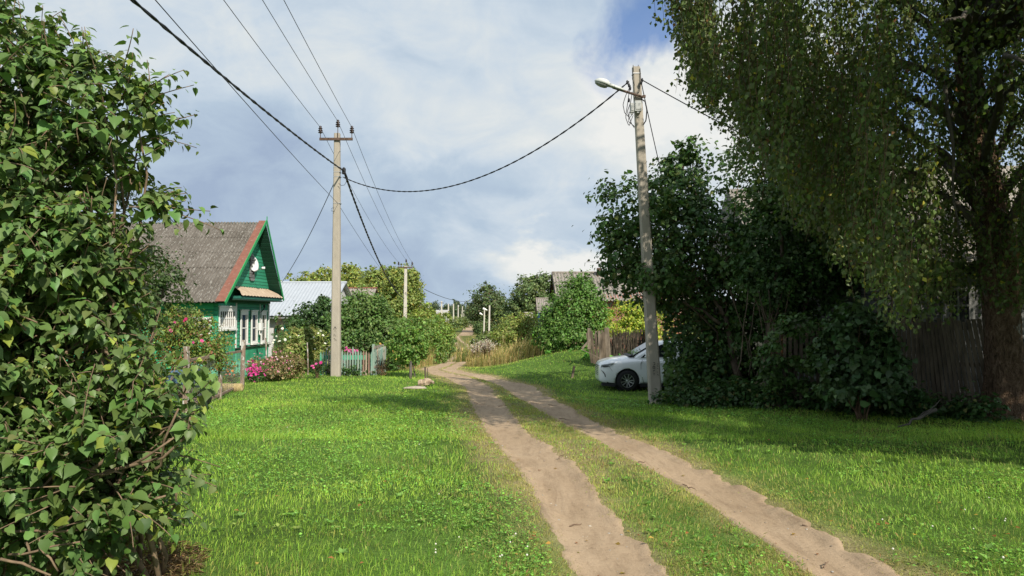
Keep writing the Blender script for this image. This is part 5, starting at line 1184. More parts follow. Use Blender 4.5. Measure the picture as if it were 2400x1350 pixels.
# cabin
cab = [(1.13, 1.12, .80, .80), (1.3, 1.24, .82, .78), (1.65, 1.45, .86, .72), (1.98, 1.61, .87, .68), (2.35, 1.68, .87, .66), (3.0, 1.69, .87, .66), (3.7, 1.64, .86, .65), (4.2, 1.47, .84, .66), (4.5, 1.1, .8, .7)]
V = []
for x, zt, hb, ht in cab:
    ring = [(-hb, min(1.0, zt - .05)), (-(hb * .55 + ht * .45), (1.0 + zt) / 2), (-ht, zt - .035), (-ht * .6, zt)]; ring += [(-a, z) for a, z in ring[::-1]]; V += [W(x, a, z) for a, z in ring]
mb = MB(); k = len(cab); mb.add(V, [(i * 8 + j, i * 8 + j + 1, (i + 1) * 8 + j + 1, (i + 1) * 8 + j) for i in range(k - 1) for j in range(7)] + [tuple(range(8))[::-1], tuple((k - 1) * 8 + j for j in range(8))])
cb = mb.build('cabin', CARW, car, smooth=True); cb.modifiers.new('s', 'SUBSURF').render_levels = 2
def side_pt(x, z, off=.012):
    xs_ = [c[0] for c in cab]; zt = np.interp(x, xs_, [c[1] for c in cab]); hb = np.interp(x, xs_, [c[2] for c in cab]); ht = np.interp(x, xs_, [c[3] for c in cab])
    f_ = np.clip((z - 1.0) / max(zt - 1.0, .05), 0, 1); return W(x, -(hb * (1 - f_) + ht * f_) - off, z)
mb = MB()
for pl in ([(1.38, 1.1), (1.62, 1.11), (1.62, 1.3)], [(1.68, 1.11), (2.55, 1.13), (2.55, 1.6), (2.3, 1.59), (2.05, 1.52), (1.68, 1.34)], [(2.66, 1.13), (3.5, 1.15), (3.5, 1.56), (2.66, 1.6)], [(3.6, 1.16), (4.05, 1.22), (3.85, 1.46), (3.6, 1.53)]):
    mb.prism([side_pt(*q) for q in pl], (0, .02, 0))
mb.build('side_window', CGL, car)
mb = MB(); V = [W(1.17, -.68, 1.165), W(1.17, .68, 1.165), W(1.96, .58, 1.625), W(1.96, -.58, 1.625)]; mb.prism(V, np.array([-.012, 0, .02])); mb.build('windscreen', CGL, car)
mb = MB(); mb.prism([W(1.0, -.7, 1.135), W(1.0, .7, 1.135), W(1.2, .7, 1.16), W(1.2, -.7, 1.16)], (0, 0, .018)); mb.tube([W(1.1, -.6, 1.17), W(1.2, -.1, 1.22)], .012, 5); mb.build('wiper_cowl', TRIM, car)
# front details
def skin(x, z, off=.012):
    xs_ = [s[0] for s in st_]; hw_ = np.interp(x, xs_, [s[1] for s in st_]); return W(x, -hw_ * .985 - off, z)
hl_out = [(.055, .77), (.085, .865), (.25, .90), (.5, .945), (.42, .87), (.33, .82), (.2, .785)]
mb = MB(); mb.prism([skin(x, z, .014) for x, z in hl_out], (0, .05, 0)); hl = mb.build('headlight', HLG, car)
mb = MB(); mb.prism([skin(x, z, .02) for x, z in ((.1, .785), (.12, .83), (.22, .845), (.3, .835), (.26, .795))], (0, .01, 0)); mb.build('lamp_reflector', HLD, hl)
mb = MB(); mb.prism([skin(x, z, .021) for x, z in ((.11, .855), (.3, .892), (.46, .93), (.4, .895), (.25, .865))], (0, .01, 0)); mb.build('light_strip', CHROME, hl)
mb = MB(); mb.prism([skin(x, z, .013) for x, z in ((.06, .70), (.14, .64), (.2, .55), (.215, .46), (.185, .47), (.165, .55), (.11, .63))], (0, .04, 0)); mb.build('bumper_vent', TRIM, car)
mb = MB()
for hz in np.linspace(.5, .8, 6): mb.box(CX0 + .0, CX0 + .06, YC + .55 * S, YC + 1.3 * S, CZ0 + hz * S, CZ0 + (hz + .025) * S)
mb.build('grille', TRIM, car)
mb = MB()
for pts in ([(1.42, 1.04), (1.36, .9), (1.37, .6), (1.45, .3), (1.48, .24)], [(2.58, 1.05), (2.58, .26)]):
    for a, b_ in zip(pts[:-1], pts[1:]): mb.bar(skin(*a, .0), skin(*b_, .0), .008, .014, up=(0, 1, 0))
for a, b_ in zip([(.3, .86), (.42, .66), (.48, .55)][:-1], [(.3, .86), (.42, .66), (.48, .55)][1:]): mb.bar(skin(*a, .0), skin(*b_, .0), .006, .012, up=(0, 1, 0))
mb.build('panel_gap', TRIM, car)
mb = MB(); mb.tube([W(1.5, -.93, 1.13), W(1.58, -1.02, 1.17)], .03, 6); mb.tube([W(1.5, -1.04, 1.2), W(1.56, -1.06, 1.21), W(1.66, -1.05, 1.2)], [.05, .085, .05], 10); mb.build('mirror', CARW, car, smooth=True)
mb = MB()
for x in (1.95, 2.95): mb.tube([W(x, -.945, .93), W(x + .18, -.95, .93)], .014, 6)
mb.build('door_handle', CARW, car)
for xx in (wx, wr):
    for ysd in (-1, 1):
        c = W(xx, ysd * .83, R_); mb = MB(); o_ = .115 * S
        mb.lathe(c, [(.22 * S, -o_), (.30 * S, -o_), (.335 * S, -o_ * .8), (R_ * S, -o_ * .4), (R_ * S, o_ * .4), (.335 * S, o_ * .8), (.3 * S, o_), (.22 * S, o_)], 40, 'y', cap=False); ty = mb.build('wheel', TYRE, car, smooth=True)
        if ysd < 0:
            mb = MB(); yf2 = -.1 * S
            mb.lathe(c, [(.228 * S, yf2 + .04), (.232 * S, yf2 - .008), (.212 * S, yf2 - .008), (.208 * S, yf2 + .04)], 40, 'y', cap=False); mb.lathe(c, [(.05 * S, yf2 + .06), (.05 * S, yf2 - .012), (.02 * S, yf2 - .02)], 16, 'y')
            for q in range(10):
                a = 2 * math.pi * q / 10 + .16 + (.05 if q % 2 else -.05); d = np.array([math.cos(a), 0, math.sin(a)]); mb.bar(c + d * .04 * S + [0, yf2 + .01, 0], c + d * .215 * S + [0, yf2 + .0, 0], .025, .03, up=(0, 1, 0), w2=.02, h2=.055)
            mb.build('rim', ALLOY, ty); mb = MB(); mb.lathe(c, [(.226 * S, yf2 + .05), (.226 * S, yf2 + .07)], 30, 'y'); mb.build('brake_disc', TRIM, ty)
# ------------------------------------------------------------------ near lilac shrub on the left
def shoots_bush(t, bl, n, base, size, nodes=(5, 9), length=(.2, .45), mat=GLOSSY_LEAF, alt=None, alt_p=0.0, extra=(), shell=.5, upw=.65, var=.2):
    B = np.array(bl); w_ = B[:, 3] * B[:, 5]; w_ = w_ / w_.sum(); pos = []; tp = []; nr = []; sz = []; st = MB()
    todo = []
    for i in range(n):
        if i % 4 == 0:
            q = B[rng.choice(len(B), p=w_)]; u0 = unit(rng.normal(size=3)); r0 = shell + (1 - shell) * rng.random() ** .5
        u = unit(u0 + .22 * rng.normal(size=3)); r_ = r0 + .1 * rng.normal()
        c = q[:3] + u * r_ * q[3:6]
        if c[2] < Tz(c[0], c[1]) + .12: continue
        todo.append((c, unit(u * .75 + np.array([0, 0, upw]) + .4 * rng.normal(size=3)), rng.uniform(*length)))
    todo += list(extra)
    for c, d, L_ in todo:
        k = int(rng.integers(*nodes)); k = max(k, int(L_ / .055)); a0 = rng.random() * 6.28
        s0 = unit(np.cross(d, [.3, .2, 1.0])); s1 = np.cross(d, s0); bend = np.array([0, 0, -.12]) * rng.random() + .05 * rng.normal(size=3)
        pts = []
        for j in range(k + 1):
            f = j / k; p = c + d * L_ * (f - .2) + bend * f * f; pts.append(p)
            if j == 0: continue
            for sgn in (0, math.pi):
                a = a0 + sgn + (j % 2) * math.pi / 2 + .25 * rng.normal()
                side = math.cos(a) * s0 + math.sin(a) * s1
                tipd = unit(side * .9 + d * .35 + np.array([0, 0, -.55]) + .25 * rng.normal(size=3))
                nn = unit(d * .6 + np.array([0, 0, .6]) + side * .55 + .3 * rng.normal(size=3)); s_ = size * (1 - .45 * f ** 2) * rng.uniform(.55, 1.35)
                pos.append(p + side * .025); tp.append(unit(tipd - nn * (tipd @ nn) + 1e-4)); nr.append(nn); sz.append(s_)
        st.tube(pts, np.linspace(.0045, .0022, k + 1), 4)
    pos = np.array(pos)
    ti = tints(len(pos), base, var, alt, alt_p, pos, .9, .25)
    leaves('foliage', pos, np.array(tp), np.array(nr), np.array(sz), ti, t, 'cordate', mat, smooth=True)
    return st
NB = blobs_px([(40, 470, 180, 310, 4.5, .75), (10, 780, 215, 330, 4.3, .8), (265, 1040, 115, 160, 3.9, .4), (170, 720, 90, 120, 4.2, .4), (110, 1130, 260, 200, 4.2, .6), (-260, 640, 330, 620, 4.6, .9), (190, 230, 70, 110, 4.5, .3), (285, 290, 60, 110, 4.4, .3), (10, 160, 80, 120, 4.5, .4), (318, 440, 40, 75, 4.3, .2), (405, 985, 35, 65, 3.8, .18), (415, 1110, 40, 50, 3.9, .2), (225, 600, 45, 110, 4.3, .35)])
bxy = (X(60, 4.5), 4.6)
nl = thing('lilac_shrub', 'big leafy lilac shrub filling the near left edge beside the lawn', 'shrub', (bxy[0], bxy[1], Tz(*bxy)))
ex = []
for px, py, D, tx, ty, L_ in ((190, 200, 4.5, 188, 95, .32), (300, 260, 4.4, 296, 150, .3), (20, 90, 4.5, 10, 10, .3), (110, 200, 4.5, 112, 142, .2), (345, 480, 4.3, 408, 445, .22), (330, 370, 4.4, 388, 345, .2), (300, 300, 4.4, 340, 240, .25), (440, 900, 3.8, 482, 800, .27), (455, 930, 3.8, 520, 880, .2), (440, 1000, 3.8, 497, 985, .18), (440, 1110, 3.9, 500, 1150, .2), (430, 880, 3.8, 470, 815, .2), (335, 540, 4.3, 350, 520, .12)):
    a, b_ = P(px, py, D), P(tx, ty, D - .05); ex.append((a, unit(b_ - a), float(np.linalg.norm(b_ - a)) * 1.15))
st = shoots_bush(nl, NB, 3300, (0.115, 0.185, 0.052), .068, alt=[(0.4, 0.36, 0.06), (0.22, 0.27, 0.05)], alt_p=[.0015, .06], extra=ex)
base_p = np.array([bxy[0], bxy[1], Tz(*bxy)])
for k in range(30):
    q = np.array(NB)[rng.integers(len(NB))]; s0 = base_p + np.array([rng.normal(0, .3), rng.normal(0, .25), -.05]); e = q[:3] + unit(rng.normal(size=3)) * q[3:6] * .55
    st.tube(wobble(s0, e, 9, .18, .05), np.linspace(.018, .005, 9), 6)
for px0, py0, px1, py1, D, r_ in ((60, 1210, 270, 1060, 3.75, .014), (200, 1108, 290, 1110, 3.75, .007), (90, 1160, 165, 1060, 3.8, .009), (0, 1245, 215, 1240, 3.7, .008), (20, 1300, 190, 1270, 3.7, .007), (90, 1260, 140, 1340, 3.65, .007), (0, 1310, 120, 1345, 3.6, .008), (60, 1270, 75, 1330, 3.7, .007), (140, 1240, 185, 1200, 3.7, .007), (155, 1075, 140, 1200, 3.8, .008)):
    st.tube(wobble(P(px0, py0, D), P(px1, py1, D), 6, .02), np.linspace(r_, r_ * .6, 6), 6)
st.build('branch', M('lilac_bark', (0.12, 0.085, 0.055), .9, .35, 14, (0.2, 0.14, 0.09), bmp=.3), nl, smooth=True)

# ------------------------------------------------------------------ shrubs and flowers of the left garden
plant('garden_shrub', 'rounded small leaved shrub in front of the wavy roof behind the lilac', 'shrub', blobs_px([(350, 690, 70, 100, 13, .8), (310, 640, 80, 80, 13.3, .8), (250, 760, 120, 110, 13.3, .9), (385, 660, 36, 60, 13, .4)]), 9000, .06, (0.06, 0.1, 0.03), .05, 5, templ='diamond', clump=.2)
rb = plant('rose_bush', 'bushy rose with pink blooms beside the green house corner', 'rose bush', blobs_px([(440, 800, 78, 58, 17.5, .7), (492, 815, 46, 42, 17.3, .5), (395, 775, 60, 50, 17.6, .6), (395, 860, 70, 50, 17.5, .6), (450, 765, 45, 34, 17.4, .5), (470, 850, 60, 30, 17.3, .5)]), 14000, .055, (0.17, 0.25, 0.05), .03, 6, templ='diamond', alt=[(0.25, 0.11, 0.05), (0.2, 0.2, 0.05)], alt_p=[.16, .2], clump=.2)
def flowers(name, t, spots, r, cols, petals=9, mat=PETAL, face=(0.3, -.8, .5)):
    pos = []; tp = []; nr = []; sz = []; cc = []
    for c in spots:
        col = np.array(cols[rng.integers(len(cols))]) * rng.uniform(.85, 1.15); f = unit(np.array(face) + .5 * rng.normal(size=3)); s0 = unit(np.cross(f, [0.2, .1, 1])); s1 = np.cross(f, s0); rr = r * rng.uniform(.7, 1.25)
        for ring, (n_, rs) in enumerate(((petals, 1.0), (petals - 3, .65))):
            for j in range(n_):
                a = 6.283 * j / n_ + ring * .3; d = math.cos(a) * s0 + math.sin(a) * s1
                pos.append(c + f * .004 * ring); tp.append(unit(d + f * (.25 + .5 * ring))); nr.append(unit(f - d * .4)); sz.append(rr * rs); cc.append(col * (1 - .12 * ring))
    return leaves(name, np.array(pos), np.array(tp), np.array(nr), np.array(sz), np.clip(np.array(cc), 0, .95), t, 'diamond', mat)
PINK = [(0.75, 0.09, 0.38), (0.62, 0.06, 0.3), (0.8, 0.16, 0.48)]; LPINK = [(0.7, 0.3, 0.42), (0.75, 0.5, 0.6), (0.6, 0.14, 0.3), (0.78, 0.6, 0.66)]
flowers('blossom', rb, [P(px, py, 16.75) for px, py in ((432, 752), (436, 748), (453, 803), (473, 799), (410, 756), (400, 775))], .05, [(0.75, 0.06, 0.25), (0.7, 0.12, 0.35)])
def flower_clump(name, label, cat, bl, n, size, base, spots, r, cols, group=None, templ='narrow', alt=None, alt_p=0.0, **kw):
    t = plant(name, label, cat, bl, n, size, base, .012, 14, group, TWIG, trunk_name='stalk', crown_name='foliage', limb=0, templ=templ, alt=alt, alt_p=alt_p, droop=.2, **kw)
    if len(spots): flowers('blossom', t, spots, r, cols)
    return t
def scat(px, py, rx, ry, D, n): return [P(px + rx * rng.normal() * .45, py + ry * rng.normal() * .45, D + rng.normal() * .12) for _ in range(n)]
gph = G(597, 897)
flower_clump('phlox', 'bright magenta phlox clump in front of the rusty thin stake', 'flowers', blobs_px([(597, 878, 26, 20, gph[1] + .15, .3), (597, 890, 22, 14, gph[1] + .15, .3)]), 1500, .07, (0.06, 0.13, 0.03), scat(596, 868, 26, 20, gph[1] - .1, 75), .035, PINK)
gm = G(545, 900)
flower_clump('marigold', 'orange marigolds behind the wire fence above the straw bolster', 'flowers', blobs_px([(540, 880, 26, 22, gm[1] + .5, .35), (525, 875, 15, 18, gm[1] + .4, .3), (556, 878, 14, 20, gm[1] + .4, .3)]), 2200, .05, (0.09, 0.12, 0.03), scat(538, 862, 40, 24, gm[1] + .1, 30), .035, [(0.7, 0.17, 0.03), (0.75, 0.28, 0.05), (0.6, 0.2, 0.15)])
D_ = gph[1] + 1.1
flower_clump('cosmos', 'bed of reddish leaved pink cosmos under the green gable', 'flowers', blobs_px([(640, 865, 42, 24, D_, .6), (605, 862, 26, 20, D_ + .6, .5), (680, 862, 32, 24, D_ + .3, .5), (660, 848, 36, 16, D_ + .8, .5)]), 9500, .06, (0.17, 0.175, 0.055), scat(650, 846, 72, 30, D_ - .5, 44), .032, LPINK, alt=[(0.3, 0.17, 0.11), (0.36, 0.28, 0.14)], alt_p=[.25, .2], templ='diamond')
flower_clump('white_daisy', 'white flowered plants beside the sheet fence left of the tall grassy clump', 'flowers', blobs_px([(652, 800, 18, 28, 27, .3), (640, 815, 16, 20, 27, .3), (665, 790, 14, 20, 27, .3)]), 900, .07, (0.09, 0.17, 0.04), [P(a, b_, 26.6) for a, b_ in ((648, 788), (643, 797), (662, 770), (655, 800), (640, 803), (668, 796))], .055, [(0.85, 0.85, 0.82)])
flower_clump('hollyhock', 'thin tall leafy stem standing against the metal barn', 'plant', blobs_px([(650, 755, 9, 20, 30, .15), (653, 745, 6, 12, 30, .12), (647, 738, 6, 8, 30, .1)]), 190, .11, (0.1, 0.17, 0.05), [], .05, PINK, templ='diamond')
gr = G(705, 872); Dg = gr[1] + .3
t = flower_clump('tall_clump', 'tall grassy drooping clump with white flowers left of the near pole', 'plant', blobs_px([(700, 815, 42, 40, Dg, .6), (730, 810, 34, 36, Dg, .5), (690, 845, 40, 30, Dg, .5), (715, 845, 40, 30, Dg, .5), (705, 785, 25, 20, Dg, .3)]), 12000, .15, (0.24, 0.3, 0.08), [P(a, b_, Dg - .7) for a, b_ in ((752, 775), (757, 786), (700, 787), (735, 790), (762, 805), (738, 818), (680, 790), (746, 781))], .05, [(0.85, 0.84, 0.8)], alt=[(0.36, 0.32, 0.12)], alt_p=.2)
flower_clump('low_flower', 'dark leaved low flowers between the tall clump and the pickets', 'flowers', blobs_px([(738, 862, 20, 16, 25.2, .3), (752, 855, 12, 16, 25.2, .3)]), 1300, .06, (0.05, 0.1, 0.025), [P(a, b_, 24.9) for a, b_ in ((741, 853), (735, 862), (732, 858), (752, 850))], .06, PINK)
Dp = pb_[1] + .55
flower_clump('dahlia', 'pink dahlias poking above the teal pickets', 'flowers', blobs_px([(815, 840, 55, 28, Dp + .1, .25), (860, 845, 20, 24, Dp, .2)]), 2600, .06, (0.05, 0.085, 0.03), scat(818, 822, 16, 10, Dp - .2, 8) + scat(836, 823, 6, 6, Dp - .2, 3) + scat(778, 835, 16, 6, Dp, 3), .06, [(0.65, 0.12, 0.35), (0.7, 0.25, 0.5)], alt=[(0.12, 0.05, 0.05)], alt_p=.2)
flower_clump('dry_plant', 'withered brown plant at the foot of the picket side fence', 'plant', blobs_px([(893, 868, 20, 14, pb_[1] + .1, .3), (900, 858, 12, 16, pb_[1] + .6, .3)]), 700, .07, (0.2, 0.12, 0.07), [], .05, PINK, alt=[(0.12, 0.12, 0.05)], alt_p=.4)
flower_clump('picket_weeds', 'green weeds growing along the foot of the teal pickets', 'plant', blobs_px([(820, 868, 22, 12, pb_[1] + .05, .2), (770, 872, 20, 9, pb_[1] + .05, .2), (850, 874, 30, 7, pb_[1], .2), (760, 868, 20, 10, pb_[1] + .1, .2)]), 1500, .055, (0.06, 0.13, 0.03), [], .05, PINK, templ='diamond')

# ------------------------------------------------------------------ shrubs and trees, left side
VIB = (0.115, 0.2, 0.055)
plant('viburnum_bush', 'large dense dark bush right of the near pole behind the pickets', 'bush', blobs_px([(860, 770, 62, 80, 31, 1.1), (815, 800, 45, 70, 30.5, .9), (850, 725, 40, 38, 31.3, .7), (905, 790, 40, 60, 31, .8), (870, 830, 60, 40, 30.4, .8), (890, 715, 16, 22, 31.5, .3), (825, 735, 30, 30, 31.2, .5)]), 24000, .105, VIB, .05, 7, clump=.17, alt=[(0.14, 0.19, 0.05)], alt_p=.12)
plant('elder_bush', 'dark bush left of the near pole in front of the metal barn', 'bush', blobs_px([(735, 755, 45, 42, 36, 1.), (700, 765, 28, 30, 35.5, .7), (765, 735, 25, 40, 36, .7), (760, 708, 14, 22, 36, .35), (770, 700, 16, 14, 36, .3), (775, 780, 30, 40, 36, .6)]), 8500, .12, (0.075, 0.135, 0.042), .05, 5, clump=.18)
plant('hazel_bush', 'mid green bush behind the young tree beside the second pole', 'bush', blobs_px([(985, 800, 50, 48, 45, 1.3), (940, 800, 40, 44, 44, 1.1), (1030, 790, 30, 45, 47, .9), (960, 770, 40, 30, 46, 1.), (1010, 830, 40, 25, 44, .8), (920, 820, 30, 30, 42, .8)]), 15000, .13, (0.14, 0.24, 0.05), .06, 7, clump=.17, alt=[(0.2, 0.22, 0.05)], alt_p=.15)
plant('yellowing_bush', 'yellow green bush beside the second pole over the dip in the track', 'bush', blobs_px([(1018, 770, 36, 34, 66, 1.6), (1043, 788, 18, 34, 66, 1.1), (995, 740, 25, 30, 68, 1.2), (1022, 752, 25, 20, 68, 1.1), (1000, 790, 40, 40, 64, 1.4)]), 9000, .19, (0.24, 0.32, 0.06), .07, 6, clump=.17, alt=[(0.24, 0.23, 0.05)], alt_p=.25)
plant('yellowing_bush', 'dark green shrub at the lower right end of the left thicket', 'bush', blobs_px([(1045, 812, 20, 24, 58, .8), (1025, 825, 22, 16, 57, .8)]), 2600, .15, (0.11, 0.18, 0.055), .05, 4, clump=.2)
yt = plant('young_tree', 'young round headed tree on a slim grey trunk beside the track', 'tree', blobs_px([(958, 818, 40, 32, 26.6, .6), (935, 800, 26, 24, 26.6, .4), (985, 805, 22, 26, 26.6, .35), (962, 790, 26, 20, 26.6, .4), (965, 838, 30, 16, 26.6, .4)]), 5200, .085, (0.16, 0.28, 0.05), .03, 1, bark=GREYBARK, basexy=(G(962, 888)[0], 26.4), clump=.22, alt=[(0.2, 0.24, 0.05)], alt_p=.15)
g_ = G(962, 888); mb = MB(); mb.tube([g_ - [0, 0, .1], g_ + [0, .05, .3], P(963, 840, 26.5)], [.055, .05, .04], 8); mb.build('stem', GREYBARK, yt, smooth=True)
rosy = flower_clump('rose_plant', 'peach roses on a shrub right of the picket side fence', 'rose bush', blobs_px([(920, 840, 24, 20, 30, .5), (935, 830, 26, 22, 31, .5), (915, 852, 20, 12, 29.5, .4)]), 2600, .08, (0.085, 0.16, 0.035), [P(a, b_, 29.2) for a, b_ in ((925, 820), (923, 823), (891, 806), (927, 841), (917, 838))], .085, [(0.8, 0.5, 0.16), (0.8, 0.42, 0.2)], templ='diamond')
MAP = (0.27, 0.325, 0.075)
for bl, nn, lab in (([(745, 668, 50, 34, 72, 2.), (715, 672, 28, 20, 72, 1.2), (770, 655, 30, 28, 73, 1.3), (720, 690, 60, 40, 73, 2)], 6000, 'yellow green maple peeping over the barn roof left of the near pole'),
                    ([(830, 665, 45, 38, 75, 2.), (825, 640, 22, 20, 75, 1.), (800, 660, 28, 30, 75, 1.3), (840, 700, 50, 40, 75, 2)], 6500, 'yellow green maple just right of the near pole'),
                    ([(890, 668, 45, 36, 70, 2.), (880, 645, 24, 20, 70, 1.), (910, 650, 24, 24, 70, 1.), (890, 710, 50, 50, 70, 2.)], 7500, 'olive maple between the near and second poles'),
                    ([(950, 665, 36, 36, 69, 1.6), (935, 650, 22, 24, 69, 1.), (965, 645, 18, 20, 69, .8), (940, 710, 48, 55, 68, 2.), (965, 700, 26, 50, 70, 1.3)], 8000, 'olive maple directly behind the second pole')):
    plant('maple_tree', lab, 'tree', blobs_px(bl), int(nn * 1.7), .2, MAP, .14, 3, 'maples behind the barn', sprigs=16, clump=.13, per=26, alt=[(0.4, 0.33, 0.07), (0.18, 0.24, 0.06)], alt_p=[.12, .3], shell=.3)

# ------------------------------------------------------------------ trees and shrubs right of the track, far to near
plant('willow_tree', 'dark round tree on the right of the valley road', 'tree', blobs_px([(1145, 715, 42, 36, 205, 5.04), (1140, 690, 28, 24, 205, 3.08), (1165, 730, 34, 32, 205, 3.92), (1120, 735, 26, 32, 205, 3.50), (1150, 755, 46, 26, 205, 4.20), (1138, 674, 14, 12, 205, 1.40)]), 13000, .5, (0.095, 0.14, 0.05), .2, 4, clump=.16, alt=[(0.1, 0.085, 0.04)], alt_p=.1)
plant('poplar_tree', 'tall grey green tree left of the brick house gable', 'tree', blobs_px([(1250, 690, 46, 40, 112, 3.), (1275, 672, 30, 28, 112, 2.), (1225, 705, 30, 30, 112, 2.2), (1205, 725, 26, 22, 112, 1.8), (1260, 720, 40, 30, 112, 2.5), (1245, 660, 18, 14, 112, 1.)]), 12000, .36, (0.13, 0.185, 0.07), .2, 4, clump=.15)
plant('roadside_shrub', 'shrub at the foot of the dark round tree by the hill road', 'bush', blobs_px([(1124, 770, 16, 14, 192, 1.8), (1122, 778, 12, 9, 190, 1.4), (1172, 778, 26, 14, 195, 2.4)]), 2600, .34, (0.1, 0.155, 0.05), .08, 3)
plant('meadow_shrub', 'olive shrub right of the far lamp poles', 'bush', blobs_px([(1200, 778, 36, 32, 52, 1.1), (1225, 760, 28, 30, 53, 1.), (1175, 795, 26, 26, 51, .9), (1245, 775, 26, 36, 52, .9), (1215, 805, 45, 22, 50, 1.)]), 9500, .13, (0.2, 0.265, 0.06), .05, 5, clump=.18, alt=[(0.24, 0.22, 0.06)], alt_p=.2)
plant('meadow_shrub', 'low green shrub between the track and the far lamp poles', 'bush', blobs_px([(1130, 795, 20, 10, 90, 1.), (1155, 790, 22, 12, 85, 1.1), (1115, 800, 12, 7, 95, .7)]), 2200, .22, (0.15, 0.2, 0.06), .05, 3)
plant('vine_bush', 'vine clad rounded bush in front of the brick house', 'bush', blobs_px([(1350, 725, 55, 70, 34, 1.1), (1365, 680, 34, 34, 34.2, .7), (1310, 760, 42, 55, 33.5, .9), (1385, 760, 38, 50, 34, .8), (1345, 800, 60, 32, 33, 1.), (1285, 790, 28, 36, 33.5, .7)]), 21000, .11, (0.115, 0.225, 0.045), .05, 6, clump=.16, alt=[(0.13, 0.2, 0.05)], alt_p=.15)
plant('yellow_bush', 'bright yellow green bush before the brick wall', 'bush', blobs_px([(1455, 745, 40, 36, 36, .8), (1490, 735, 30, 32, 36, .7), (1430, 760, 26, 26, 35.5, .6), (1490, 765, 34, 24, 35.5, .7), (1540, 760, 40, 62, 36, .8), (1460, 785, 46, 16, 35, .6)]), 9000, .1, (0.27, 0.37, 0.055), .04, 5, alt=[(0.46, 0.46, 0.06)], alt_p=.28, clump=.18)
plant('bank_nettles', 'low bright green weeds on the bank left of the old gate', 'plant', blobs_px([(1400, 838, 40, 12, 29, .5), (1360, 832, 36, 12, 30.5, .5), (1300, 832, 30, 10, 31.5, .5), (1440, 842, 26, 8, 27.4, .3)]), 2600, .08, (0.12, 0.3, 0.045), .01, 4, bark=TWIG, trunk_name='stalk', crown_name='foliage', limb=0)

# golden tall grass and meadowsweet: nobody could count it
def tall_grass(name, label, pts, n, h, w_, cols, heads=True):
    pts = np.array(pts); i = rng.integers(0, len(pts), n); f = rng.random((n, 1)); c = pts[i]
    x = c[:, 0] + rng.normal(size=n) * c[:, 2]; y = c[:, 1] + rng.normal(size=n) * c[:, 3]
    k = (rut_dist(x, y) > .3) | (y > 60); x, y, i = x[k], y[k], i[k]; n = len(x); z = T(x, y); hh = h * pts[i, 4] * np.exp(rng.normal(0, .3, n)) * (.55 + .9 * fbm(x * 1.7, y * 1.7, 2)); az = rng.random(n) * 6.283
    lean = np.stack([np.cos(az), np.sin(az), 0 * az], 1) * (hh * .5 * rng.random(n))[:, None] + np.array([.06, 0, 0]) * hh[:, None]
    s = np.stack([np.cos(az + 1.5) * w_ / 2, np.sin(az + 1.5) * w_ / 2, 0 * az], 1); b0 = np.stack([x, y, z - .02], 1); H_ = np.stack([0 * x, 0 * x, hh], 1)
    V = np.stack([b0 - s, b0 + s, b0 + lean * .4 + H_ * .6 - s * .8, b0 + lean * .4 + H_ * .6 + s * .8, b0 + lean * .8 + H_ * .85 - s * 1.6, b0 + lean * .8 + H_ * .85 + s * 1.6, b0 + lean * 1.1 + H_], 1)
    Tt = np.array([(0, 1, 3), (0, 3, 2), (2, 3, 5), (2, 5, 4), (4, 5, 6)]); TTt = (Tt[None] + (np.arange(n) * 7)[:, None, None]).reshape(-1, 3)
    col = np.array(cols)[rng.integers(0, len(cols), n)] * np.exp(rng.normal(0, .2, (n, 1)))
    o = mesh_np(name, V.reshape(-1, 3), TTt, BLADE, np.repeat(np.clip(col, 0, .9), 7, axis=0)); return tag(o, label, 'grass', None, 'stuff')
GOLD = [(0.46, 0.33, 0.14), (0.55, 0.41, 0.18), (0.4, 0.3, 0.11), (0.27, 0.27, 0.07), (0.58, 0.45, 0.24)]
q = []
for px in range(1092, 1262, 14):
    D = 38 - (px - 1075) / 190 * 2.5; q.append((X(px, D), D, .32, .8, float(np.interp(px, [1085, 1130, 1260], [.6, .9, 1.05]))))
for px in range(1096, 1250, 16):
    D = 42; q.append((X(px, D), D, .4, 1.2, float(np.interp(px, [1085, 1140], [.45, 1.0]))))
tall_grass('tall_grass', 'tall golden dry grass on the right bank of the track', q, 24000, .5, .009, GOLD + [(0.17, 0.22, 0.06)] * 2)
q = [(X(px, D), D, .4, .8, 1) for px, D in ((945, 33.5), (975, 34.5), (1000, 36), (1025, 37.5), (1045, 39.5), (1035, 44), (1050, 48), (1010, 40), (930, 32), (1056, 55))]
tall_grass('tall_grass', 'dry tawny grass at the foot of the left thicket', q, 11000, .55, .009, GOLD + [(0.12, 0.16, 0.04)] * 2)
q = [(X(px, D), D, 1.2, 4, 1) for px, D in ((1125, 60), (1130, 70), (1140, 62), (1165, 66), (1130, 90), (1155, 100), (1035, 110), (1122, 140), (1020, 90), (1130, 120))]
tall_grass('valley_grass', 'tall mixed grass and weeds in the valley', q, 9000, .85, .03, GOLD[:4] + [(0.12, 0.16, 0.04)] * 4)
n = 1500; c = np.array([P(px, py, 37.2) for px, py in ((1115, 814), (1130, 808), (1142, 806), (1122, 820), (1150, 812))])
pos = c[rng.integers(0, 5, n)] + rng.normal(size=(n, 3)) * np.array([.18, .3, .11]); nr = unit(rng.normal(size=(n, 3)))
o = leaves('meadowsweet', pos, unit(np.cross(nr, rng.normal(size=(n, 3)))), nr, rng.uniform(.04, .08, n), tints(n, (0.5, 0.44, 0.38), .2), None, 'diamond', LEAF); tag(o, 'fluffy off white seed heads in the golden grass', 'wild flowers', None, 'stuff')
st2 = MB()
for k in range(0, n, 12): p_ = pos[k]; st2.tube([(p_[0], p_[1], Tz(p_[0], p_[1])), p_], .008, 4)
o2 = st2.build('stalk', TWIG, o, origin=None); tag(o2, kind='stuff')

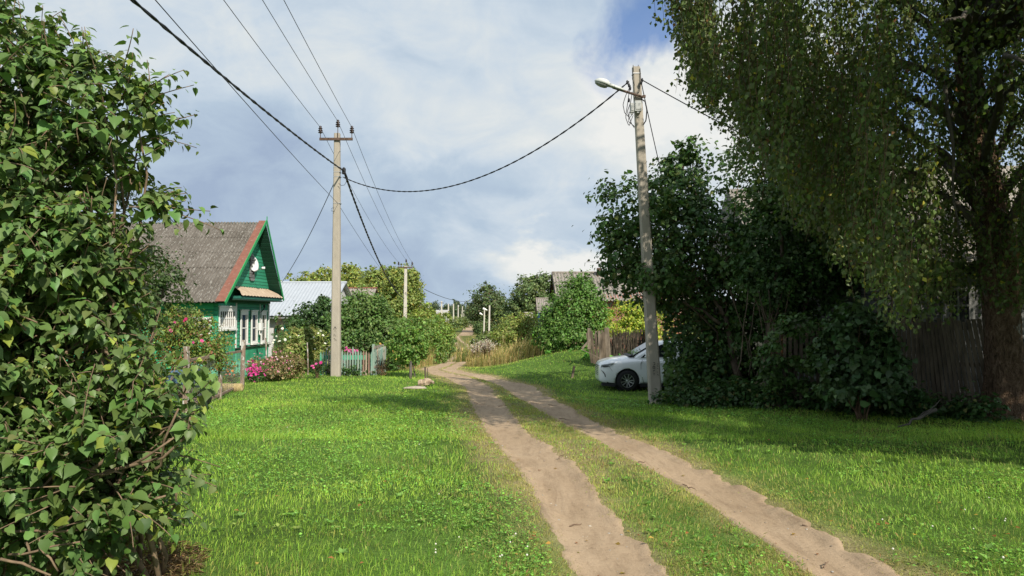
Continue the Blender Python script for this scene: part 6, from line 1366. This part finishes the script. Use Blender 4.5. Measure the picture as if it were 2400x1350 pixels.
# far forest: one mass
fb = []
for k in range(640):
    D = rng.uniform(400, 640); a = rng.uniform(-.5, .5); x = a * D; zb_ = Tz(x, D); h_ = rng.uniform(10, 14) + (D - 400) * .008 + 2 * (fbm(np.array([a * 9.]), np.array([3.]), 3)[0] - .5) * 5
    con = rng.random() < .6
    for j in range(4 if con else 2):
        f = j / 4; fb.append((x, D, zb_ + h_ * (.3 + .6 * f) if con else zb_ + h_ * (.45 + .25 * f), (1.9 if con else 3) * (1.05 - .85 * f * (1 if con else .3)), 2, h_ * (.17 if con else .25)))
pos, out = blob_points(fb, 190000, .5, 14, .4); n = len(pos)
nr = unit(out + .6 * rng.normal(size=(n, 3))); tp = unit(np.cross(nr, rng.normal(size=(n, 3))))
o = leaves('distant_forest', pos, tp, nr, rng.uniform(.7, 1.7, n), tints(n, (0.1, 0.135, 0.07), .25, [(0.16, 0.19, 0.075), (0.065, 0.1, 0.06)], [.25, .3]), None); tag(o, 'far mixed forest along the skyline', 'forest', None, 'stuff')
q = []
fb = []
for k in range(70):
    D = rng.uniform(215, 380); a = rng.uniform(-.14, -.066) ; x = a * D; fb.append((x, D, Tz(x, D) + rng.uniform(.4, 1.4), rng.uniform(1.5, 3), 2, rng.uniform(.8, 1.8)))
for k in range(60):
    D = rng.uniform(230, 380); a = rng.uniform(-.048, .25); x = a * D; fb.append((x, D, Tz(x, D) + rng.uniform(1.2, 3.5), rng.uniform(1.5, 3), 2, rng.uniform(1.5, 3.5)))
pos, out = blob_points(fb, 26000, .25, 30, .5); k = pos[:, 2] > T(pos[:, 0], pos[:, 1]); pos, out = pos[k], out[k]; n = len(pos); nr = unit(out + .5 * rng.normal(size=(n, 3)))
o = leaves('hill_thicket', pos, unit(np.cross(nr, rng.normal(size=(n, 3)))), nr, rng.uniform(.4, .9, n), tints(n, (0.12, 0.165, 0.055), .25, [(0.2, 0.24, 0.065)], .3), None); tag(o, 'scrubby thicket covering the far hillside', 'thicket', None, 'stuff')

# ------------------------------------------------------------------ big lilac by the lamp pole
LIL = (0.075, 0.14, 0.038)
LB = blobs_px([(1560, 560, 130, 120, 18.6, 1.2), (1610, 440, 75, 95, 18.8, .8), (1720, 470, 110, 110, 19.2, 1.1), (1470, 500, 75, 75, 18.4, .7), (1450, 610, 50, 60, 18.2, .5), (1650, 650, 170, 130, 18.9, 1.3), (1620, 800, 110, 110, 18.6, .9), (1615, 360, 22, 34, 18.8, .3), (1565, 400, 26, 36, 18.7, .3), (1680, 365, 40, 34, 19, .4), (1740, 380, 40, 40, 19.2, .45), (1600, 890, 80, 45, 18.0, .7), (1560, 640, 60, 50, 17.1, .45), (1545, 470, 40, 45, 17.2, .35), (1700, 880, 120, 60, 18.2, .8), (1780, 560, 90, 120, 19.3, 1), (1770, 790, 90, 100, 17.9, .6), (1730, 700, 110, 90, 17.8, .6), (1660, 560, 110, 90, 18, .6), (1820, 700, 60, 70, 17.9, .5)])
lil = thing('lilac_bush', 'huge dark lilac bush half hiding the car and lamp pole', 'bush', (X(1690, 18.6), 18.6, Tz(X(1690, 18.6), 18.6)))
B = np.array(LB); pos, out = blob_points(LB, 44000, .17, 26, .5)
k = (pos[:, 2] > T(pos[:, 0], pos[:, 1]) + .05)
pxx = pos[:, 0] / pos[:, 1] * F + 1200; pz = pos[:, 2]
k &= ~((pos[:, 1] < 21.0) & (pxx < 1556) & (pos[:, 2] < 1.75))
k &= sun_gap(pos, (3.5, 23.4, .8), 1.5, .92) & sun_gap(pos, (3.1, 22.5, .5), .9, .85)
pos, out = pos[k], out[k]; n = len(pos)
nr = unit(out * .8 + [0, 0, .5] + .5 * rng.normal(size=(n, 3))); tp = unit(out * .4 + .6 * rng.normal(size=(n, 3)) - [0, 0, .8]); tp = unit(tp - nr * (tp * nr).sum(1, keepdims=True))
leaves('foliage', pos, tp, nr, .092 * np.exp(rng.normal(0, .22, n)), tints(n, LIL, .22, [(0.13, 0.16, 0.04)], .06, pos, .8, .25), lil, 'heart', GLOSSY_LEAF)
mb = MB(); b0 = np.array([X(1715, 18.6), 18.6, Tz(5.5, 18.6)])
for k in range(26):
    q = B[rng.integers(len(B))]; s0 = b0 + np.array([rng.normal(0, .35), rng.normal(0, .3), -.1]); mb.tube(wobble(s0, q[:3] + unit(rng.normal(size=3)) * q[3:6] * .7, 9, .3), np.linspace(.05, .01, 9), 6)
for px0, py0, px1, py1, D, r_ in ((1735, 900, 1700, 740, 17.6, .11), (1700, 740, 1660, 690, 17.6, .06), (1745, 880, 1760, 720, 17.8, .06), (1690, 760, 1600, 705, 17.4, .045), (1740, 800, 1700, 640, 17.8, .05)):
    mb.tube(wobble(P(px0, py0, D), P(px1, py1, D), 7, .08), np.linspace(r_, r_ * .5, 7), 8)
mb.build('trunk', BARK, lil, smooth=True)
mb = MB()   # dead twiggy tangle inside the left flank
for k in range(420):
    c = P(1640 + 75 * rng.normal(), 650 + 55 * rng.normal(), 17.7 + .25 * rng.normal()); e = c + rng.normal(size=3) * np.array([.28, .12, .2]); mb.tube(wobble(c, e, 4, .08), [.006, .005, .003, .002], 3, cap=False)
mb.build('dead_twigs', M('dead_twig', (0.1, 0.06, 0.03), .95, .4, 9, bmp=0), lil)['kind'] = 'stuff'

# leafy tree behind the pickets with a cut stub
dt = thing('leafy_tree', 'dark leafy tree with a sawn bark stripped stub beside the lilac', 'tree', (X(1835, 16.2), 16.2, Tz(5.9, 16.2)))
DBL = blobs_px([(1850, 560, 130, 130, 16.8, 1.2), (1930, 480, 140, 120, 17.2, 1.3), (1830, 420, 110, 100, 17.4, 1.1), (1800, 660, 90, 60, 16.3, .6), (1960, 620, 60, 80, 17, .8), (1860, 350, 70, 50, 17.6, .7), (1980, 400, 110, 100, 17.6, 1.1)])
DBL += blobs_px([(1870, 800, 90, 70, 14.4, .4), (1830, 860, 60, 50, 14.7, .4), (1925, 875, 60, 50, 14.2, .35), (1985, 760, 40, 50, 14.4, .3), (1880, 790, 100, 60, 16.6, .5), (1810, 810, 60, 90, 16.5, .4), (1850, 700, 90, 60, 16.6, .5), (1940, 850, 70, 50, 15.6, .4)])
crown(dt, DBL, 33000, .1, (0.075, 0.135, 0.038), 'diamond', 'foliage', clump=.17, shell=.45, gap=((3.5, 23.4, .8), 1.3, .9))
mb = MB(); b0 = P(1835, 915, 16.2); b0[2] = Tz(b0[0], b0[1]) - .1
mb.tube(wobble(b0, P(1800, 690, 16.3), 8, .1), np.linspace(.09, .06, 8), 8); mb.tube(wobble(b0 + [.1, .1, 0], P(1930, 480, 17), 9, .2), np.linspace(.09, .03, 9), 8); mb.tube(wobble(P(1805, 720, 16.3), P(1830, 430, 17.2), 9, .2), np.linspace(.06, .02, 9), 7)
for k in range(14): mb.tube(wobble(P(1800 + 30 * rng.normal(), 880, 16 + .2 * rng.normal()), P(1790 + 50 * rng.normal(), 680, 16 + .2 * rng.normal()), 6, .08), np.linspace(.018, .008, 6), 5)
mb.build('trunk', BARK, dt, smooth=True)
mb = MB(); mb.tube([P(1812, 905, 15.9), P(1820, 840, 15.8), P(1832, 780, 15.7), P(1846, 745, 15.6)], [.15, .13, .1, .075], 12); mb.build('stub', M('stripped_bark', (0.13, 0.075, 0.04), .9, .4, 5, stretch=(1, 1, .4), bmp=.8, wear=(0.42, 0.2, 0.08), wear_at=.57), dt, smooth=True)
big = plant('broadleaf_bush', 'broad leaved bush in front of the dark pickets', 'bush', blobs_px([(2010, 800, 70, 70, 13.4, .45), (2060, 850, 60, 50, 13.2, .4), (1990, 870, 50, 50, 13.4, .4), (2030, 750, 45, 40, 13.6, .3), (2000, 925, 80, 35, 13.1, .45), (2085, 910, 60, 40, 12.9, .35), (1960, 840, 40, 60, 13.6, .4)]), 5200, .1, (0.06, 0.11, 0.036), .02, 8, templ='heart', bark=TWIG, trunk_name='stem', limb=4, clump=.2, mat=GLOSSY_LEAF)
# scrub along the foot of the fence
fb = []
for k in range(46):
    px = rng.uniform(1560, 2330); y = 16.9 - (px - 1560) / 770 * 4.6 + rng.normal() * .3; x = X(px, y); fb.append((x, y, Tz(x, y) + .18, .38, .35, .22 + .12 * rng.random()))
pos, out = blob_points(fb, 13000, .3, 25, .3); k = pos[:, 2] > T(pos[:, 0], pos[:, 1]) + .03; pos, out = pos[k], out[k]; n = len(pos); nr = unit(out * .4 + [0, 0, .9] + .45 * rng.normal(size=(n, 3))); tp = unit(out + .8 * rng.normal(size=(n, 3)) - [0, 0, .3])
o = leaves('undergrowth', pos, unit(tp - nr * (tp * nr).sum(1, keepdims=True)), nr, rng.uniform(.05, .11, n), tints(n, (0.05, 0.105, 0.028), .25, [(0.13, 0.13, 0.04)], .08), None, 'heart', LEAF); tag(o, 'low leafy undergrowth along the foot of the dark pickets', 'undergrowth', None, 'stuff')

# ------------------------------------------------------------------ weeping birch
gb = G(2352, 986); bt = thing('birch_tree', 'huge old weeping birch with rough brown trunk at the right edge', 'tree', gb)
bark, nt, b = nmat('birch_bark')
f1 = noise(nt, 13, 9, .75, (1.2, 1.2, .42), dist=.9); f2 = noise(nt, 2.2, 6, .65, (1, 1, .7)); vo = nd(nt, 'ShaderNodeTexVoronoi'); tcx = nd(nt, 'ShaderNodeTexCoord'); mp = nd(nt, 'ShaderNodeMapping'); mp.inputs['Scale'].default_value = (13, 13, 5); nt.links.new(tcx.outputs['Object'], mp.inputs[0]); nt.links.new(mp.outputs[0], vo.inputs[0])
v = ramp(nt, f1, [(.36, (0.045, 0.03, 0.02)), (.5, (0.17, 0.11, 0.07)), (.66, (0.3, 0.21, 0.145))])
v = mix(nt, ramp(nt, f2, [(.6, (0, 0, 0)), (.66, (1, 1, 1))]), v, (0.45, 0.43, 0.38))
nt.links.new(v, b.inputs['Base Color']); b.inputs['Roughness'].default_value = .95; b.inputs['Specular IOR Level'].default_value = .1
bump(nt, b, math_(nt, 'ADD', f1, math_(nt, 'MULTIPLY', vo.outputs['Distance'], .8)), 1.0, .05)
yb_ = gb[1] + .25
path = np.array([gb + [.02, .25, -.2], P(2356, 940, yb_), P(2354, 850, yb_), P(2350, 740, yb_), P(2340, 620, yb_ + .02), P(2318, 480, yb_ + .05), P(2295, 330, yb_ + .1), P(2272, 180, yb_ + .15), P(2250, 0, yb_ + .2), P(2240, -250, yb_ + .3), P(2245, -520, yb_ + .4)])
rad = np.array([.46, .34, .30, .29, .30, .27, .24, .215, .19, .15, .08]) * 1.0
tt = np.linspace(0, 1, 70); s_ = np.linspace(0, 1, len(path)); pts = np.stack([np.interp(tt, s_, path[:, i]) for i in range(3)], 1); rr = np.interp(tt, s_, rad)
V = []; n_ = 40
for i in range(70):
    for j in range(n_):
        a = 6.283 * j / n_; fl = 1 + .1 * math.sin(5 * a + 1.1 + tt[i] * 3) * (1 - tt[i]) ** 2 + .16 * max(0, .08 - tt[i]) / .08 * math.sin(4 * a) + .07 * (vnoise(np.array([a * 5.]), np.array([tt[i] * 30.]))[0] - .5) * 2 + .05 * (vnoise(np.array([a * 12.]), np.array([tt[i] * 60.]))[0] - .5) * 2
        if j == 0: f0 = fl
        V.append(pts[i] + rr[i] * fl * np.array([math.cos(a), math.sin(a), 0]))
mb = MB(); mb.add(V, [(i * n_ + j, i * n_ + (j + 1) % n_, (i + 1) * n_ + (j + 1) % n_, (i + 1) * n_ + j) for i in range(69) for j in range(n_)]); mb.build('trunk', bark, bt, smooth=True)
CC = np.array([8.3, 11.7]); lim = MB(); limbs = []
for k in range(30):
    i = int(28 + k * 40 / 30); s0 = pts[min(i, 69)]; a = k * 2.4 + rng.normal() * .3; R0 = rng.uniform(.5, .95); e = np.array([CC[0] + 5.7 * R0 * math.cos(a), CC[1] + 3.9 * R0 * math.sin(a), s0[2] + rng.uniform(.2, 1.8)])
    q = wobble(s0, e, 9, .3, .9); limbs.append(q); lim.tube(q, np.linspace(.085, .018, 9), 7)
lim.tube(wobble(P(2215, 200, 11.2), P(2248, 560, 11.3), 9, .06), np.linspace(.03, .012, 9), 6)
lim.tube(wobble(P(2390, 90, 10.8), P(2275, 260, 11.), 7, .05), np.linspace(.03, .01, 7), 6)
lim.build('limb', GREYBARK, bt, smooth=True)
def low_edge(x):   # how low the hanging shoots reach
    return np.interp(x, [2.3, 2.9, 3.2, 3.7, 4.45, 5.1, 5.7, 6.4, 8, 14.5], [5.8, 4.8, 4.4, 3.85, 2.9, 2.1, 1.55, 1.6, 1.75, 2.8])
tw = MB(); LP = []; 
def in_crown(x, y): return ((x - CC[0]) / 6.0) ** 2 + ((y - CC[1]) / 4.2) ** 2 < 1
ns = 0
while ns < 3300:
    xb_ = rng.uniform(2.3, 14.4); yb2 = rng.uniform(7.3, 15.9)
    if xb_ < .232 * yb2 or not in_crown(xb_, yb2) or (xb_ > 10.8 and rng.random() < .55): continue
    if 6.25 < xb_ < 6.75 and rng.random() < .8: continue
    if yb2 < 11.5 and abs(xb_ / yb2 * F + 1200 - 2305) < 80 and rng.random() < .86: continue
    zj = rng.normal() * .3; spread = rng.uniform(.08, .22); topj = rng.random()
    for _ in range(rng.integers(5, 12)):
        x = xb_ + rng.normal() * spread; y = yb2 + rng.normal() * spread
        rr_ = ((x - CC[0]) / 6.0) ** 2 + ((y - CC[1]) / 4.2) ** 2
        ztop_dome = 10.5 - 4.2 * rr_ + rng.normal() * .4; zl = 1.65 + (float(low_edge(x * 11 / max(y, 9.0))) - 1.65) * max(y, 9.0) / 11 + max(-.2, zj) + abs(rng.normal()) * .3
        if ztop_dome < zl + .5: ztop_dome = zl + .5 + rng.random() * .6
        zt = zl + (ztop_dome - zl) * np.clip(topj ** 1.15 + rng.normal() * .12, 0.02, 1)
        L_ = rng.uniform(.8, 2.2); zb_ = max(zl, zt - L_); zt = zb_ + L_ * rng.uniform(.8, 1); ns += 1
        k = max(3, int((zt - zb_) / .3)); p0_ = np.array([x, y, zt]); dr = rng.normal(size=2) * .1
        q = np.array([p0_ + np.array([dr[0] * f + .05 * math.sin(f * 5 + x * 9), dr[1] * f + .05 * math.cos(f * 4 + y * 9), -(zt - zb_) * f]) for f in np.linspace(0, 1, k + 1)])
        tw.tube(q, np.linspace(.006, .002, k + 1), 3, cap=False)
        m_ = int((zt - zb_) / .033); f = rng.random(m_); LP.append(np.stack([np.interp(f, np.linspace(0, 1, k + 1), q[:, i]) for i in range(3)], 1) + rng.normal(size=(m_, 3)) * np.array([.045, .045, .02]))
for q in limbs:   # inner spray along the limbs
    m_ = 500; f = rng.random(m_) ** .7; c = np.stack([np.interp(f, np.linspace(0, 1, 9), q[:, i]) for i in range(3)], 1); LP.append(c + rng.normal(size=(m_, 3)) * np.array([.5, .45, .35]))
tw.build('twig', TWIG, bt)
pos = np.concatenate(LP); pos = pos[pos[:, 2] > .9]; pos = pos[sun_gap(pos, (3.5, 23.4, .8), 1.5, .92) & sun_gap(pos, (5.75, 9.3, 3.4), .85, .97) & sun_gap(pos, (3.6, 10.6, 5.2), .7, .9)]; n = len(pos)
tp = unit(np.array([0, 0, -.9]) + .6 * rng.normal(size=(n, 3))); nr = unit(rng.normal(size=(n, 3)) * np.array([1, 1, .5]) + [0.1, -.2, .25]); nr = unit(nr - tp * (nr * tp).sum(1, keepdims=True))
leaves('foliage', pos, tp, nr, .074 * np.exp(rng.normal(0, .2, n)), tints(n, (0.1, 0.14, 0.036), .2, [(0.36, 0.33, 0.05), (0.2, 0.1, 0.04)], [.02, .006], pos, .6, .2), bt, 'diamond', LEAF)
print('birch leaves', n)

# unseen high canopy of the birch, shaped to shade the lawn, track and strands
cb = [(8.6, 6.8, 0, 4.6, 2.6, 1.2), (6.4, 6.6, 0, 2.4, 2.0, 1.1), (11.2, 6.2, 0, 3.0, 2.7, 1.3), (4.4, 7.3, 0, 1.7, 1.3, .7), (2.9, 8.2, 0, 1.6, 1.1, .7), (1.4, 9.3, 0, 1.3, .8, .6)]
cb3 = [(7.6, 4.5, 5.6, 1.3, 1.0, .6), (6.4, 6.0, 6.0, 1.3, 1.0, .6), (9.4, 3.9, 5.0, 2.0, 1.2, .7), (11.8, 3.5, 5.0, 2.2, 1.2, .7), (8.2, 4.9, 5.3, 1.2, 1.0, .6), (9.7, 5.0, 5.5, 2.5, 1.4, .8), (12.3, 4.6, 5.6, 2.4, 1.5, .8), (8.0, 6.6, 6.0, 1.5, 1.2, .7), (10.5, 6.8, 6.3, 2.5, 1.3, .8)]
cb = [(x, y, .431 * (y + ry * .6) + 2.2 + rz, rx, ry, rz) for x, y, z, rx, ry, rz in cb] + cb3
pos, out = blob_points(cb, 74000, .2, 34, .25)
k = (pos[:, 2] > .431 * pos[:, 1] + 2.0) & (pos[:, 1] > 2.7 + .4 * np.sin(pos[:, 0] * 2.1))
k &= sun_gap(pos, (5.75, 9.4, 3.4), 1.35) & sun_gap(pos, (3.7, 10.5, 5.2), .8, .8)
pos, out = pos[k], out[k]; n = len(pos); nr = unit(out + [0, 0, .6] + .6 * rng.normal(size=(n, 3)))
leaves('shade_canopy', pos, unit(np.cross(nr, rng.normal(size=(n, 3)))), nr, .11 * np.exp(rng.normal(0, .2, n)), tints(n, (0.085, 0.108, 0.03), .2), bt)
lm2 = MB()
for x, y, z, rx, ry, rz in cb:
    for j in range(3): lm2.tube(wobble(pts[50 + 4 * j], (x + rng.normal() * rx * .4, y + rng.normal() * ry * .4, z), 10, .3, .6), np.linspace(.09, .012, 10), 7)
lm2.build('canopy_limb', GREYBARK, bt, smooth=True)

gq = G(1552, 938)
plant('pole_weeds', 'dark weeds at the foot of the leaning lamp pole', 'weeds', [(gq[0], gq[1] - .05, gq[2] + .1, .16, .14, .15), (gq[0] + .3, gq[1], gq[2] + .05, .2, .15, .1)], 260, .08, (0.07, 0.12, 0.035), .006, 4, bark=TWIG, trunk_name='stalk', crown_name='foliage', limb=0, sprigs=0)
